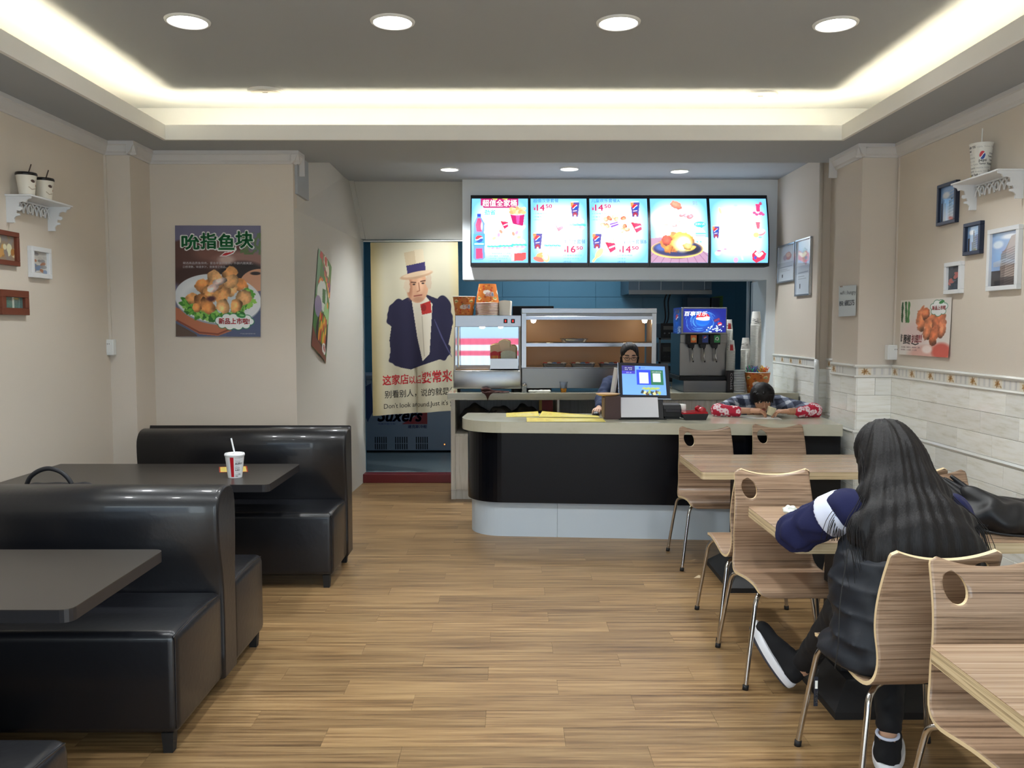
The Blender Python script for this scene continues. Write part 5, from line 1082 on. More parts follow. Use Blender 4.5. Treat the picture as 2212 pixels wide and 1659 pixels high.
for k in range(8): A.ell(46 + k * 5.4, 61 + (k % 3) * 2, 4, 4, [(50, 60, 50), (220, 214, 150), (96, 72, 50), (170, 190, 100)][k % 4], wob=.15, seed=k)
wi = lambda x, y: fn_(.07 + .86 * x, .10 + .82 * y)
def wi3(x, y):
    g = np.vectorize(lambda a, b: 0)(x, y); p = fn_(.07 + .86 * np.asarray(x), .10 + .82 * np.asarray(y)); return p
nrm = np.array(mp_(1.0)(0.5, .5)) - np.array(mp_(0.0)(.5, .5))
A.sheet('display', lambda x, y: tuple(c + nrm[i] * -.0008 for i, c in enumerate(wi3(x, y))), print_mat('display_print', .15, estr=0.95), t)
mb = MB(); g_ = mp_(.0006)
def wt(s_, a, b, c_, d_, mi): text(mb, s_, a / 100, 1 - d_ / 68, c_ / 100, 1 - b / 68, lambda x, y: g_(.07 + .86 * x, .10 + .82 * y), mi=mi)
wt('您好，欢迎光临', 7, 3.6, 24, 6.6, 0); wt('数量  金额', 7, 8, 24, 10, 0); wt('合计: 00', 10, 14.6, 22, 17.4, 0); wt('扫码点餐有优惠', 69, 12, 91, 15, 0); wt('请扫描二维码', 46, 3, 54, 6, 1)
mb.build('lettering', [ink('lit_white', C(220, 226, 240), .9), ink('lit_blue', C(40, 80, 200), .8)], t, fix=False)
x0, x1, xe = atY(1341, 880, 6.62)[0], atY(1422, 880, 6.62)[0], atY(1431, 880, 6.66)[0]; zb = atY(1380, 864, 6.66)[2]
m = MB(); m.prism([(6.60, ZT + .004), (6.67, zb + .03), (6.83, zb + .03), (6.90, ZT + .004)], x0, xe, lambda u, v, w: (w, u, v)); m.build('base', black_mt, t)
m = MB(); m.prism([(6.590, ZT + .018), (6.655, zb + .02), (6.668, zb + .02), (6.603, ZT + .018)], x0, x1, lambda u, v, w: (w, u, v)); m.build('front_cover', mat('register_white', C(206, 206, 212), .3), t)
m = MB(); m.box(x0 - .02, xe + .02, 6.58, 6.92, ZT, ZT + .006, bev=.002, seg=1); m.build('foot', black_mt, t)
q0, q1 = atY(1322, 850, 6.86), atY(1336, 795, 6.9); m = MB(); m.prism([(q0[0], q0[2]), (q0[0] + .016, q0[2]), (q1[0] - .01, q1[2]), (q1[0] - .026, q1[2])], 6.78, 6.98, lambda u, v, w: (u, w, v)); m.build('staff_screen', mat('register_white', C(206, 206, 212), .3), t)
m = MB(); m.prism([(q0[0] + .016, q0[2]), (q0[0] + .03, q0[2]), (q1[0] + .006, q1[2]), (q1[0] - .01, q1[2])], 6.785, 6.975, lambda u, v, w: (u, w, v)); m.build('staff_screen_edge', black_mt, t)
m = MB(); m.box(x0 + .03, xe - .05, 6.72, 6.80, zb + .02, zb + .16); m.build('neck', black_mt, t)
# receipt printer
x0, x1 = atY(1434, 890, 6.62)[0], atY(1472, 890, 6.62)[0]; z1 = atY(1450, 874, 6.62)[2]
t = thing('receipt_printer', 'black receipt printer with a white paper roll, beside the red telephone', 'printer', ((x0 + x1) / 2, 6.70, ZT))
m = MB(); m.prism([(6.62, ZT + .02), (6.62, z1 - .035), (6.65, z1 - .006), (6.70, z1), (6.79, z1), (6.79, ZT + .02)], x0, x1, lambda u, v, w: (w, u, v)); m.box(x0 + .01, x1 - .01, 6.63, 6.78, ZT, ZT + .02); m.build('body', black_mt, t)
m = MB(); m.box(x0 + .012, x1 - .012, 6.613, 6.622, ZT + .055, z1 - .038, bev=.002, seg=1); m.build('cover', mat('printer_cover', C(46, 46, 52), .3), t)
m = MB(); m.cyl((x1 + .004, 6.74, ZT + .075), (x1 + .055, 6.735, ZT + .072), .036, n=24); m.cyl((x1 + .0555, 6.735, ZT + .072), (x1 + .057, 6.735, ZT + .072), .012, n=16, mi=1); m.build('paper_roll', [cupw, black_mt], t)
m = MB(); m.tube(spline([(x1 - .01, 6.63, ZT + .01), (x1 + .03, 6.58, ZT + .006), (x1 + .09, 6.585, ZT + .006), (x1 + .14, 6.60, ZT + .03)], 6), .003, n=6); m.build('cable', white_pl, t)
# red telephone
x0, x1 = atY(1474, 900, 6.56)[0], atY(1530, 900, 6.56)[0]
t = thing('telephone', 'red and black desk telephone on the counter', 'telephone', ((x0 + x1) / 2, 6.62, ZT)); w = x1 - x0
m = MB(); m.prism([(x0, ZT + .04), (x0 + .02, ZT), (x1 - .02, ZT), (x1, ZT + .045), (x1 - .004, ZT + .05), (x0 + .004, ZT + .046)], 6.55, 6.72, lambda u, v, w_: (u, w_, v)); m.build('base', black_mt, t)
m = MB(); m.prism([(x0 + .002, ZT + .046), (x1 - .002, ZT + .05), (x1 - .01, ZT + .066), (x0 + .012, ZT + .056)], 6.553, 6.717, lambda u, v, w_: (u, w_, v)); m.build('cover', mat('phone_red', C(168, 20, 34), .2, coat=.5), t)
s = SDF((x0 + w * .45, 6.54, ZT + .04), (x1 + .01, 6.75, ZT + .13), .004); s.cap((x1 - .045, 6.575, ZT + .082), (x1 - .045, 6.70, ZT + .082), .018, .018, .0); s.ell((x1 - .045, 6.572, ZT + .075), (.032, .024, .024), .01); s.ell((x1 - .045, 6.70, ZT + .075), (.032, .024, .024), .01); s.build('handset', mat('phone_red', C(168, 20, 34), .2), t)
# ------------------------------------------------------------------ back counter (top at 1.005)
ZB = 1.005
X8 = lambda u, y=8.05: atY(u, 700, y)[0]
Z8 = lambda v, y=8.05: atY(1100, v, y)[2]
bulb_m = mat('warm_bulb', C(255, 230, 190), .5, emit=(1, .76, .46, 1), estr=60)
# small warmer with the mirror back
t = thing('food_warmer', 'small steel food warmer with a mirror back and two red switches', 'food warmer', (X8(1052), 8.25, ZB))
xa, xb = X8(979), X8(1127) - .004
m = MB(); m.box(xa, xb, 8.0, 8.5, ZB + .03, Z8(800, 8.0), bev=.012, seg=3); m.build('lower_body', steel, t)
for u in (xa + .05, xb - .08):
    m = MB(); m.cyl((u, 8.05, ZB), (u, 8.05, ZB + .032), .015, n=12); m.build('foot', rubber, t)
za, zb_, zc_ = Z8(800, 8.0), Z8(706, 8.1), Z8(681, 8.1)
m = MB(); m.box(X8(983, 8.1), xb, 8.10, 8.5, zb_, zc_, bev=.004); m.build('hood', steel, t)
m = MB(); m.box(xa + .03, xb - .02, 8.485, 8.497, za, zb_); m.build('mirror_back', mirror, t)
for sx, x in ((1, xa + .012), (-1, xb - .012)):
    m = MB(); m.prism([(8.02, za), (8.04, za), (8.13, zb_), (8.11, zb_)], x - .008, x + .008, lambda u, v, w: (w, u, v)); m.build('corner_post', chrome, t)
    m = MB(); m.box(x - .008, x + .008, 8.47, 8.5, za, zb_); m.build('corner_post', chrome, t)
m = MB(); m.prism([(8.04, za + .002), (8.47, za + .002), (8.47, zb_ - .002), (8.13, zb_ - .002)], xa + .014, xa + .018, lambda u, v, w: (w, u, v)); m.build('side_glass', mat('clear_glass', (1, 1, 1, 1), .02, trans=1.0, ior=1.1), t)
m = MB(); m.box(xa + .02, X8(1056), 8.03, 8.47, za, za + .008); m.build('warming_plate', mat('plate_tan', C(150, 120, 84), .4, metal=.3), t)
for u in (1092, 1108):
    m = MB(); m.box(X8(u - 4, 8.1), X8(u + 4, 8.1), 8.092, 8.101, Z8(698, 8.1), Z8(689, 8.1), bev=.001, seg=1); sw = m.build('switch', black_mt, t)
    m = MB(); m.box(X8(u - 1.6, 8.09), X8(u + 1.6, 8.09), 8.089, 8.092, Z8(696, 8.1), Z8(691, 8.1)); m.build('rocker', mat('switch_red', C(150, 20, 24), .3, emit=(1, .05, .03, 1), estr=.5), sw)
for u in (1040, 1081):
    m = MB(); m.lathe([(0, -.018), (.016, -.014), (.022, 0)], (X8(u, 8.25), 8.25, zb_ + .001), n=16); m.build('bulb', bulb_m, t)
# contents of the small warmer
xt0, xt1 = X8(1059, 8.08), X8(1119, 8.08); zt0 = za + .008
m = MB()
for b in ((xt0, xt1, 8.05, 8.055, zt0, zt0 + .10), (xt0, xt1, 8.26, 8.265, zt0, zt0 + .10), (xt0, xt0 + .005, 8.055, 8.26, zt0, zt0 + .10), (xt1 - .005, xt1, 8.055, 8.26, zt0, zt0 + .10), (xt0, xt1, 8.05, 8.265, zt0, zt0 + .004)): m.box(*b)
mesh_thing('steel_bin', 'square steel bin holding cartons inside the small warmer', 'bin', m, steel, loc=(xt0, 8.05, zt0))
def carton(name, label, x, y, z, w, d, h, m_, rz=0, tilt=0, arch=0.0, stripes=None, group='cartons in the small warmer'):
    t = thing(name, label, 'carton', (x, y, z), rz, group=group)
    q = MB(); n = 8; P = [(-w / 2, 0), (w / 2, 0)] + [(w / 2 - w * k / n, h + arch * math.sin(math.pi * k / n)) for k in range(n + 1)]
    q.prism(P, -d / 2, d / 2, lambda u, v, wv: (u * (1 + .12 * v / h), wv - tilt * v, v)); q.build('body', m_, t, local=True)
    if stripes:
        q = MB()
        for k in range(5): q.box(-w * .4 + k * w * .18, -w * .4 + k * w * .18 + w * .08, -d / 2 - .0015 - tilt * h * .5, -d / 2 - tilt * h * .5 + .0, h * .5, h * .82)
        q.build('printed_stripe', stripes, t, local=True)
    return t
cream = mat('carton_cream', C(226, 206, 176), .6); redc = mat('carton_red', C(190, 28, 36), .45); ylw = mat('carton_yellow', C(236, 190, 60), .5)
carton('fries_carton', 'red and yellow fries carton leaning at the left of the steel bin', xt0 + .04, 8.10, zt0 + .03, .075, .05, .12, redc, .1, 0, .02, ylw)
carton('fries_carton', 'red fries carton behind the first one in the steel bin', xt0 + .095, 8.15, zt0 + .03, .07, .05, .115, redc, -.1, 0, .02, ylw)
carton('paper_carton', 'cream carton standing upright in the steel bin', xt0 + .06, 8.20, zt0 + .03, .11, .06, .19, cream, .2, 0, .015)
carton('paper_carton', 'pale cream paper bag, tallest in the steel bin', xt0 + .14, 8.21, zt0 + .03, .10, .05, .225, mat('bag_cream', C(232, 216, 190), .7), -.2, .1, .02)
carton('paper_carton', 'greenish printed paper wrapper over the edge of the steel bin', xt0 + .17, 8.11, zt0 + .04, .13, .05, .115, mat('wrap_green', C(196, 200, 184), .6, var=.15, vscale=60), .05, 0, .02)
carton('paper_carton', 'tan paper carton at the right of the steel bin', xt1 - .045, 8.19, zt0 + .03, .06, .06, .17, cream, -.3, 0, .02)
# large display warmer
t = thing('display_warmer', 'large steel display warmer with two heated shelves', 'food warmer', (X8(1272), 8.3, ZB))
xa, xb = X8(1127), X8(1418); z0, zlow = ZB + .02, Z8(795, 8.02)
m = MB(); m.box(xa, xb, 8.02, 8.55, ZB + .035, zlow, bev=.004); m.build('lower_body', steel_dk, t)
for u in (xa + .06, xb - .06):
    m = MB(); m.cyl((u, 8.08, ZB), (u, 8.08, ZB + .036), .018, n=12); m.build('foot', rubber, t)
ztop_ = Z8(666, 8.05)
m = MB(); m.box(xa, xb + .004, 8.05, 8.56, Z8(677, 8.05), ztop_, bev=.004); m.build('hood', steel, t)
for x in (xa, xb - .042):
    m = MB(); m.box(x, x + .042, 8.05, 8.085, zlow - .2, Z8(677, 8.05)); m.build('corner_post', steel, t)
m = MB(); m.box(xa + .03, xb - .03, 8.545, 8.555, zlow, Z8(677, 8.05)); m.build('back_panel', mat('warmer_back', C(176, 140, 104), .4, metal=.0, spec=.6), t)
for x in (xa + .01, xb - .02):
    m = MB(); m.box(x, x + .008, 8.085, 8.55, zlow, Z8(677, 8.05)); m.build('side_panel', mat('warmer_side', C(170, 160, 150), .25, metal=.6), t)
for v0, v1 in ((683, 691), (741, 749)):
    m = MB(); m.box(xa + .04, xb - .035, 8.04, 8.06, Z8(v1, 8.04), Z8(v0, 8.04), bev=.002, seg=1); m.box(xa + .04, xb - .035, 8.036, 8.04, Z8((v0 + v1) / 2 - .8, 8.04), Z8((v0 + v1) / 2 - 1.6, 8.04)); m.build('aluminium_rail', silver_fr, t)
zs1 = Z8(741, 8.05)
for k in range(22):
    yy = 8.075 + k * .0215; m = MB(); m.tube([(xa + .02, yy, zs1), (xb - .02, yy, zs1)], .003, n=6); m.build('shelf_wire', chrome, t)
m = MB(); m.box(xa + .02, xb - .02, 8.06, 8.54, zlow - .004, zlow + .004); m.build('lower_plate', steel, t)
for u in (1152, 1391):
    m = MB(); m.lathe([(0, -.03), (.018, -.024), (.026, 0)], (X8(u, 8.2), 8.16, Z8(691, 8.1)), n=16); m.build('bulb', bulb_m, t)
m = MB(); m.box(xa + .04, xb - .04, 8.06, 8.54, Z8(688, 8.1), Z8(677, 8.1)); m.build('lamp_housing', steel_dk, t)
foil = mat('foil', C(214, 214, 216), .22, metal=1.0, bump=.5, bscale=50)
def foil_tray(label, u0, u1, y, z, group='foil trays in the display warmer', fill=None):
    x0, x1 = X8(u0, y), X8(u1, y); t = thing('foil_tray', label, 'tray', ((x0 + x1) / 2, y, z), group=group)
    m = MB(); cx = (x0 + x1) / 2; hw = (x1 - x0) / 2
    ring = lambda s_, zz, d=.09: [(cx + hw * s_ * (math.copysign(abs(math.cos(a)) ** .5, math.cos(a))), y + d * s_ * (math.copysign(abs(math.sin(a)) ** .5, math.sin(a))), zz + .0025 * math.sin(13 * a)) for a in np.linspace(0, 2 * math.pi, 41)[:-1]]
    R = [ring(.82, z + .001), ring(.92, z + .032), ring(1.0, z + .034), ring(.98, z + .037), ring(.9, z + .033), ring(.8, z + .006)]; V = [p for r in R for p in r]; n = 40
    m.add(V, [(k * n + i, k * n + (i + 1) % n, (k + 1) * n + (i + 1) % n, (k + 1) * n + i) for k in range(5) for i in range(n)], 0, False); m.add(R[0], [tuple(range(n))]); m.add(R[-1], [tuple(range(n))]); m.build('pan', foil, t)
    if fill:
        for k in range(5):
            q = MB(); q.ball((cx + hw * (.7 * (k / 2 - 1)), y + (k % 2) * .04 - .02, z + .034), .022, mi=0, sc=(1.2, 1, .6)); q.build('wrapped_snack', mat('snack_' + str(k % 3), [C(150, 50, 40), C(200, 196, 190), C(70, 100, 150)][k % 3], .4), t)
foil_tray('foil tray alone on the upper wire shelf', 1209, 1270, 8.16, zs1 + .004)
foil_tray('foil tray with red wrappers, left on the lower shelf', 1169, 1226, 8.14, zlow + .005, fill=1)
foil_tray('foil tray of crumpled foil, middle of the lower shelf', 1230, 1288, 8.14, zlow + .005, fill=1)
foil_tray('foil tray partly behind the head of the cashier', 1291, 1350, 8.14, zlow + .005, fill=1)
# drink dispenser
t = thing('drink_dispenser', 'steel soft drink dispenser with a lit blue sign and three taps', 'drink dispenser', (X8(1522), 8.3, ZB))
xa, xb = X8(1469, 8.12), X8(1570, 8.12); zbk = Z8(812, 8.12)
m = MB(); m.box(xa, xb, 8.12, 8.58, zbk, Z8(719, 8.12), bev=.004); m.build('body', steel_dk, t)
m = MB(); m.box(xa, xb, 8.10, 8.13, Z8(741, 8.10), Z8(722, 8.10), bev=.003); m.build('valve_panel', steel_dk, t)
m = MB(); m.box(xa - .012, xb + .012, 8.06, 8.58, Z8(822, 8.06), zbk + .0, bev=.005); m.build('drip_rail', black_mt, t)
m = MB(); m.box(xa + .02, xb + .014, 8.02, 8.58, ZB, Z8(822, 8.04), bev=.003); m.build('lower_body', steel_dk, t)
hx0, hx1, hz0, hz1 = X8(1472, 8.0), X8(1570, 8.0), Z8(721, 8.0), Z8(664, 8.0)
m = MB(); m.box(hx0, hx1, 8.0, 8.40, hz0, hz1, bev=.004); m.build('sign_box', mat('sign_grey', C(150, 154, 160), .35), t)
def splash(w, h, nx, big=True):
    A = Art(w, h, nx, (16, 30, 130)); n = A.noise(.06, 4); A.mix(np.clip(1 - np.hypot((A.X - w * .45) / (w * .5), (A.Y - h * .55) / (h * .6)), 0, 1), (30, 110, 220), 1)
    R = np.random.RandomState(2)
    for k in range(40):
        a0 = R.rand() * 6.28; r0 = (.25 + R.rand() * .3) * h; pts = [(w * .43 + r0 * 1.3 * math.cos(a0 + q * .2), h * .55 + (r0 + q) * math.sin(a0 + q * .2)) for q in range(4)]; A.line(pts, .7, (110, 190, 246), .8)
    for k in range(26): A.ell(w * (.55 + R.rand() * .4), h * (.72 + R.rand() * .28), 1.6, 1.5, (214, 236, 250))
    return A
A = splash(100, 56, 140); A.ell(46, 24, 17.5, 17.5, (20, 90, 200)); A.ell(44, 31, 12, 8, (60, 160, 236), soft=.8); globe(A, 46, 22, 16, 13, -.05); A.ell(46, 30, 15, 8, (24, 100, 214)); A.ell(46, 24, 16, 4, (240, 244, 250), ang=4)
A.poly([(70, 26), (84, 20), (87, 27), (73, 33)], (60, 40, 110)); A.poly([(72, 27), (84, 22), (86, 26), (74, 31)], (170, 60, 80), .6); A.poly([(78, 34), (88, 30), (94, 46), (84, 49)], (40, 50, 130)); A.ell(86, 36, 5, 4, (210, 50, 70)); A.ell(86, 38, 4, 1.4, (240, 240, 250), ang=-20)
zi0, zi1 = Z8(718, 7.998), Z8(667, 7.998); xi0, xi1 = X8(1476, 7.998), X8(1568, 7.998)
A.sheet('lit_sign', lambda x, y: (xi0 + (xi1 - xi0) * x, 7.9985 + 0 * x, zi0 + (zi1 - zi0) * y), print_mat('sign_print', .2, estr=1.05), t)
mb = MB(); text(mb, '百事可乐', .03, .70, .555, .89, lambda x, y: (xi0 + (xi1 - xi0) * x, 7.9975, zi0 + (zi1 - zi0) * y), bold=.02, shear=.15); mb.build('lettering', [ink('lit_wht', C(240, 244, 250), 1.2)], t, fix=False)
A = splash(60, 60, 70); globe(A, 28, 24, 10, 9, .1)
A.sheet('side_print', lambda x, y: (hx0 - .001 + 0 * x, 8.395 - .39 * x, hz0 + (hz1 - hz0) * y), print_mat('sign_side', .3), t)
mb = MB(); text(mb, '百事', .25, .78, .75, .94, lambda x, y: (hx0 - .002, 8.395 - .39 * x, hz0 + (hz1 - hz0) * y), bold=.02); mb.build('side_lettering', [ink('white', WHT)], t, fix=False)
for u, cl, tag_ in ((1494.5, (232, 120, 40), 'orange'), (1519.5, (34, 60, 140), 'blue'), (1545, (40, 140, 76), 'green')):
    x = X8(u, 8.06); m = MB(); m.box(x - .05, x + .05, 8.045, 8.10, Z8(744, 8.05), Z8(722, 8.05), bev=.006); m.prism([(x - .028, Z8(744, 8.05)), (x + .028, Z8(744, 8.05)), (x + .02, Z8(752, 8.05)), (x - .02, Z8(752, 8.05))], 8.05, 8.09, lambda a_, b_, w: (a_, w, b_)); v_ = m.build('valve', black_mt, t)
    A = Art(30, 38, 30, cl)
    if tag_ == 'orange': A.ell(15, 20, 11, 9, (240, 190, 120)); A.ell(15, 20, 8, 5, (210, 214, 150))
    if tag_ == 'blue': globe(A, 15, 13, 8, 7, .3)
    if tag_ == 'green': A.ell(15, 18, 9, 9, (220, 236, 224), wob=.1); A.ell(15, 18, 5, 5, (30, 80, 50), wob=.2)
    A.sheet('label', lambda a_, b_, x=x: (x - .012 + .056 * a_, 8.0445 + 0 * a_, Z8(740, 8.045) + (Z8(724, 8.045) - Z8(740, 8.045)) * b_), print_mat('label_print', .4), v_)
    m = MB(); m.tube([(x + .008, 8.06, Z8(751, 8.05)), (x + .008, 8.055, Z8(770, 8.05)), (x + .014, 8.045, Z8(780, 8.05))], .008, n=8); m.ball((x + .014, 8.043, Z8(781, 8.05)), .008, n=8, mi=1); m.build('lever', [chrome, rubber], v_)
# cup stacks: every cup its own object, nested upside down
sc_m = MB(); rb_, rt_, hc = 0.030, 0.044, 0.115
sc_m.lathe([(0, hc), (rb_, hc), (rb_ + .001, hc + .003), (rb_ + .002, hc), (rt_, .004), (rt_ + .0035, .003), (rt_ + .0035, .0), (rt_, 0)], n=24)
stack_src = sc_m.build('paper_cup', mat('stack_cup', C(222, 222, 216), .5, var=.04, vscale=90)); first_cup = [stack_src]
def stack(x, y, z, n, s, label, group, step=.0112, src=None):
    for k in range(n):
        if first_cup: o = first_cup.pop()
        else: o = bpy.data.objects.new('paper_cup', stack_src.data); link(o)
        o.location = (x, y, z + k * step * s); o.scale = (s, s, s); tag(o, label, 'cup', group)
stack(X8(1633, 8.12), 8.12, ZB, 56, 1.12, 'nested paper cup in the tallest cup stack, beside the white jamb', 'tallest stack of nested paper cups', .0102)
stack(X8(1611.5, 8.06), 8.06, ZB, 37, .98, 'nested paper cup in the middle-height stack, between dispenser and tallest stack', 'middle stack of nested paper cups')
stack(X8(1579, 8.1), 8.09, ZB, 36, .92, 'nested paper cup in the stack against the dispenser side', 'stack of nested paper cups against the dispenser', .0118)
stack(X8(1575.5, 8.34), 8.36, ZB, 60, .88, 'nested paper cup in the stack behind the dispenser', 'stack of nested paper cups behind the dispenser', .0112)
def cup_print(x, y, z, h, r0, r1, red=False, label_=''):
    A = Art(100, 60, 120, (222, 222, 216)); R = np.random.RandomState(int(x * 100))
    if red: A.rect(47, 0, 60, 60, (186, 34, 36))
    for k in range(60):
        xx, yy = R.rand() * 100, R.rand() * 58
        if not (red and 45 < xx < 61): A.line([(xx, yy), (xx + 3 + R.rand() * 4, yy)], 1.6, [(90, 90, 92), (150, 150, 150), (60, 60, 60)][k % 3])
    ang = math.atan2(-y, -x) - math.pi; return A.sheet('cup_sleeve_print', lambda X, Y: ((x + (r0 + (r1 - r0) * Y) * np.cos(ang + 6.283 * X)), (y + (r0 + (r1 - r0) * Y) * np.sin(ang + 6.283 * X)), z + h * Y), print_mat('cup_print', .4), None)
for (u, yy, n, s_, step, red) in ((1633, 8.12, 56, 1.12, .0102, False), (1611.5, 8.06, 37, .98, .0112, False), (1579, 8.09, 36, .92, .0118, True), (1575.5, 8.36, 60, .88, .0112, True)):
    x = X8(u, 8.12 if n == 56 else (8.06 if n == 37 else (8.1 if n == 36 else 8.34))); z = ZB + (n - 1) * step * s_
    o = cup_print(x, yy, z + .012, hc * s_ - .014, rt_ * s_ * .985 + .0006, rb_ * s_ + .0012, red)
    top = [q for q in bpy.data.objects if q.name.startswith('paper_cup') and abs(q.location.x - x) < .004 and abs(q.location.z - z) < .002][0]
    o.parent = top; o.matrix_parent_inverse = (Matrix.Translation(top.location) @ Matrix.Diagonal((*top.scale, 1))).inverted()
    top['label'] = {56: 'printed top cup of the tallest cup stack', 37: 'printed top cup of the middle-height cup stack', 36: 'top cup with a red stripe, on the stack against the dispenser side', 60: 'top cup with a red stripe, on the stack behind the dispenser'}[n]
# plastic lids
lm = MB(); lm.lathe([(0, .012), (.036, .012), (.04, .010), (.05, .010), (.053, .004), (.052, 0)], n=28); lsrc = lm.build('plastic_lid', mat('lid_clear', C(214, 220, 222), .2)); 
for k in range(14):
    o = lsrc if k == 0 else bpy.data.objects.new('plastic_lid', lsrc.data)
    if k: link(o)
    o.location = (X8(1599, 7.99) + .002 * math.sin(k), 7.99, ZB + k * .0155); tag(o, 'clear plastic lid in the lid stack left of the orange bucket', 'lid', 'stack of clear plastic lids')
m = MB(); x = X8(1580, 8.0); m.box(x - .034, x + .034, 7.99, 8.05, ZB, Z8(801, 8.0), bev=.004); dk = thing('dark_carton', 'tall dark brown carton between dispenser and lid stack', 'carton', (x, 8.02, ZB)); m.build('body', mat('dark_brown', C(40, 34, 34), .5), dk)
mb = MB(); text(mb, 'COFFEE', 0, 0, 1, 1, lambda a_, b_: (x + .006 - .02 * (b_ - .5), 7.9892, Z8(842, 8.0) + (Z8(806, 8.0) - Z8(842, 8.0)) * (1 - a_)), bold=0); mb.build('lettering', [ink('grey', C(190, 186, 190))], dk, fix=False)
# orange chicken buckets
def bucket_art(txt=True):
    A = Art(100, 34, 200, (206, 116, 44)); R = np.random.RandomState(6)
    for k in range(90): A.ell(R.rand() * 100, R.rand() * 34, .8 + R.rand() * 1.4, .7 + R.rand(), [(170, 70, 30), (236, 170, 90), (196, 60, 40), (150, 110, 40), (240, 200, 130)][k % 5], ang=R.rand() * 180)
    for cx in (12, 37, 62, 87): A.ell(cx, 8, 4, 2.6, (236, 206, 150), wob=.08); A.ell(cx, 9, 3.4, .9, (110, 130, 60)); A.ell(cx + 12, 19, 6, 4, (240, 226, 214), wob=.05)
    return A
def bucket(name, label, x, y, z, h, rt, rb, inv=False, group=None, plain=False, texts=True):
    t = thing(name, label, 'bucket', (x, y, z), group=group); r0, r1 = (rt, rb) if inv else (rb, rt)
    ang = math.atan2(-y, -x) - math.pi
    if not plain:
        A = bucket_art()
        if inv: A.a = A.a[::-1]
        A.sheet('wall', lambda X, Y: (x + (r0 + (r1 - r0) * Y) * np.cos(ang + 6.283 * X), y + (r0 + (r1 - r0) * Y) * np.sin(ang + 6.283 * X), z + h * Y), print_mat('bucket_print', .45), t)
        if texts:
            mb = MB()
            for layer, bd in ((0, .04), (1, .0)):
                d = .0008 + layer * .0006
                for i, ch in enumerate('欢乐桶'):
                    u0 = .475 + i * .042; mp2 = lambda a_, b_, d=d: (x + (r0 + (r1 - r0) * b_ + d) * math.cos(ang + 6.283 * a_), y + (r0 + (r1 - r0) * b_ + d) * math.sin(ang + 6.283 * a_), z + h * b_)
                    e = .003 if layer == 0 else 0; text(mb, ch, u0 - e, .36 - e * 3, u0 + .036 + e, .56 + e * 3, mp2, mi=layer if layer == 0 else (1 if i != 2 else 2), bold=bd)
            mb.build('lettering', [ink('white', WHT), ink('bucket_red', C(196, 40, 60)), ink('bucket_blue', C(50, 60, 120))], t, fix=False)
        m = MB(); m.lathe([(0, 0.0), (rb - .001, 0.0)] if not inv else [(0, h - .001), (rb, h - .001)], (x, y, z + (.001 if not inv else 0)), n=32); m.build('bottom', cream, t)
    else:
        m = MB(); m.lathe([(0, h - .001), (rb, h - .001), (rt, .004)], (x, y, z), n=32); m.build('wall', mat('bucket_orange', C(206, 116, 44), .5), t)
    zr_ = z if inv else z + h
    m = MB(); m.tube([(x + (rt + .001) * math.cos(a_), y + (rt + .001) * math.sin(a_), zr_ + (.003 if inv else 0)) for a_ in np.linspace(0, 6.2832, 37)[:-1]], .0036, n=6, closed=True); m.build('rolled_rim', cupw, t)
    if not inv: 
        m = MB(); m.lathe([(rt - .001, h - .001), (rb, .01)], (x, y, z), n=32); m.build('lining', cupw, t)
    return t
zw = Z8(681, 8.1) + .0005
bucket('orange_bucket', 'orange printed bucket standing upright on the small warmer', X8(1002.5, 8.2), 8.22, zw, .178, .108, .086)
for k in range(10):
    last = k == 9
    bucket('orange_bucket', 'topmost orange bucket of the upside-down stack on the small warmer' if last else 'orange bucket rim in the upside-down stack on the small warmer', X8(1053, 8.22), 8.24, zw + k * .0128, .185, .114, .083, inv=True, group='upside-down orange bucket stack', plain=not last)
carton('paper_box', 'small white paper box beside the orange bucket stack', X8(1092, 8.2), 8.2, zw, .10, .07, .135, mat('box_white', C(222, 216, 204), .6), -.25, 0, .008, group='boxes on the small warmer')
xb_, yb_ = X8(1639, 7.99), 8.0
bucket('orange_bucket', 'orange bucket full of coloured plastic picks behind the boy', xb_, yb_, ZB, .19, .118, .09, texts=False)
R = random.Random(4); cols5 = [('orange', C(236, 96, 40)), ('blue', C(50, 130, 220)), ('purple', C(150, 60, 170)), ('green', C(60, 180, 130)), ('yellow', C(240, 190, 50))]
for q_, (cn, cc) in enumerate(cols5):
    m = MB()
    for k in range(26):
        a_ = R.random() * 6.28; base_a = {0: 0.0, 1: 1.9, 2: 3.0, 3: 3.6, 4: .9}[q_]; rr = R.random() * .05
        cx, cy = xb_ + math.cos(base_a) * .062 + rr * math.cos(a_), yb_ + .3 * math.sin(base_a) * .05 + rr * math.sin(a_) * .6; zz = ZB + .185 + R.random() * .03
        m.tube([(cx, cy, zz), (cx + R.uniform(-.03, .03), cy + R.uniform(-.03, .03), zz + R.uniform(.01, .045))], [.004, .002], n=5)
    o = mesh_thing('plastic_picks', cn + ' plastic picks heaped in the orange bucket behind the boy', 'picks', m, mat('pick_' + cn, cc, .35), loc=(xb_, yb_, ZB + .18)); o['kind'] = 'stuff'
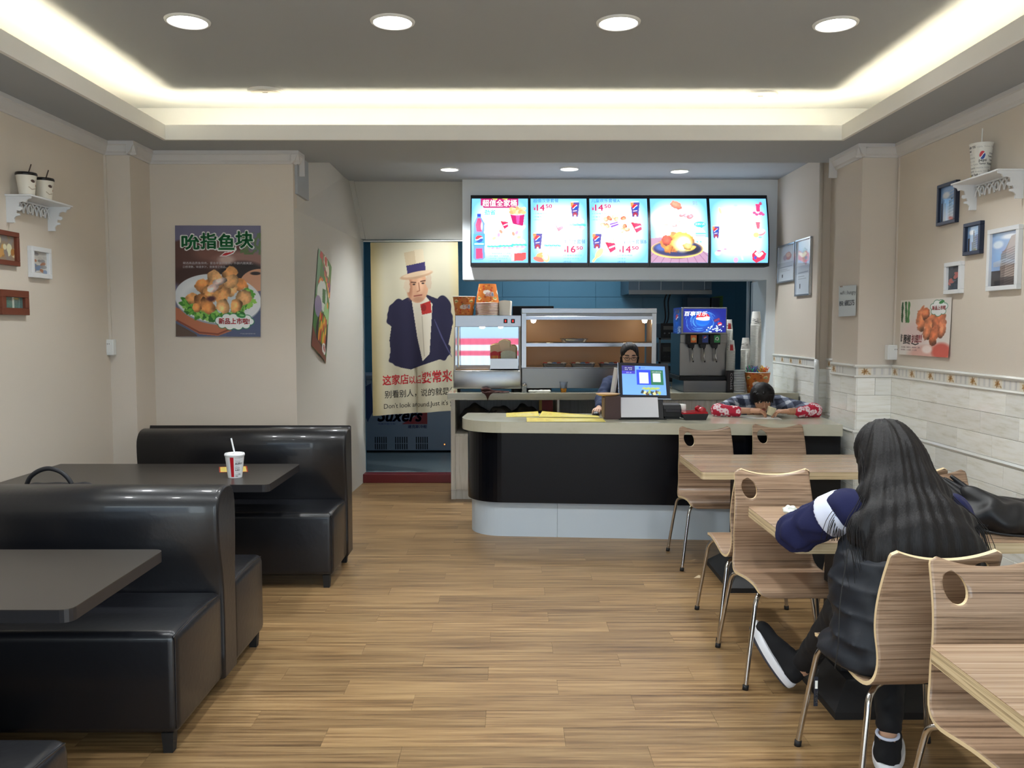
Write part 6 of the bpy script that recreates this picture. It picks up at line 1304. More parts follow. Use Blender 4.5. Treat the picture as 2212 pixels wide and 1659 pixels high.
# small things on the back counter edge
x = X8(1133, 7.97); t = thing('salt_shaker', 'small glass shaker with salt at the foot of the display warmer', 'shaker', (x, 7.97, ZB))
m = MB(); m.lathe([(0, 0), (.021, 0), (.021, .055), (.018, .062), (0, .062)], (x, 7.97, ZB), n=20); m.build('glass', mat('shaker_glass', C(200, 206, 208), .1, trans=.6), t); m = MB(); m.lathe([(.0, .004), (.018, .004), (.018, .03), (0, .03)], (x, 7.97, ZB), n=16); m.build('salt', cupw, t); m = MB(); m.lathe([(.019, .062), (.022, .064), (.022, .082), (0, .088)], (x, 7.97, ZB), n=20); m.build('cap', chrome, t)
s = SDF((X8(1139), 7.92, ZB - .01), (X8(1190), 8.0, ZB + .05), .004); s.cap((X8(1143), 7.96, ZB + .014), (X8(1183), 7.955, ZB + .010), .010, .012, 0); s.cap((X8(1160), 7.962, ZB + .012), (X8(1186), 7.95, ZB + .014), .010, .012, .01); s.wrinkle(.003, 90, 60, 120); tg = thing('paper_napkin', 'crumpled white napkin on the counter edge below the display warmer', 'napkin', (X8(1165), 7.96, ZB)); s.build('paper', cupw, tg)
x = X8(1218, 7.96); t = thing('juice_cup', 'clear plastic cup with a little orange juice on the back counter', 'cup', (x, 7.965, ZB))
m = MB(); m.lathe([(0, .002), (.026, .002), (.037, .098), (.039, .098), (.039, .101), (.036, .1), (.0255, .004)], (x, 7.965, ZB), n=28); m.build('plastic', mat('clear_plastic', (.95, .97, 1, 1), .05, trans=1.0, ior=1.12), t); m = MB(); m.lathe([(0, .004), (.0252, .004), (.0295, .04), (0, .04)], (x, 7.965, ZB), n=24); m.build('juice', mat('juice', C(232, 150, 40), .3), t)
# brown cloth hanging over the edge
xa_, xb2 = X8(1040, 7.9), X8(1100, 7.9)
A = Art(60, 40, 60, (70, 42, 38)); 
def cloth(X, Y):
    # Y 1 = back of the counter, 0 = hanging tip
    hang = np.clip(.55 - Y, 0, 1); wob = .006 * np.sin(X * 19) + .004 * np.sin(X * 37 + 2)
    w_ = np.exp(-((X - .22) / .22) ** 2); z = np.where(Y > .55, ZB + .006 + .010 * np.abs(np.sin(X * 9 + 3 * Y)) * (1 - .3 * X), ZB + .006 - hang * .15 * w_)
    y = np.where(Y > .55, 7.905 + (Y - .55) * .12, 7.904 - .006 * hang - .004 * w_ * hang) + wob * .4
    x = xa_ + (xb2 - xa_) * (X + (0.22 - X) * np.clip(hang * 1.6, 0, 1)); return (x, y, z + .0)
tc_ = thing('brown_cloth', 'dark brown cleaning cloth hanging over the edge of the back counter', 'cloth', (xa_, 7.93, ZB)); A.sheet('cloth', cloth, print_mat('towel', .95), tc_)
m = MB(); m.tube(spline([(X8(1040, 7.95), 7.95, ZB + .02), (X8(1052, 7.95), 7.94, ZB + .032), (X8(1062, 7.95), 7.96, ZB + .014), (X8(1080, 7.95), 7.96, ZB + .010), (X8(1100, 7.95), 7.95, ZB + .008)], 6), [.02 - .0006 * i for i in range(25)], n=8); m.build('fold', mat('cloth_brown', C(70, 42, 38), .95, bump=.4, bscale=80), tc_)
# bags in the open shelf under the back counter
m = SDF((-.50, 7.98, .61), (.42, 8.4, .93), .010)
for k in range(12): m.ell((-.40 + k * .065, 8.12 + .05 * math.sin(k), .73 + .04 * math.sin(k * 1.7)), (.08, .09, .115), .03)
m.wrinkle(.010, 30, 22, 34); bg = thing('plastic_bags', 'dark plastic bags stuffed into the open shelf under the back counter', 'bags', (0, 8.1, .62)); m.build('bag', mat('bag_dark', C(40, 39, 38), .35), bg)
mb = MB(); text(mb, 'YOGO', 0, 0, 1, 1, lambda a_, b_: (X8(1048, 8.0) + .16 * a_, 8.005, .79 + .045 * b_), bold=.02); mb.build('lettering', [ink('bag', C(120, 118, 116))], bg, fix=False)
m = MB(); m.box(X8(1165, 8.1), X8(1195, 8.1), 8.1, 8.2, .62, .92); m.box(X8(1165, 8.1), X8(1171, 8.1), 8.098, 8.1, .80, .92, mi=1); mesh_thing('snack_box', 'red and yellow box at the right end of the open shelf', 'box', m, [mat('box_red', C(120, 36, 34), .5), mat('box_yel', C(160, 130, 50), .5)], loc=(X8(1165, 8.1), 8.1, .62))
# ------------------------------------------------------------------ kitchen seen through the opening
hd = thing('extractor_hood', 'dark steel extractor hood hanging in the kitchen', 'extractor hood', (2.1, 10.5, 2.1))
p, q = atY(1358, 634, 10.2), atY(1537, 626, 10.2)
m = MB(); m.prism([(p[0], p[2]), (p[0], p[2] + .14), (p[0], 2.6), (q[0], 2.6), (q[0], p[2] + .05)], 10.2, 10.95, lambda u, v, w: (u, w, v)); m.build('canopy', mat('hood_steel', C(92, 104, 112), .35, metal=.7), hd)
m = MB(); m.box(p[0], q[0], 10.18, 10.2, p[2] - .01, p[2] + .04); m.build('lip', steel_dk, hd)
for k in range(4):
    m = MB(); xx = p[0] + .12 + k * .26; m.box(xx, xx + .006, 10.195, 10.199, p[2] + .04, 2.5); m.build('seam', steel, hd)
for k, dx in enumerate((0, .035)):
    m = MB(); c0 = atY(1441 + k * 8, 633, 10.3); c1 = atY(1437 + k * 6, 690, 10.3); c2 = atY(1424 + k * 2, 722, 10.3); m.tube(spline([(c0[0], 10.3, c0[2]), (c0[0] - .03, 10.3, c0[2] - .1), (c1[0], 10.3, c1[2]), (c2[0], 10.3, c2[2])], 6), .009, n=6); m.build('cable', rubber, hd)
m = MB(); p = atY(1485, 640, 10.6); m.box(p[0], p[0] + .28, 10.6, 10.9, .09, 1.98); m.box(p[0] + .3, p[0] + .4, 10.6, 10.9, .09, 1.98, mi=1); mesh_thing('kitchen_cabinet', 'tall dark cabinet standing under the extractor hood', 'cabinet', m, [mat('cab_dark', C(70, 84, 96), .4), mat('cab_darker', C(40, 44, 50), .5)], loc=(p[0], 10.6, .09))
kr = thing('fryer_rack', 'dark rack with kitchen machines between display warmer and dispenser', 'rack', (1.75, 9.4, .09)); x0, x1 = X8(1424, 9.3), X8(1466, 9.3)
for x in (x0, x1 - .02):
    for y in (9.3, 9.62):
        m = MB(); m.box(x, x + .02, y, y + .02, .09, 1.50); m.build('post', steel, kr)
for z in (.60, 1.0, 1.22, 1.48):
    m = MB(); m.box(x0, x1, 9.3, 9.64, z, z + .02); m.build('shelf', steel, kr)
for z, h_ in ((1.5, .16), (1.24, .2), (1.02, .16), (.62, .3)):
    m = MB(); m.box(x0 + .02, x1 - .02, 9.32, 9.6, z, z + h_, bev=.006); b_ = m.build('machine', black_mt, kr); m = MB(); m.box(x0 + .05, x1 - .05, 9.312, 9.321, z + h_ * .55, z + h_ * .8); m.build('panel', steel_dk, b_)
    for k in range(3): m = MB(); m.cyl((x0 + .06 + k * .05, 9.31, z + h_ * .3), (x0 + .06 + k * .05, 9.3, z + h_ * .3), .009, n=10); m.build('knob', chrome, b_)
m = MB(); m.box(X8(1107, 9.3), X8(1196, 9.3), 9.3, 9.7, 1.3, Z8(661, 9.3), bev=.006); m.box(X8(1107, 9.3) + .02, X8(1196, 9.3) - .02, 9.35, 9.65, .09, 1.3, mi=1); mesh_thing('black_cabinet', 'black kitchen cabinet top just behind the display warmer', 'cabinet', m, [black_mt, black_mt], loc=(0, 9.3, .09))
A = Art(50, 50, 50, (120, 150, 60)); 
for k in range(9): A.line([(6, 6 + k * 5), (44 - (k * 7) % 14, 6 + k * 5)], 1.6, (74, 96, 40))
cr = [atY(1537, 642, 10.97), atY(1561.5, 639, 10.97), atY(1561.5, 664, 10.97), atY(1537, 664, 10.97)]; poster('paper_note', 'green notice sheet on the blue kitchen wall', 'paper', A, cr, paper)
m = MB(); p = atY(1615, 700, 9.27); m.cyl((p[0], 9.27, .09), (p[0], 9.27, 2.9), .018, n=12); mesh_thing('kitchen_pipe', 'grey pipe running up the kitchen corner behind the cups', 'pipe', m, mat('pipe_grey', C(150, 160, 168), .4), loc=(p[0], 9.27, .09))
# chest freezer behind the banner
fz_ = thing('chest_freezer', 'grey chest freezer with three vent grilles below the hanging banner', 'freezer', (-1.0, 10.6, .09)); YF = 10.3; FX = lambda u: atY(u, 900, YF)[0]; FZ = lambda v: atY(880, v, YF)[2]
fm_ = mat('freezer_grey', C(150, 162, 178), .4)
m = MB(); m.box(FX(768), FX(1010), YF, YF + .6, .115, .98, bev=.012, seg=3); m.build('body', fm_, fz_)
m = MB(); m.box(FX(768), FX(1010), YF - .005, YF + .61, .98, 1.04, bev=.012, seg=3); m.build('lid', fm_, fz_)
for x in (FX(775), FX(1000)):
    m = MB(); m.cyl((x, YF + .06, .09), (x, YF + .06, .118), .02, n=10); m.build('foot', rubber, fz_)
for (a0, a1) in ((808, 836), (852, 881), (897, 925)):
    m = MB()
    for k in range(6):
        for (v0, v1) in ((957, 943.5), (970.5, 958.5)): xx = FX(a0 + (a1 - a0) * k / 6 + 1); m.box(xx, xx + .014, YF - .0015, YF + .001, FZ(v0), FZ(v1))
    m.build('vent_grille', mat('vent_dark', C(24, 28, 36), .6), fz_)
m = MB(); m.prism([(FX(868), FZ(916)), (FX(923), FZ(916)), (FX(923), FZ(890)), (FX(912), FZ(890))], YF - .002, YF - .0005, lambda u, v, w: (u, w, v)); m.build('red_wedge', mat('freezer_red', C(150, 34, 40), .4), fz_)
mb = MB(); fmp = lambda d: (lambda x, y: (x, YF - d, y))
text(mb, 'Suxers', FX(816), FZ(910), FX(912), FZ(884), fmp(.0032), 0, .03, .3); text(mb, '速克斯冷柜', FX(881), FZ(925), FX(922), FZ(918), fmp(.002), 0, .02); text(mb, '无霜节能冷柜', FX(816), FZ(917), FX(854), FZ(914), fmp(.002), 0, 0)
mb.build('lettering', [ink('freezer_blue', C(50, 60, 140))], fz_, fix=False)
m = MB(); m.box(FX(959), FX(961), YF - .003, YF, FZ(961), FZ(959)); m.build('indicator', mat('led_orange', C(255, 120, 40), .4, emit=(1, .3, .05, 1), estr=2), fz_)
m = MB(); p = atY(793, 880, 9.1); m.prism([(p[0] - .02, .98), (p[0] + .05, 1.02), (p[0] + .07, .72), (p[0] + .01, .60), (p[0] - .03, .72)], 9.06, 9.085, lambda u, v, w: (u, w, v)); m.tube([(p[0], 9.06, 1.0), (p[0] - .01, 9.01, 1.25)], .004, n=6); mesh_thing('blue_cloth', 'dark blue cloth hanging at the left edge of the kitchen doorway', 'cloth', m, mat('cloth_blue', C(40, 60, 100), .9), loc=(p[0], 9.06, .60))
# ------------------------------------------------------------------ street seen only as a reflection: striped hoarding opposite
m = MB(); m.box(-9, 9, -9.2, -1.72, -.1, -.02); struct('floor_street', m, mat('pavement', C(176, 176, 172), .8))
ho = thing('street_hoarding', 'red and white ribbed site hoarding across the street, mirrored in the small warmer', 'hoarding', (0, -9, 0))
for k, (z0, z1, cc) in enumerate(((0, .74, 'w'), (.74, .90, 'r'), (.90, 1.07, 'w'), (1.07, 1.27, 'r'), (1.27, 4.2, 'b'))):
    m = MB(); 
    for i in range(60): m.prism([(-6 + i * .2, -9), (-6 + i * .2 + .1, -8.96), (-6 + i * .2 + .2, -9), (-6 + i * .2 + .2, -9.02), (-6 + i * .2, -9.02)], z0 - .02 * (k == 0), z1, mi=0) if cc != 'b' else None
    if cc == 'b': m.box(-6, 6, -9.02, -9, z0, z1)
    m.build('panel_band', mat('hoard_' + cc, {'w': C(140, 146, 152), 'r': C(140, 36, 60), 'b': C(104, 118, 134)}[cc], .6), ho)

m = MB(); p = atZ(1508, 1246, 0); m.prism([(p[0] - .035, p[1] - .03), (p[0] + .04, p[1] - .03), (p[0] + .012, p[1] + .04)], .0005, .0015); mesh_thing('paper_scrap', 'small beige triangular paper scrap on the floor left of the wood chairs', 'scrap', m, mat('scrap', C(206, 184, 150), .7), loc=(p[0], p[1], 0))
# ------------------------------------------------------------------ people
skin_m = print_mat('skin', 0.5)
def hand(s, wrist, d, down, side, size=1.0, curl=(18, 28, 22), spread=0.012, thumb=1.0, k=0.004):
    """palm, four unequal fingers of three segments, thumb from the side of the palm. side=+1: thumb towards d x down"""
    d = Vector(d).normalized(); down = Vector(down); down = (down - d * down.dot(d)).normalized(); sd = d.cross(down).normalized() * side; w = Vector(wrist); z = size
    P = lambda a, b, c: tuple(w + d * (a * z) + sd * (b * z) + down * (c * z))
    for b in (-.026, -.009, .009, .024): s.cap(P(.012, b * .6, 0), P(.078 - abs(b - .005) * .3, b, .002), .014 * z, .0125 * z, .012)
    L = {-.028: (.026, .018, .015, .0072), -.0095: (.033, .022, .018, .0080), .0095: (.037, .025, .019, .0083), .028: (.034, .022, .018, .0082)}
    for i, (b, (l1, l2, l3, r)) in enumerate(L.items()):
        p = w + d * ((.085 - abs(b - .005) * .35) * z) + sd * (b * z); a = 0; q = p; spr = sd * (b / .028 * spread)
        s.cap(tuple(p - d * .02 * z), tuple(p), r * 1.15 * z, r * 1.1 * z, k)
        for j, l in enumerate((l1, l2, l3)):
            a += math.radians(curl[j] + 3 * i); dr = (d * math.cos(a) + down * math.sin(a) + spr * 4).normalized(); n_ = q + dr * (l * z); s.cap(tuple(q), tuple(n_), r * (1.06 - .08 * j) * z, r * (1.0 - .1 * j) * z, .0015); q = n_
    t0 = w + d * .02 * z + sd * .022 * z; t1 = t0 + (d * .55 + sd * .75 + down * .25).normalized() * (.036 * z); t2 = t1 + (d * .85 + sd * .3 + down * .45 * thumb).normalized() * (.03 * z); t3 = t2 + (d * .95 - sd * .1 + down * .5 * thumb).normalized() * (.024 * z)
    s.cap(tuple(t0), tuple(t1), .015 * z, .0115 * z, .010); s.cap(tuple(t1), tuple(t2), .0108 * z, .0098 * z, .002); s.cap(tuple(t2), tuple(t3), .0096 * z, .008 * z, .002)
def head(s, c, R, sz=1.0):
    """c: centre of the skull; R: rotation matrix, local -y is where the face looks, z up"""
    T = lambda x, y, z: tuple(Vector(c) + R @ (Vector((x, y, z)) * sz)); e = [math.degrees(a) for a in R.to_euler()]
    s.ell(T(0, .012, .03), (.074 * sz, .092 * sz, .086 * sz), .0, rot=e); s.ell(T(0, -.018, -.02), (.062 * sz, .070 * sz, .088 * sz), .03, rot=e); s.ell(T(0, -.052, -.088), (.028 * sz, .024 * sz, .020 * sz), .03, rot=e)
    for x in (-1, 1):
        s.ell(T(x * .038, -.054, -.032), (.020 * sz, .018 * sz, .020 * sz), .02, rot=e); s.ell(T(x * .031, -.092, .010), (.017 * sz, .012 * sz, .010 * sz), .006, 's', rot=e); s.ell(T(x * .031, -.078, .010), (.0135 * sz, .0115 * sz, .009 * sz), .002, rot=e)
        s.cap(T(x * .015, -.091, .031), T(x * .045, -.080, .030), .005 * sz, .004 * sz, .008); s.ell(T(x * .075, .008, -.002), (.008 * sz, .020 * sz, .030 * sz), .004, rot=e); s.ell(T(x * .009, -.099, -.030), (.008 * sz, .008 * sz, .006 * sz), .006, rot=e)
    s.cap(T(0, -.090, .014), T(0, -.106, -.026), .006 * sz, .0095 * sz, .008); s.ell(T(0, -.089, -.058), (.021 * sz, .010 * sz, .0055 * sz), .004, rot=e); s.ell(T(0, -.086, -.066), (.017 * sz, .010 * sz, .006 * sz), .004, rot=e)
def face_col(P, c, R, sz=1.0, skin=(205, 160, 132), glasses=False, closed=False):
    q = (P - np.array(c)) @ np.array(R) / sz; out = np.tile(np.array(skin, float), (len(P), 1)); x, y, z = np.abs(q[:, 0]), q[:, 1], q[:, 2]; f = y < -.05
    def put(m, c_): out[m] = np.array(c_, float)
    put(f & (((x - .031) / .013) ** 2 + ((z - .010) / (.003 if closed else .0062)) ** 2 < 1) & (y < -.07), (40, 28, 26) if closed else (232, 226, 220))
    if not closed: put(f & (((x - .031) / .0062) ** 2 + ((z - .010) / .0066) ** 2 < 1) & (y < -.07), (36, 24, 22)); put(f & (np.abs(z - .0175 + 12 * (x - .031) ** 2) < .0022) & (np.abs(x - .031) < .0145), (30, 22, 22))
    put(f & (np.abs(z - .035 + 9 * (x - .03) ** 2) < .0036) & (np.abs(x - .032) < .019), (44, 32, 30)); put(f & ((x / .021) ** 2 + ((z + .061) / .009) ** 2 < 1) & (y < -.082), (176, 96, 88))
    return out
def R3(rx, rz): return (Matrix.Rotation(math.radians(rz), 3, 'Z') @ Matrix.Rotation(math.radians(rx), 3, 'X'))
hair_m = grain_mat('black_hair', C(14, 12, 13), C(22, 20, 21), C(34, 31, 32), (220, 220, 5), rough=0.5, bump=0.9, detail=2, lo=.35, hi=.75)
hair_m.node_tree.nodes['Principled BSDF'].inputs['Specular IOR Level'].default_value = 0.28
# ---------------- the long-haired person at the table
t = thing('person', 'person with very long black hair seen from behind, in dark vest, seated at the table', 'person', (1.41, 2.95, 0))
s = SDF((.95, 2.66, -.01), (1.90, 3.90, 1.32), .0085)
hc, hR = (1.445, 3.265, 1.145), R3(0, 180) @ R3(22, 0)
s.cap((1.41, 2.93, .535), (1.43, 3.08, .80), .13, .125, .0, flat=(.85, 1.25, 1)); s.cap((1.43, 3.08, .80), (1.435, 3.15, .94), .125, .09, .04, flat=(.8, 1.2, 1)); s.cap((1.27, 3.13, .94), (1.61, 3.13, .935), .05, .05, .04); s.cap((1.44, 3.17, .97), hc, .05, .048, .03); head(s, hc, hR, 1.0)
s.chain([(1.25, 3.12, .945), (1.12, 3.30, .815), (1.24, 3.52, .790)], [.048, .038, .026], .01); s.chain([(1.63, 3.12, .93), (1.735, 3.27, .815), (1.62, 3.52, .790)], [.048, .038, .026], .01)
hand(s, (1.25, 3.53, .788), (.5, .8, -.05), (0, 0, -1), -1, .95); hand(s, (1.61, 3.53, .788), (-.5, .8, -.05), (0, 0, -1), 1, .95)
s.chain([(1.36, 2.96, .525), (1.335, 3.34, .475), (1.290, 3.665, .120)], [.06, .052, .034], .02); s.chain([(1.47, 2.96, .525), (1.53, 3.36, .470), (1.385, 3.02, .115)], [.06, .056, .034], .02)
s.cap((1.290, 3.665, .12), (1.245, 3.69, .07), .034, .030, .01); s.cap((1.245, 3.70, .07), (1.165, 3.78, .20), .028, .022, .01); s.cap((1.385, 3.02, .11), (1.385, 3.03, .055), .034, .030, .01); s.cap((1.385, 3.03, .052), (1.46, 3.17, .045), .028, .022, .01)
s.build('body', skin_m, t, colfn=lambda P: face_col(P, hc, hR, 1.0))
vest = mat('padded_vest', C(22, 26, 34), .55, bump=.3, bscale=45, spec=.4); navy_k = mat('navy_knit', C(20, 24, 66), .9, sheen=.0, bump=.25, bscale=220); white_c = mat('white_cloth', C(214, 220, 240), .8); trous = mat('black_trousers', C(20, 20, 24), .8)
v = SDF((1.0, 2.64, .38), (1.84, 3.34, 1.06), .0075)
v.cap((1.405, 2.925, .52), (1.415, 3.00, .70), .19, .175, 0, flat=(.70, 1.05, 1)); v.cap((1.415, 3.00, .70), (1.435, 3.13, .90), .175, .125, .05, flat=(.68, 1.0, 1)); v.cap((1.29, 3.13, .93), (1.60, 3.13, .925), .072, .072, .04)
v.ell((1.40, 2.95, .475), (.295, .21, .08), .03); v.ell((1.24, 3.02, .47), (.11, .14, .06), .03); v.ell((1.60, 3.10, .47), (.13, .17, .07), .03)
v.d = v.d + .010 * np.abs(np.sin((v.P[..., 2] - .1 * v.P[..., 1]) * 37)) ** .5 - .004; v.wrinkle(.0045, 26, 19, 60); v.box((1.42, 3.0, .30), (1, 1, .125), .01, .01, 's'); v.cap((1.44, 3.18, .97), (1.44, 3.2, 1.1), .06, .07, .02, 's'); v.build('padded_vest', vest, t)
m = MB(); m.tube(spline([(1.160, 2.875, .86), (1.120, 2.83, .70), (1.105, 2.80, .56), (1.095, 2.80, .47)], 5), .0022, n=5); m.build('side_seam', rubber, t)
for nm, pts, rs, b0 in (('sleeve', [(1.25, 3.12, .945), (1.125, 3.29, .820), (1.215, 3.50, .800)], [.078, .074, .050], 0), ('sleeve', [(1.63, 3.12, .93), (1.735, 3.26, .820), (1.64, 3.50, .800)], [.078, .074, .050], 1)):
    q = SDF((1.0, 3.0, .70), (1.86, 3.60, 1.06), .0075); q.chain(pts, rs, .02); q.wrinkle(.006, 40, 30, 48, b0); q.d = q.d + .004 * np.sin(150 * (q.P[..., 1] + (1 if b0 == 0 else -1) * q.P[..., 0] * .6)) * (q.P[..., 1] > 3.2); q.build(nm, navy_k, t)
q = SDF((1.10, 2.98, .80), (1.36, 3.26, 1.06), .006); q.cap((1.235, 3.14, .930), (1.185, 3.205, .885), .0835, .0825, 0, flat=(1, 1, 1)); 
ax_ = np.array([-.125, .17, -.125]); ax_ /= np.linalg.norm(ax_); al = (q.P - np.array([1.25, 3.12, .945])) @ ax_; q.d = np.maximum(q.d, np.maximum(-al + .005, al - .085)); q.build('white_shoulder_band', white_c, t, label='white band at the top of the sleeve')
q = SDF((1.05, 2.9, .06), (1.66, 3.80, .60), .0085); q.chain([(1.33, 2.93, .525), (1.335, 3.34, .480), (1.292, 3.655, .145)], [.100, .072, .046], .02); q.chain([(1.49, 2.93, .525), (1.53, 3.36, .475), (1.394, 3.04, .165)], [.100, .074, .046], .02); q.wrinkle(.003, 50, 40, 60); q.build('trousers', trous, t)
shoe_b = mat('black_suede', C(18, 18, 21), .9); sole_w = mat('white_rubber', C(226, 226, 230), .5); sole_d = mat('grey_rubber', C(70, 74, 86), .7)
def shoe(heel, toe, up, name_l=None, sz=1.0):
    """heel and toe are points of the sole line; up points from the sole to the foot"""
    H = Vector(heel); D = (Vector(toe) - H); L = D.length; D.normalize(); Uv = Vector(up); Uv = (Uv - D * Uv.dot(D)).normalized(); S = D.cross(Uv).normalized()
    def wd(f): return .044 + .012 * math.sin(math.pi * min(1, f * .9 + .05)) - (.0 if f < .9 else .02 * (f - .9) / .1)
    ring = []
    n = 30
    for i in range(n):
        a = 2 * math.pi * i / n; f = .5 - .5 * math.cos(a); w = wd(f) * math.copysign(abs(math.sin(a)) ** .7, math.sin(a)); ring.append((f * L, w))
    pt = lambda a, b, c: tuple(H + D * a + S * b + Uv * c)
    sh = thing_part = None
    m = MB(); lay = [(-.0, .96, 0), (.012, 1.0, 0)]
    def loft(layers, mi):
        V = [pt((a - L / 2) * sc + L / 2, b * sc, h + (.010 * (a / L) ** 3 if h > 0.005 else .012 * max(0, a / L - .75) ** 1)) for h, sc, _ in layers for a, b in ring]
        F = [(k * n + i, k * n + (i + 1) % n, (k + 1) * n + (i + 1) % n, (k + 1) * n + i) for k in range(len(layers) - 1) for i in range(n)]
        return V, F
    V, F = loft([(0, .93, 0), (.008, .99, 0), (.010, 1.0, 0)], 0); m.add(V, F, 0, True); m.add(V[:n], [tuple(range(n))], 0)
    o_out = m.build('outsole', sole_d, t)
    m = MB(); V, F = loft([(.0102, 1.0, 0), (.026, 1.02, 0), (.042, 1.0, 0), (.044, .96, 0)], 0); m.add(V, F, 0, True); m.add(V[-n:], [tuple(range(n))], 0); m.build('midsole', sole_w, t, label='white sole of the sneaker')
    lo = np.minimum(heel, toe) - .12; hi = np.maximum(heel, toe) + .14; q = SDF(lo, hi, .006)
    q.cap(pt(.052, 0, .058), pt(L - .05, 0, .050), .044, .040, 0); q.cap(pt(.048, 0, .06), pt(.058, 0, .118), .041, .042, .02); q.cap(pt(.08, 0, .10), pt(L * .55, 0, .068), .040, .040, .02); q.cap(pt(.058, 0, .10), pt(.052, 0, .2), .033, .042, .0, 's'); bq = (q.P - np.array(pt(0, 0, .042), np.float32)) @ np.array(Uv, np.float32); q.d = np.maximum(q.d, -bq); q.wrinkle(.0015, 80, 60, 90); o = q.build('shoe_upper', shoe_b, t)
    m = MB(); m.tube([pt(.054 + .037 * math.cos(a), .037 * math.sin(a), .138 + .006 * math.cos(a)) for a in np.linspace(0, 2 * math.pi, 19)[:-1]], .006, n=6, closed=True); m.build('sock_edge', white_c, t, label='white sock edge')
shoe((1.235, 3.685, .012), (1.091, 3.83, .250), (.62, -.35, .55)); shoe((1.352, 2.965, .0), (1.490, 3.225, .0), (0, 0, 1))
h = SDF((1.12, 2.78, .64), (1.78, 3.44, 1.31), .0065)
h.ell((1.445, 3.245, 1.150), (.112, .128, .118), 0); h.ell((1.445, 3.165, 1.075), (.130, .105, .14), .04); h.ell((1.443, 3.09, .985), (.176, .088, .125), .05); h.ell((1.438, 3.00, .895), (.235, .075, .13), .05); h.ell((1.455, 2.93, .80), (.225, .062, .15), .05)
zc_ = .705 + .055 * np.abs(h.P[..., 0] - 1.44) + .022 * np.sin(h.P[..., 0] * 61) + .014 * np.sin(h.P[..., 0] * 143 + 1); h.d = np.maximum(h.d, zc_ - h.P[..., 2])
th_ = np.arctan2(h.P[..., 0] - 1.445, 3.3 - h.P[..., 1]); h.d = h.d + .0022 * np.sin(th_ * 55 + 3 * np.sin(h.P[..., 2] * 9)) + .003 * np.sin(th_ * 17 + 2 * np.sin(h.P[..., 2] * 6)) + .004 * np.exp(-((h.P[..., 0] - 1.447) / .006) ** 2) * (h.P[..., 2] > 1.2); h.build('hair', hair_m, t)
m = MB(); R = random.Random(8)
for k in range(90):
    a = R.uniform(-1, 1); x1 = 1.44 + a * .25 - (.02 if a < 0 else 0); x0 = 1.445 + a * .125; j = R.uniform(-.012, .012)
    m.tube(spline([(x0, 3.20 - .05 * (1 - abs(a)), 1.16), (1.44 + a * .155 + j, 3.08 - .03 * (1 - abs(a)), 1.02), (x1 + j, 2.985 - .055 * (1 - abs(a)) ** .5, .90), (x1 + j * 2, 2.92 - .05 * (1 - abs(a)) ** .5, R.uniform(.70, .78))], 3), [.0012, .0014, .0015, .0015, .0015, .0015, .0014, .0012, .0008, .0005], n=4)
for k in range(16):
    x1 = 1.165 + R.uniform(-.03, .05); m.tube(spline([(1.27, 3.10, .99), (x1 + .05, 3.075, .965), (x1 + .01, 3.075, .91), (x1 + R.uniform(-.012, .012), 3.085, .835)], 3), .0011, n=4)
o = m.build('hair_strands', hair_m, t, fix=False); o['kind'] = 'stuff'
# hang tag on the vest
ht = atY(1764, 1462, 2.88); m = MB(); m.box(ht[0] - .008, ht[0] + .006, 2.88, 2.882, ht[2] - .105, ht[2]); tg = m.build('hang_tag', mat('tag_black', C(26, 28, 40), .5), t, label='black hang tag with white print')
m = MB(); m.box(ht[0] - .005, ht[0] + .004, 2.879, 2.88, ht[2] - .042, ht[2] - .014); m.build('barcode_label', cupw, tg)
mb = MB(); text(mb, 'ZOEN', 0, 0, 1, 1, lambda a_, b_: (ht[0] + .004 - .008 * b_, 2.8785, ht[2] - .05 - .042 * a_), bold=.02); mb.build('lettering', [ink('white', WHT)], tg, fix=False)
m = MB(); m.tube([(ht[0], 2.88, ht[2]), (ht[0] + .004, 2.875, ht[2] + .03)], .001, n=4); m.build('string', rubber, tg)
# crumpled tissue on the table
tp = atZ(1722, 1104, .77); tt = thing('tissue', 'crumpled white tissue on the table at the hand of the long-haired person', 'tissue', (tp[0], tp[1], .75))
q = SDF((tp[0] - .09, tp[1] - .07, .745), (tp[0] + .09, tp[1] + .08, .83), .004); q.ell((tp[0] - .01, tp[1], .762), (.055, .036, .018), 0, rot=(8, 12, 20)); q.ell((tp[0] - .03, tp[1] + .012, .775), (.03, .022, .016), .01); q.ell((tp[0] + .035, tp[1] - .006, .762), (.028, .024, .014), .01); q.wrinkle(.006, 110, 80, 130); q.build('tissue_paper', mat('tissue_paper', C(214, 220, 214), .8, var=.08, vscale=60), tt)
# ---------------- cashier behind the counter
cx_, cy_ = 1.035, 7.44
t = thing('person', 'dark-haired person with glasses in a navy top working at the cash register', 'person', (cx_, cy_, 0))
hc, hR = (cx_ + .005, cy_ - .02, 1.362), R3(14, -2)
s = SDF((cx_ - .42, 6.86, -.01), (cx_ + .36, 7.66, 1.52), .0085); s.cap((cx_, cy_ + .04, .80), (cx_, cy_ + .04, 1.05), .115, .12, 0, flat=(.85, 1.2, 1)); s.cap((cx_ - .14, cy_ + .04, 1.13), (cx_ + .14, cy_ + .04, 1.13), .05, .05, .05); s.cap((cx_, cy_ + .04, 1.15), (cx_, cy_, 1.30), .045, .045, .02)
for sx in (-1, 1): s.chain([(cx_ + sx * .08, cy_ + .05, .80), (cx_ + sx * .09, cy_ + .05, .44), (cx_ + sx * .09, cy_ + .07, .07)], [.08, .055, .038], .02); s.cap((cx_ + sx * .09, cy_ + .07, .035), (cx_ + sx * .10, cy_ - .08, .03), .035, .03, .01)
mw = (mp[0], mp[1], ZT)
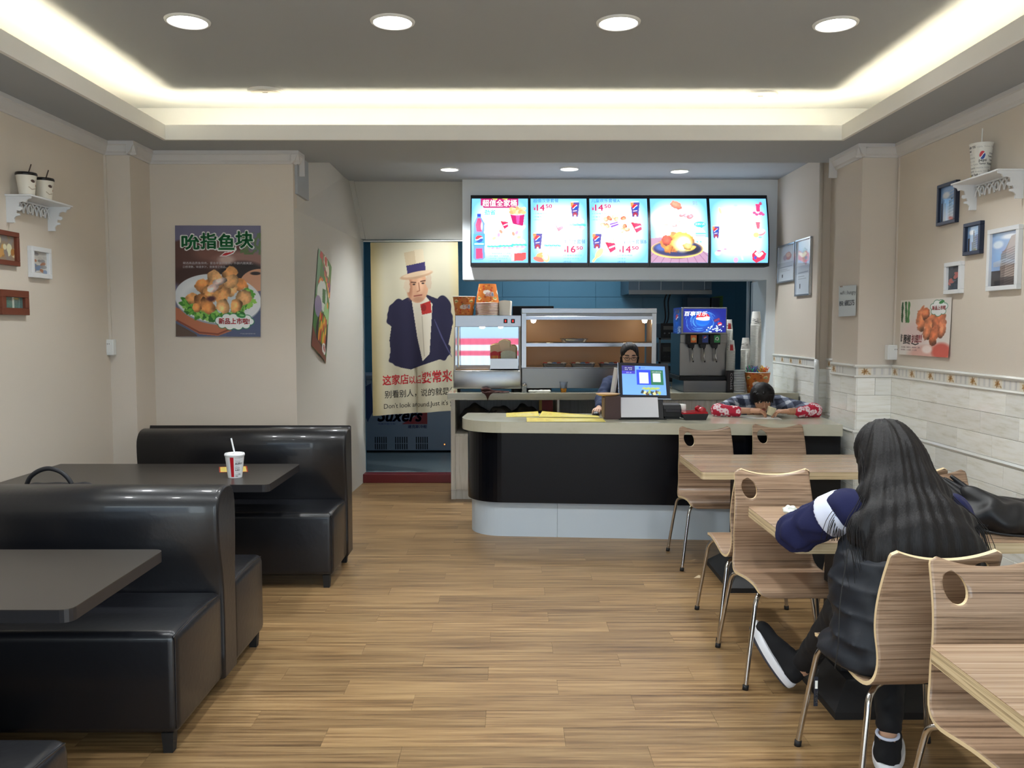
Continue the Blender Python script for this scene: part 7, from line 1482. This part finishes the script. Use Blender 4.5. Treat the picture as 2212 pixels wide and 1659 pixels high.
s.chain([(cx_ - .17, cy_ + .03, 1.12), (cx_ - .245, cy_ - .14, .985), (mp[0] + .035, mp[1] + .105, ZT + .045)], [.045, .038, .024], .01); s.chain([(cx_ + .17, cy_ + .03, 1.12), (cx_ + .22, cy_ - .12, .99), (cx_ + .06, cy_ - .34, .935)], [.045, .038, .024], .01)
s.build('body', skin_m, t, colfn=lambda P: np.tile(np.array((206, 164, 138), float), (len(P), 1)))
s = SDF(tuple(np.array(hc) - (.1, .14, .14)), tuple(np.array(hc) + (.1, .12, .14)), .0035); head(s, hc, hR, .93); s.cap((cx_, cy_ + .0, 1.24), (hc[0], hc[1] + .02, hc[2] - .05), .04, .04, .02); s.build('head', skin_m, t, colfn=lambda P: face_col(P, hc, hR, .93, (214, 172, 148), closed=True))
q = SDF((mp[0] - .08, mp[1] - .12, ZT), (mp[0] + .10, mp[1] + .16, ZT + .09), .003); hand(q, (mp[0] + .030, mp[1] + .090, ZT + .045), (-.30, -.95, -.05), (0, 0, -1), 1, .92, curl=(16, 26, 20), spread=.010); q.build('hand', skin_m, t, colfn=lambda P: np.tile(np.array((206, 162, 136), float), (len(P), 1)))
q = SDF((cx_ + .0, cy_ - .5, ZT), (cx_ + .14, cy_ - .28, ZT + .09), .004); hand(q, (cx_ + .06, cy_ - .34, .935), (-.2, -1, -.1), (0, 0, -1), -1, .92); q.build('hand', skin_m, t, colfn=lambda P: np.tile(np.array((206, 162, 136), float), (len(P), 1)))
top = mat('navy_top', C(34, 48, 82), .85, bump=.2, bscale=120); q = SDF((cx_ - .40, 6.9, .60), (cx_ + .36, 7.66, 1.24), .008)
q.cap((cx_, cy_ + .04, .72), (cx_, cy_ + .04, 1.02), .14, .13, 0, flat=(.82, 1.2, 1)); q.cap((cx_ - .14, cy_ + .04, 1.125), (cx_ + .14, cy_ + .04, 1.125), .064, .064, .05); q.cap((cx_, cy_ + .02, 1.17), (cx_, cy_ - .01, 1.3), .05, .06, .01, 's')
q.chain([(cx_ - .17, cy_ + .03, 1.12), (cx_ - .245, cy_ - .14, .995), (mp[0] + .05, mp[1] + .15, ZT + .058)], [.062, .056, .038], .02); q.chain([(cx_ + .17, cy_ + .03, 1.12), (cx_ + .22, cy_ - .12, .99), (cx_ + .08, cy_ - .30, .95)], [.062, .056, .038], .02); q.wrinkle(.005, 44, 34, 56); q.build('navy_top', top, t)
q = SDF((cx_ - .2, cy_ - .1, .07), (cx_ + .2, cy_ + .22, .86), .01); q.cap((cx_, cy_ + .04, .78), (cx_, cy_ + .04, .82), .13, .13, 0, flat=(.85, 1.2, 1))
for sx in (-1, 1): q.chain([(cx_ + sx * .08, cy_ + .05, .78), (cx_ + sx * .09, cy_ + .05, .44), (cx_ + sx * .09, cy_ + .07, .12)], [.092, .066, .052], .02)
q.build('trousers', trous, t)
T = lambda x, y, z: tuple(Vector(hc) + hR @ (Vector((x, y, z)) * .93))
q = SDF(tuple(np.array(hc) - (.12, .14, .16)), tuple(np.array(hc) + (.12, .15, .14)), .004); e = [math.degrees(a) for a in hR.to_euler()]
q.ell(T(0, .020, .038), (.080, .094, .088), 0, rot=e); q.ell(T(0, .06, -.03), (.066, .055, .08), .03, rot=e); q.ell(T(0, .12, -.02), (.03, .03, .05), .01)
q.ell(T(0, -.094, .004), (.060, .064, .082), .006, 's', rot=e); q.cap(T(.0, -.10, .065), T(0, -.075, .105), .016, .004, .012, 's')
for sx in (-1, 1): q.chain([T(sx * .066, -.02, .05), T(sx * .078, -.01, -.01), T(sx * .078, .02, -.07), T(sx * .075, .02, -.12)], [.010, .009, .008, .004], .008)
lx_ = (q.P - np.array(hc)) @ np.array(hR); q.d = q.d + .0012 * np.sin(lx_[..., 0] * 300 + lx_[..., 2] * 40) + .004 * np.exp(-(lx_[..., 0] / .002) ** 2) * (lx_[..., 2] > .06); q.build('hair', hair_m, t)
gl = MB()
for sx in (-1, 1):
    gl.tube([T(sx * .031 + .021 * math.copysign(abs(math.cos(a)) ** .7, math.cos(a)), -.103 + .010 * abs(sx * .031 + .021 * math.cos(a)) / .05, .006 + .015 * math.copysign(abs(math.sin(a)) ** .7, math.sin(a))) for a in np.linspace(0, 2 * math.pi, 25)[:-1]], .0019, n=5, closed=True); gl.tube([T(sx * .052, -.094, .010), T(sx * .078, -.03, .010), T(sx * .080, .01, .004)], .0018, n=5)
gl.tube([T(-.010, -.104, .010), T(0, -.106, .013), T(.010, -.104, .010)], .0018, n=5); gl.build('glasses', mat('glasses_frame', C(36, 28, 34), .3), t, label='dark framed glasses')
# ---------------- boy leaning on the counter
bx, by = 2.075, 6.985
t = thing('person', 'black-haired boy in red patterned sleeve covers leaning on the counter with a paper cup', 'person', (bx, 7.3, 0))
hc, hR = (bx, by, 1.030), R3(24, -3)
s = SDF((bx - .50, 6.60, -.01), (bx + .42, 7.75, 1.10), .0085)
s.cap((bx, 7.42, .74), (bx + .0, 7.16, .93), .11, .11, 0, flat=(.85, 1.1, 1)); s.cap((bx - .15, 7.13, .99), (bx + .17, 7.13, .99), .05, .05, .05); s.cap((bx, 7.12, .99), (bx, 7.0, 1.02), .042, .042, .02)
for sx in (-1, 1): s.chain([(bx + sx * .08, 7.42, .72), (bx + sx * .09, 7.40, .38), (bx + sx * .09, 7.48, .07)], [.075, .052, .036], .02); s.cap((bx + sx * .09, 7.48, .035), (bx + sx * .10, 7.34, .03), .035, .028, .01)
RW, LW = (bx - .165, 6.765, .952), (bx + .135, 6.715, .950)
s.chain([(bx - .19, 7.11, .98), (bx - .375, 6.86, .945), RW], [.042, .034, .024], .01); s.chain([(bx + .20, 7.11, .98), (bx + .345, 6.80, .945), LW], [.042, .036, .026], .01)
skc = (188, 140, 110); s.build('body', skin_m, t, colfn=lambda P: np.tile(np.array(skc, float), (len(P), 1)))
s = SDF(tuple(np.array(hc) - (.1, .15, .15)), tuple(np.array(hc) + (.1, .12, .13)), .0035); head(s, hc, hR, .95); s.build('head', skin_m, t, colfn=lambda P: face_col(P, hc, hR, .95, (186, 140, 112)))
q = SDF((bx - .22, 6.62, .895), (bx + .22, 6.82, 1.02), .003); hand(q, RW, (1, -.28, .04), (.2, .2, -1), 1, 1.0, curl=(24, 30, 18), spread=.006, thumb=.4); hand(q, LW, (-1, -.02, .05), (-.1, .1, -1), -1, 1.0, curl=(22, 30, 18), spread=.006, thumb=.4); q.build('hands', skin_m, t, colfn=lambda P: np.tile(np.array(skc, float), (len(P), 1)))
def plaid(P): 
    out = np.tile(np.array((44, 50, 70), float), (len(P), 1)); a = (P[:, 0] * 1.0 + P[:, 2] * .25) * 60; b = (P[:, 2] + P[:, 1] * .7) * 60; m1 = np.sin(a) > .35; m2 = np.sin(b) > .35; out[m1] = (104, 112, 132); out[m2] = (112, 120, 140); out[m1 & m2] = (196, 202, 212); return out
q = SDF((bx - .42, 6.76, .60), (bx + .42, 7.62, 1.10), .0065); q.cap((bx, 7.42, .70), (bx, 7.18, .93), .135, .125, 0, flat=(.82, 1.1, 1)); q.cap((bx - .15, 7.13, .985), (bx + .17, 7.13, .985), .066, .066, .05); q.chain([(bx - .19, 7.11, .98), (bx - .36, 6.88, .95)], [.060, .050], .02); q.chain([(bx + .20, 7.11, .98), (bx + .34, 6.83, .95)], [.060, .052], .02); q.cap((bx, 7.06, 1.03), (bx, 6.95, 1.09), .045, .05, .01, 's'); q.wrinkle(.004, 46, 34, 60); q.build('plaid_shirt', print_mat('plaid_cloth', .85), t, colfn=plaid)
def floral(P):
    out = np.tile(np.array((186, 26, 58), float), (len(P), 1)); R = np.random.RandomState(3); lo, hi = P.min(0), P.max(0)
    for k in range(44):
        c = P[R.randint(len(P))]
        for j in range(5): cc = c + np.array([math.cos(j * 1.256), math.sin(j * 1.256) * .4, math.sin(j * 1.256)]) * .011; out[np.linalg.norm(P - cc, axis=1) < .0105] = (236, 216, 220)
        out[np.linalg.norm(P - c, axis=1) < .007] = (214, 120, 140)
    return out
for pts, rs in (([(bx - .365, 6.90, .952), (bx - .395, 6.85, .946), (bx - .262, 6.785, .944)], [.050, .052, .040]), ([(bx + .345, 6.88, .955), (bx + .362, 6.795, .950), (bx + .222, 6.722, .946)], [.052, .056, .040])):
    P_ = np.array(pts); q = SDF(P_.min(0) - .075, P_.max(0) + .075, .005); q.chain(pts, rs, .02); q.wrinkle(.005, 70, 50, 80); q.build('sleeve_cover', print_mat('floral_cloth', .8), t, colfn=floral, label='red sleeve cover with white clouds')
q = SDF((bx - .2, 7.25, .07), (bx + .2, 7.62, .80), .01); q.cap((bx, 7.42, .70), (bx, 7.40, .74), .12, .12, 0)
for sx in (-1, 1): q.chain([(bx + sx * .08, 7.42, .72), (bx + sx * .09, 7.40, .38), (bx + sx * .09, 7.48, .12)], [.088, .064, .05], .02)
q.build('trousers', trous, t)
T = lambda x, y, z: tuple(Vector(hc) + hR @ (Vector((x, y, z)) * .95)); e = [math.degrees(a) for a in hR.to_euler()]
q = SDF(tuple(np.array(hc) - (.13, .15, .12)), tuple(np.array(hc) + (.13, .15, .16)), .004); q.ell(T(0, .012, .042), (.096, .104, .094), 0, rot=e); q.ell(T(0, .05, -.01), (.086, .07, .08), .03, rot=e); q.ell(T(0, -.098, -.035), (.070, .066, .070), .008, 's', rot=e)
R = random.Random(2)
for k in range(9): x = -.062 + k * .0155; q.cap(T(x, -.070, .075), T(x + R.uniform(-.008, .008), -.103 + abs(x) * .25, .030 - R.random() * .016 - (.014 if abs(x) > .05 else 0)), .014, .004, .006)
for k in range(22): a = R.random() * 6.28; b = R.uniform(.2, 1.2); p = Vector((.092 * math.cos(a) * math.cos(b), .10 * math.sin(a) * math.cos(b), .04 + .092 * math.sin(b))); q.cap(T(*p), T(*(p * 1.06 + Vector((R.uniform(-.012, .012), -.01, -.004)))), .010, .003, .006)
q.build('hair', hair_m, t)
pc_ = atY(1626, 893, 6.66); m = MB(); m.lathe([(0, 0), (.024, 0), (.034, .062), (.037, .063), (.034, .066), (.022, .004)], (0, 0, 0), n=24); rm = Matrix.Translation((bx - .030, 6.685, .925)) @ Matrix.Rotation(math.radians(20), 4, 'Y'); m.v = [tuple(rm @ Vector(p)) for p in m.v]; mesh_thing('paper_bowl', 'small cream paper cup held between the hands of the boy', 'cup', m, mat('cream_paper', C(226, 214, 180), .6), loc=(bx - .03, 6.685, .925))
A = Art(60, 40, 40, (224, 226, 222)); poster('paper_sheet', 'white paper sheet on the counter under the hands of the boy', 'paper', A, [(bx - .28, 6.80, .9015), (bx + .06, 6.76, .9015), (bx + .04, 6.58, .9015), (bx - .16, 6.66, .9015)], paper)
# ------------------------------------------------------------------ bags
# black umbrella and bag on the middle table
bg = thing('handbag', 'black leather bag with folded umbrella on the table beside the long-haired person', 'bag', (2.02, 3.62, .75)); bagm = mat('bag_leather', C(18, 18, 21), .45, bump=.6, bscale=26)
q = SDF((1.84, 3.40, .745), (2.50, 3.96, 1.02), .0075); q.ell((2.12, 3.62, .80), (.20, .15, .085), 0, rot=(0, 8, 10)); q.ell((2.30, 3.66, .79), (.16, .14, .07), .03); q.ell((2.05, 3.66, .86), (.10, .11, .05), .03, rot=(0, 30, 0)); q.d = np.maximum(q.d, .7505 - q.P[..., 2]); q.wrinkle(.011, 30, 22, 36, 1); q.build('bag_body', bagm, bg)
for k in range(7):
    f = k / 6; x0 = 1.80 + .17 * f; m = MB(); P = spline([(x0, 3.80 - .03 * f, .955 - .012 * (k % 2)), (x0 + .05, 3.72, .905), (x0 + .09, 3.62, .85), (1.99 + .09 * f, 3.52, .785)], 5); R_ = [.007 + .010 * math.sin(i / (len(P) - 1) * 2.6) for i in range(len(P))]
    m.tube(P, R_, n=8); m.build('umbrella_fold', bagm, bg)
m = MB(); m.tube(spline([(1.80, 3.70, .87), (1.86, 3.56, .82), (1.98, 3.46, .775), (2.16, 3.42, .762)], 6), .005, n=6); m.build('strap', bagm, bg)
# black backpack on the rear seat of the double bench
bp = thing('backpack', 'black backpack on the bench seat, only its top handle rising over the backrest', 'backpack', (-2.18, 4.08, .48))
q = SDF((-2.46, 3.88, .47), (-1.90, 4.28, .97), .01); q.box((-2.18, 4.06, .67), (.19, .11, .195), .08, 0); q.d = np.maximum(q.d, .486 - q.P[..., 2]); q.wrinkle(.006, 24, 18, 30); q.build('bag_body', mat('backpack_cloth', C(30, 30, 34), .7, bump=.2, bscale=150), bp)
m = MB(); hp = [atY(u, v, 4.02) for u, v in ((58, 1046), (66, 1030), (84, 1017), (106, 1012), (130, 1019), (146, 1032), (155, 1046))]; m.tube(spline(hp, 5), .011, n=8); m.build('handle', mat('strap_black', C(34, 34, 38), .5), bp)
# head and hands become one mesh with the body they belong to
for t in [o for o in bpy.data.objects if o.name.split('.')[0] == 'person']:
    ch = [o for o in bpy.data.objects if o.parent == t]; body = [o for o in ch if o.name.split('.')[0] == 'body'][0]
    for o in [o for o in ch if o.name.split('.')[0] in ('head', 'hand', 'hands')]:
        b = bmesh.new(); b.from_mesh(body.data); b.from_mesh(o.data); b.to_mesh(body.data); b.free(); me = o.data; bpy.data.objects.remove(o); bpy.data.meshes.remove(me)
    body.data.update()
bpy.context.view_layer.update()
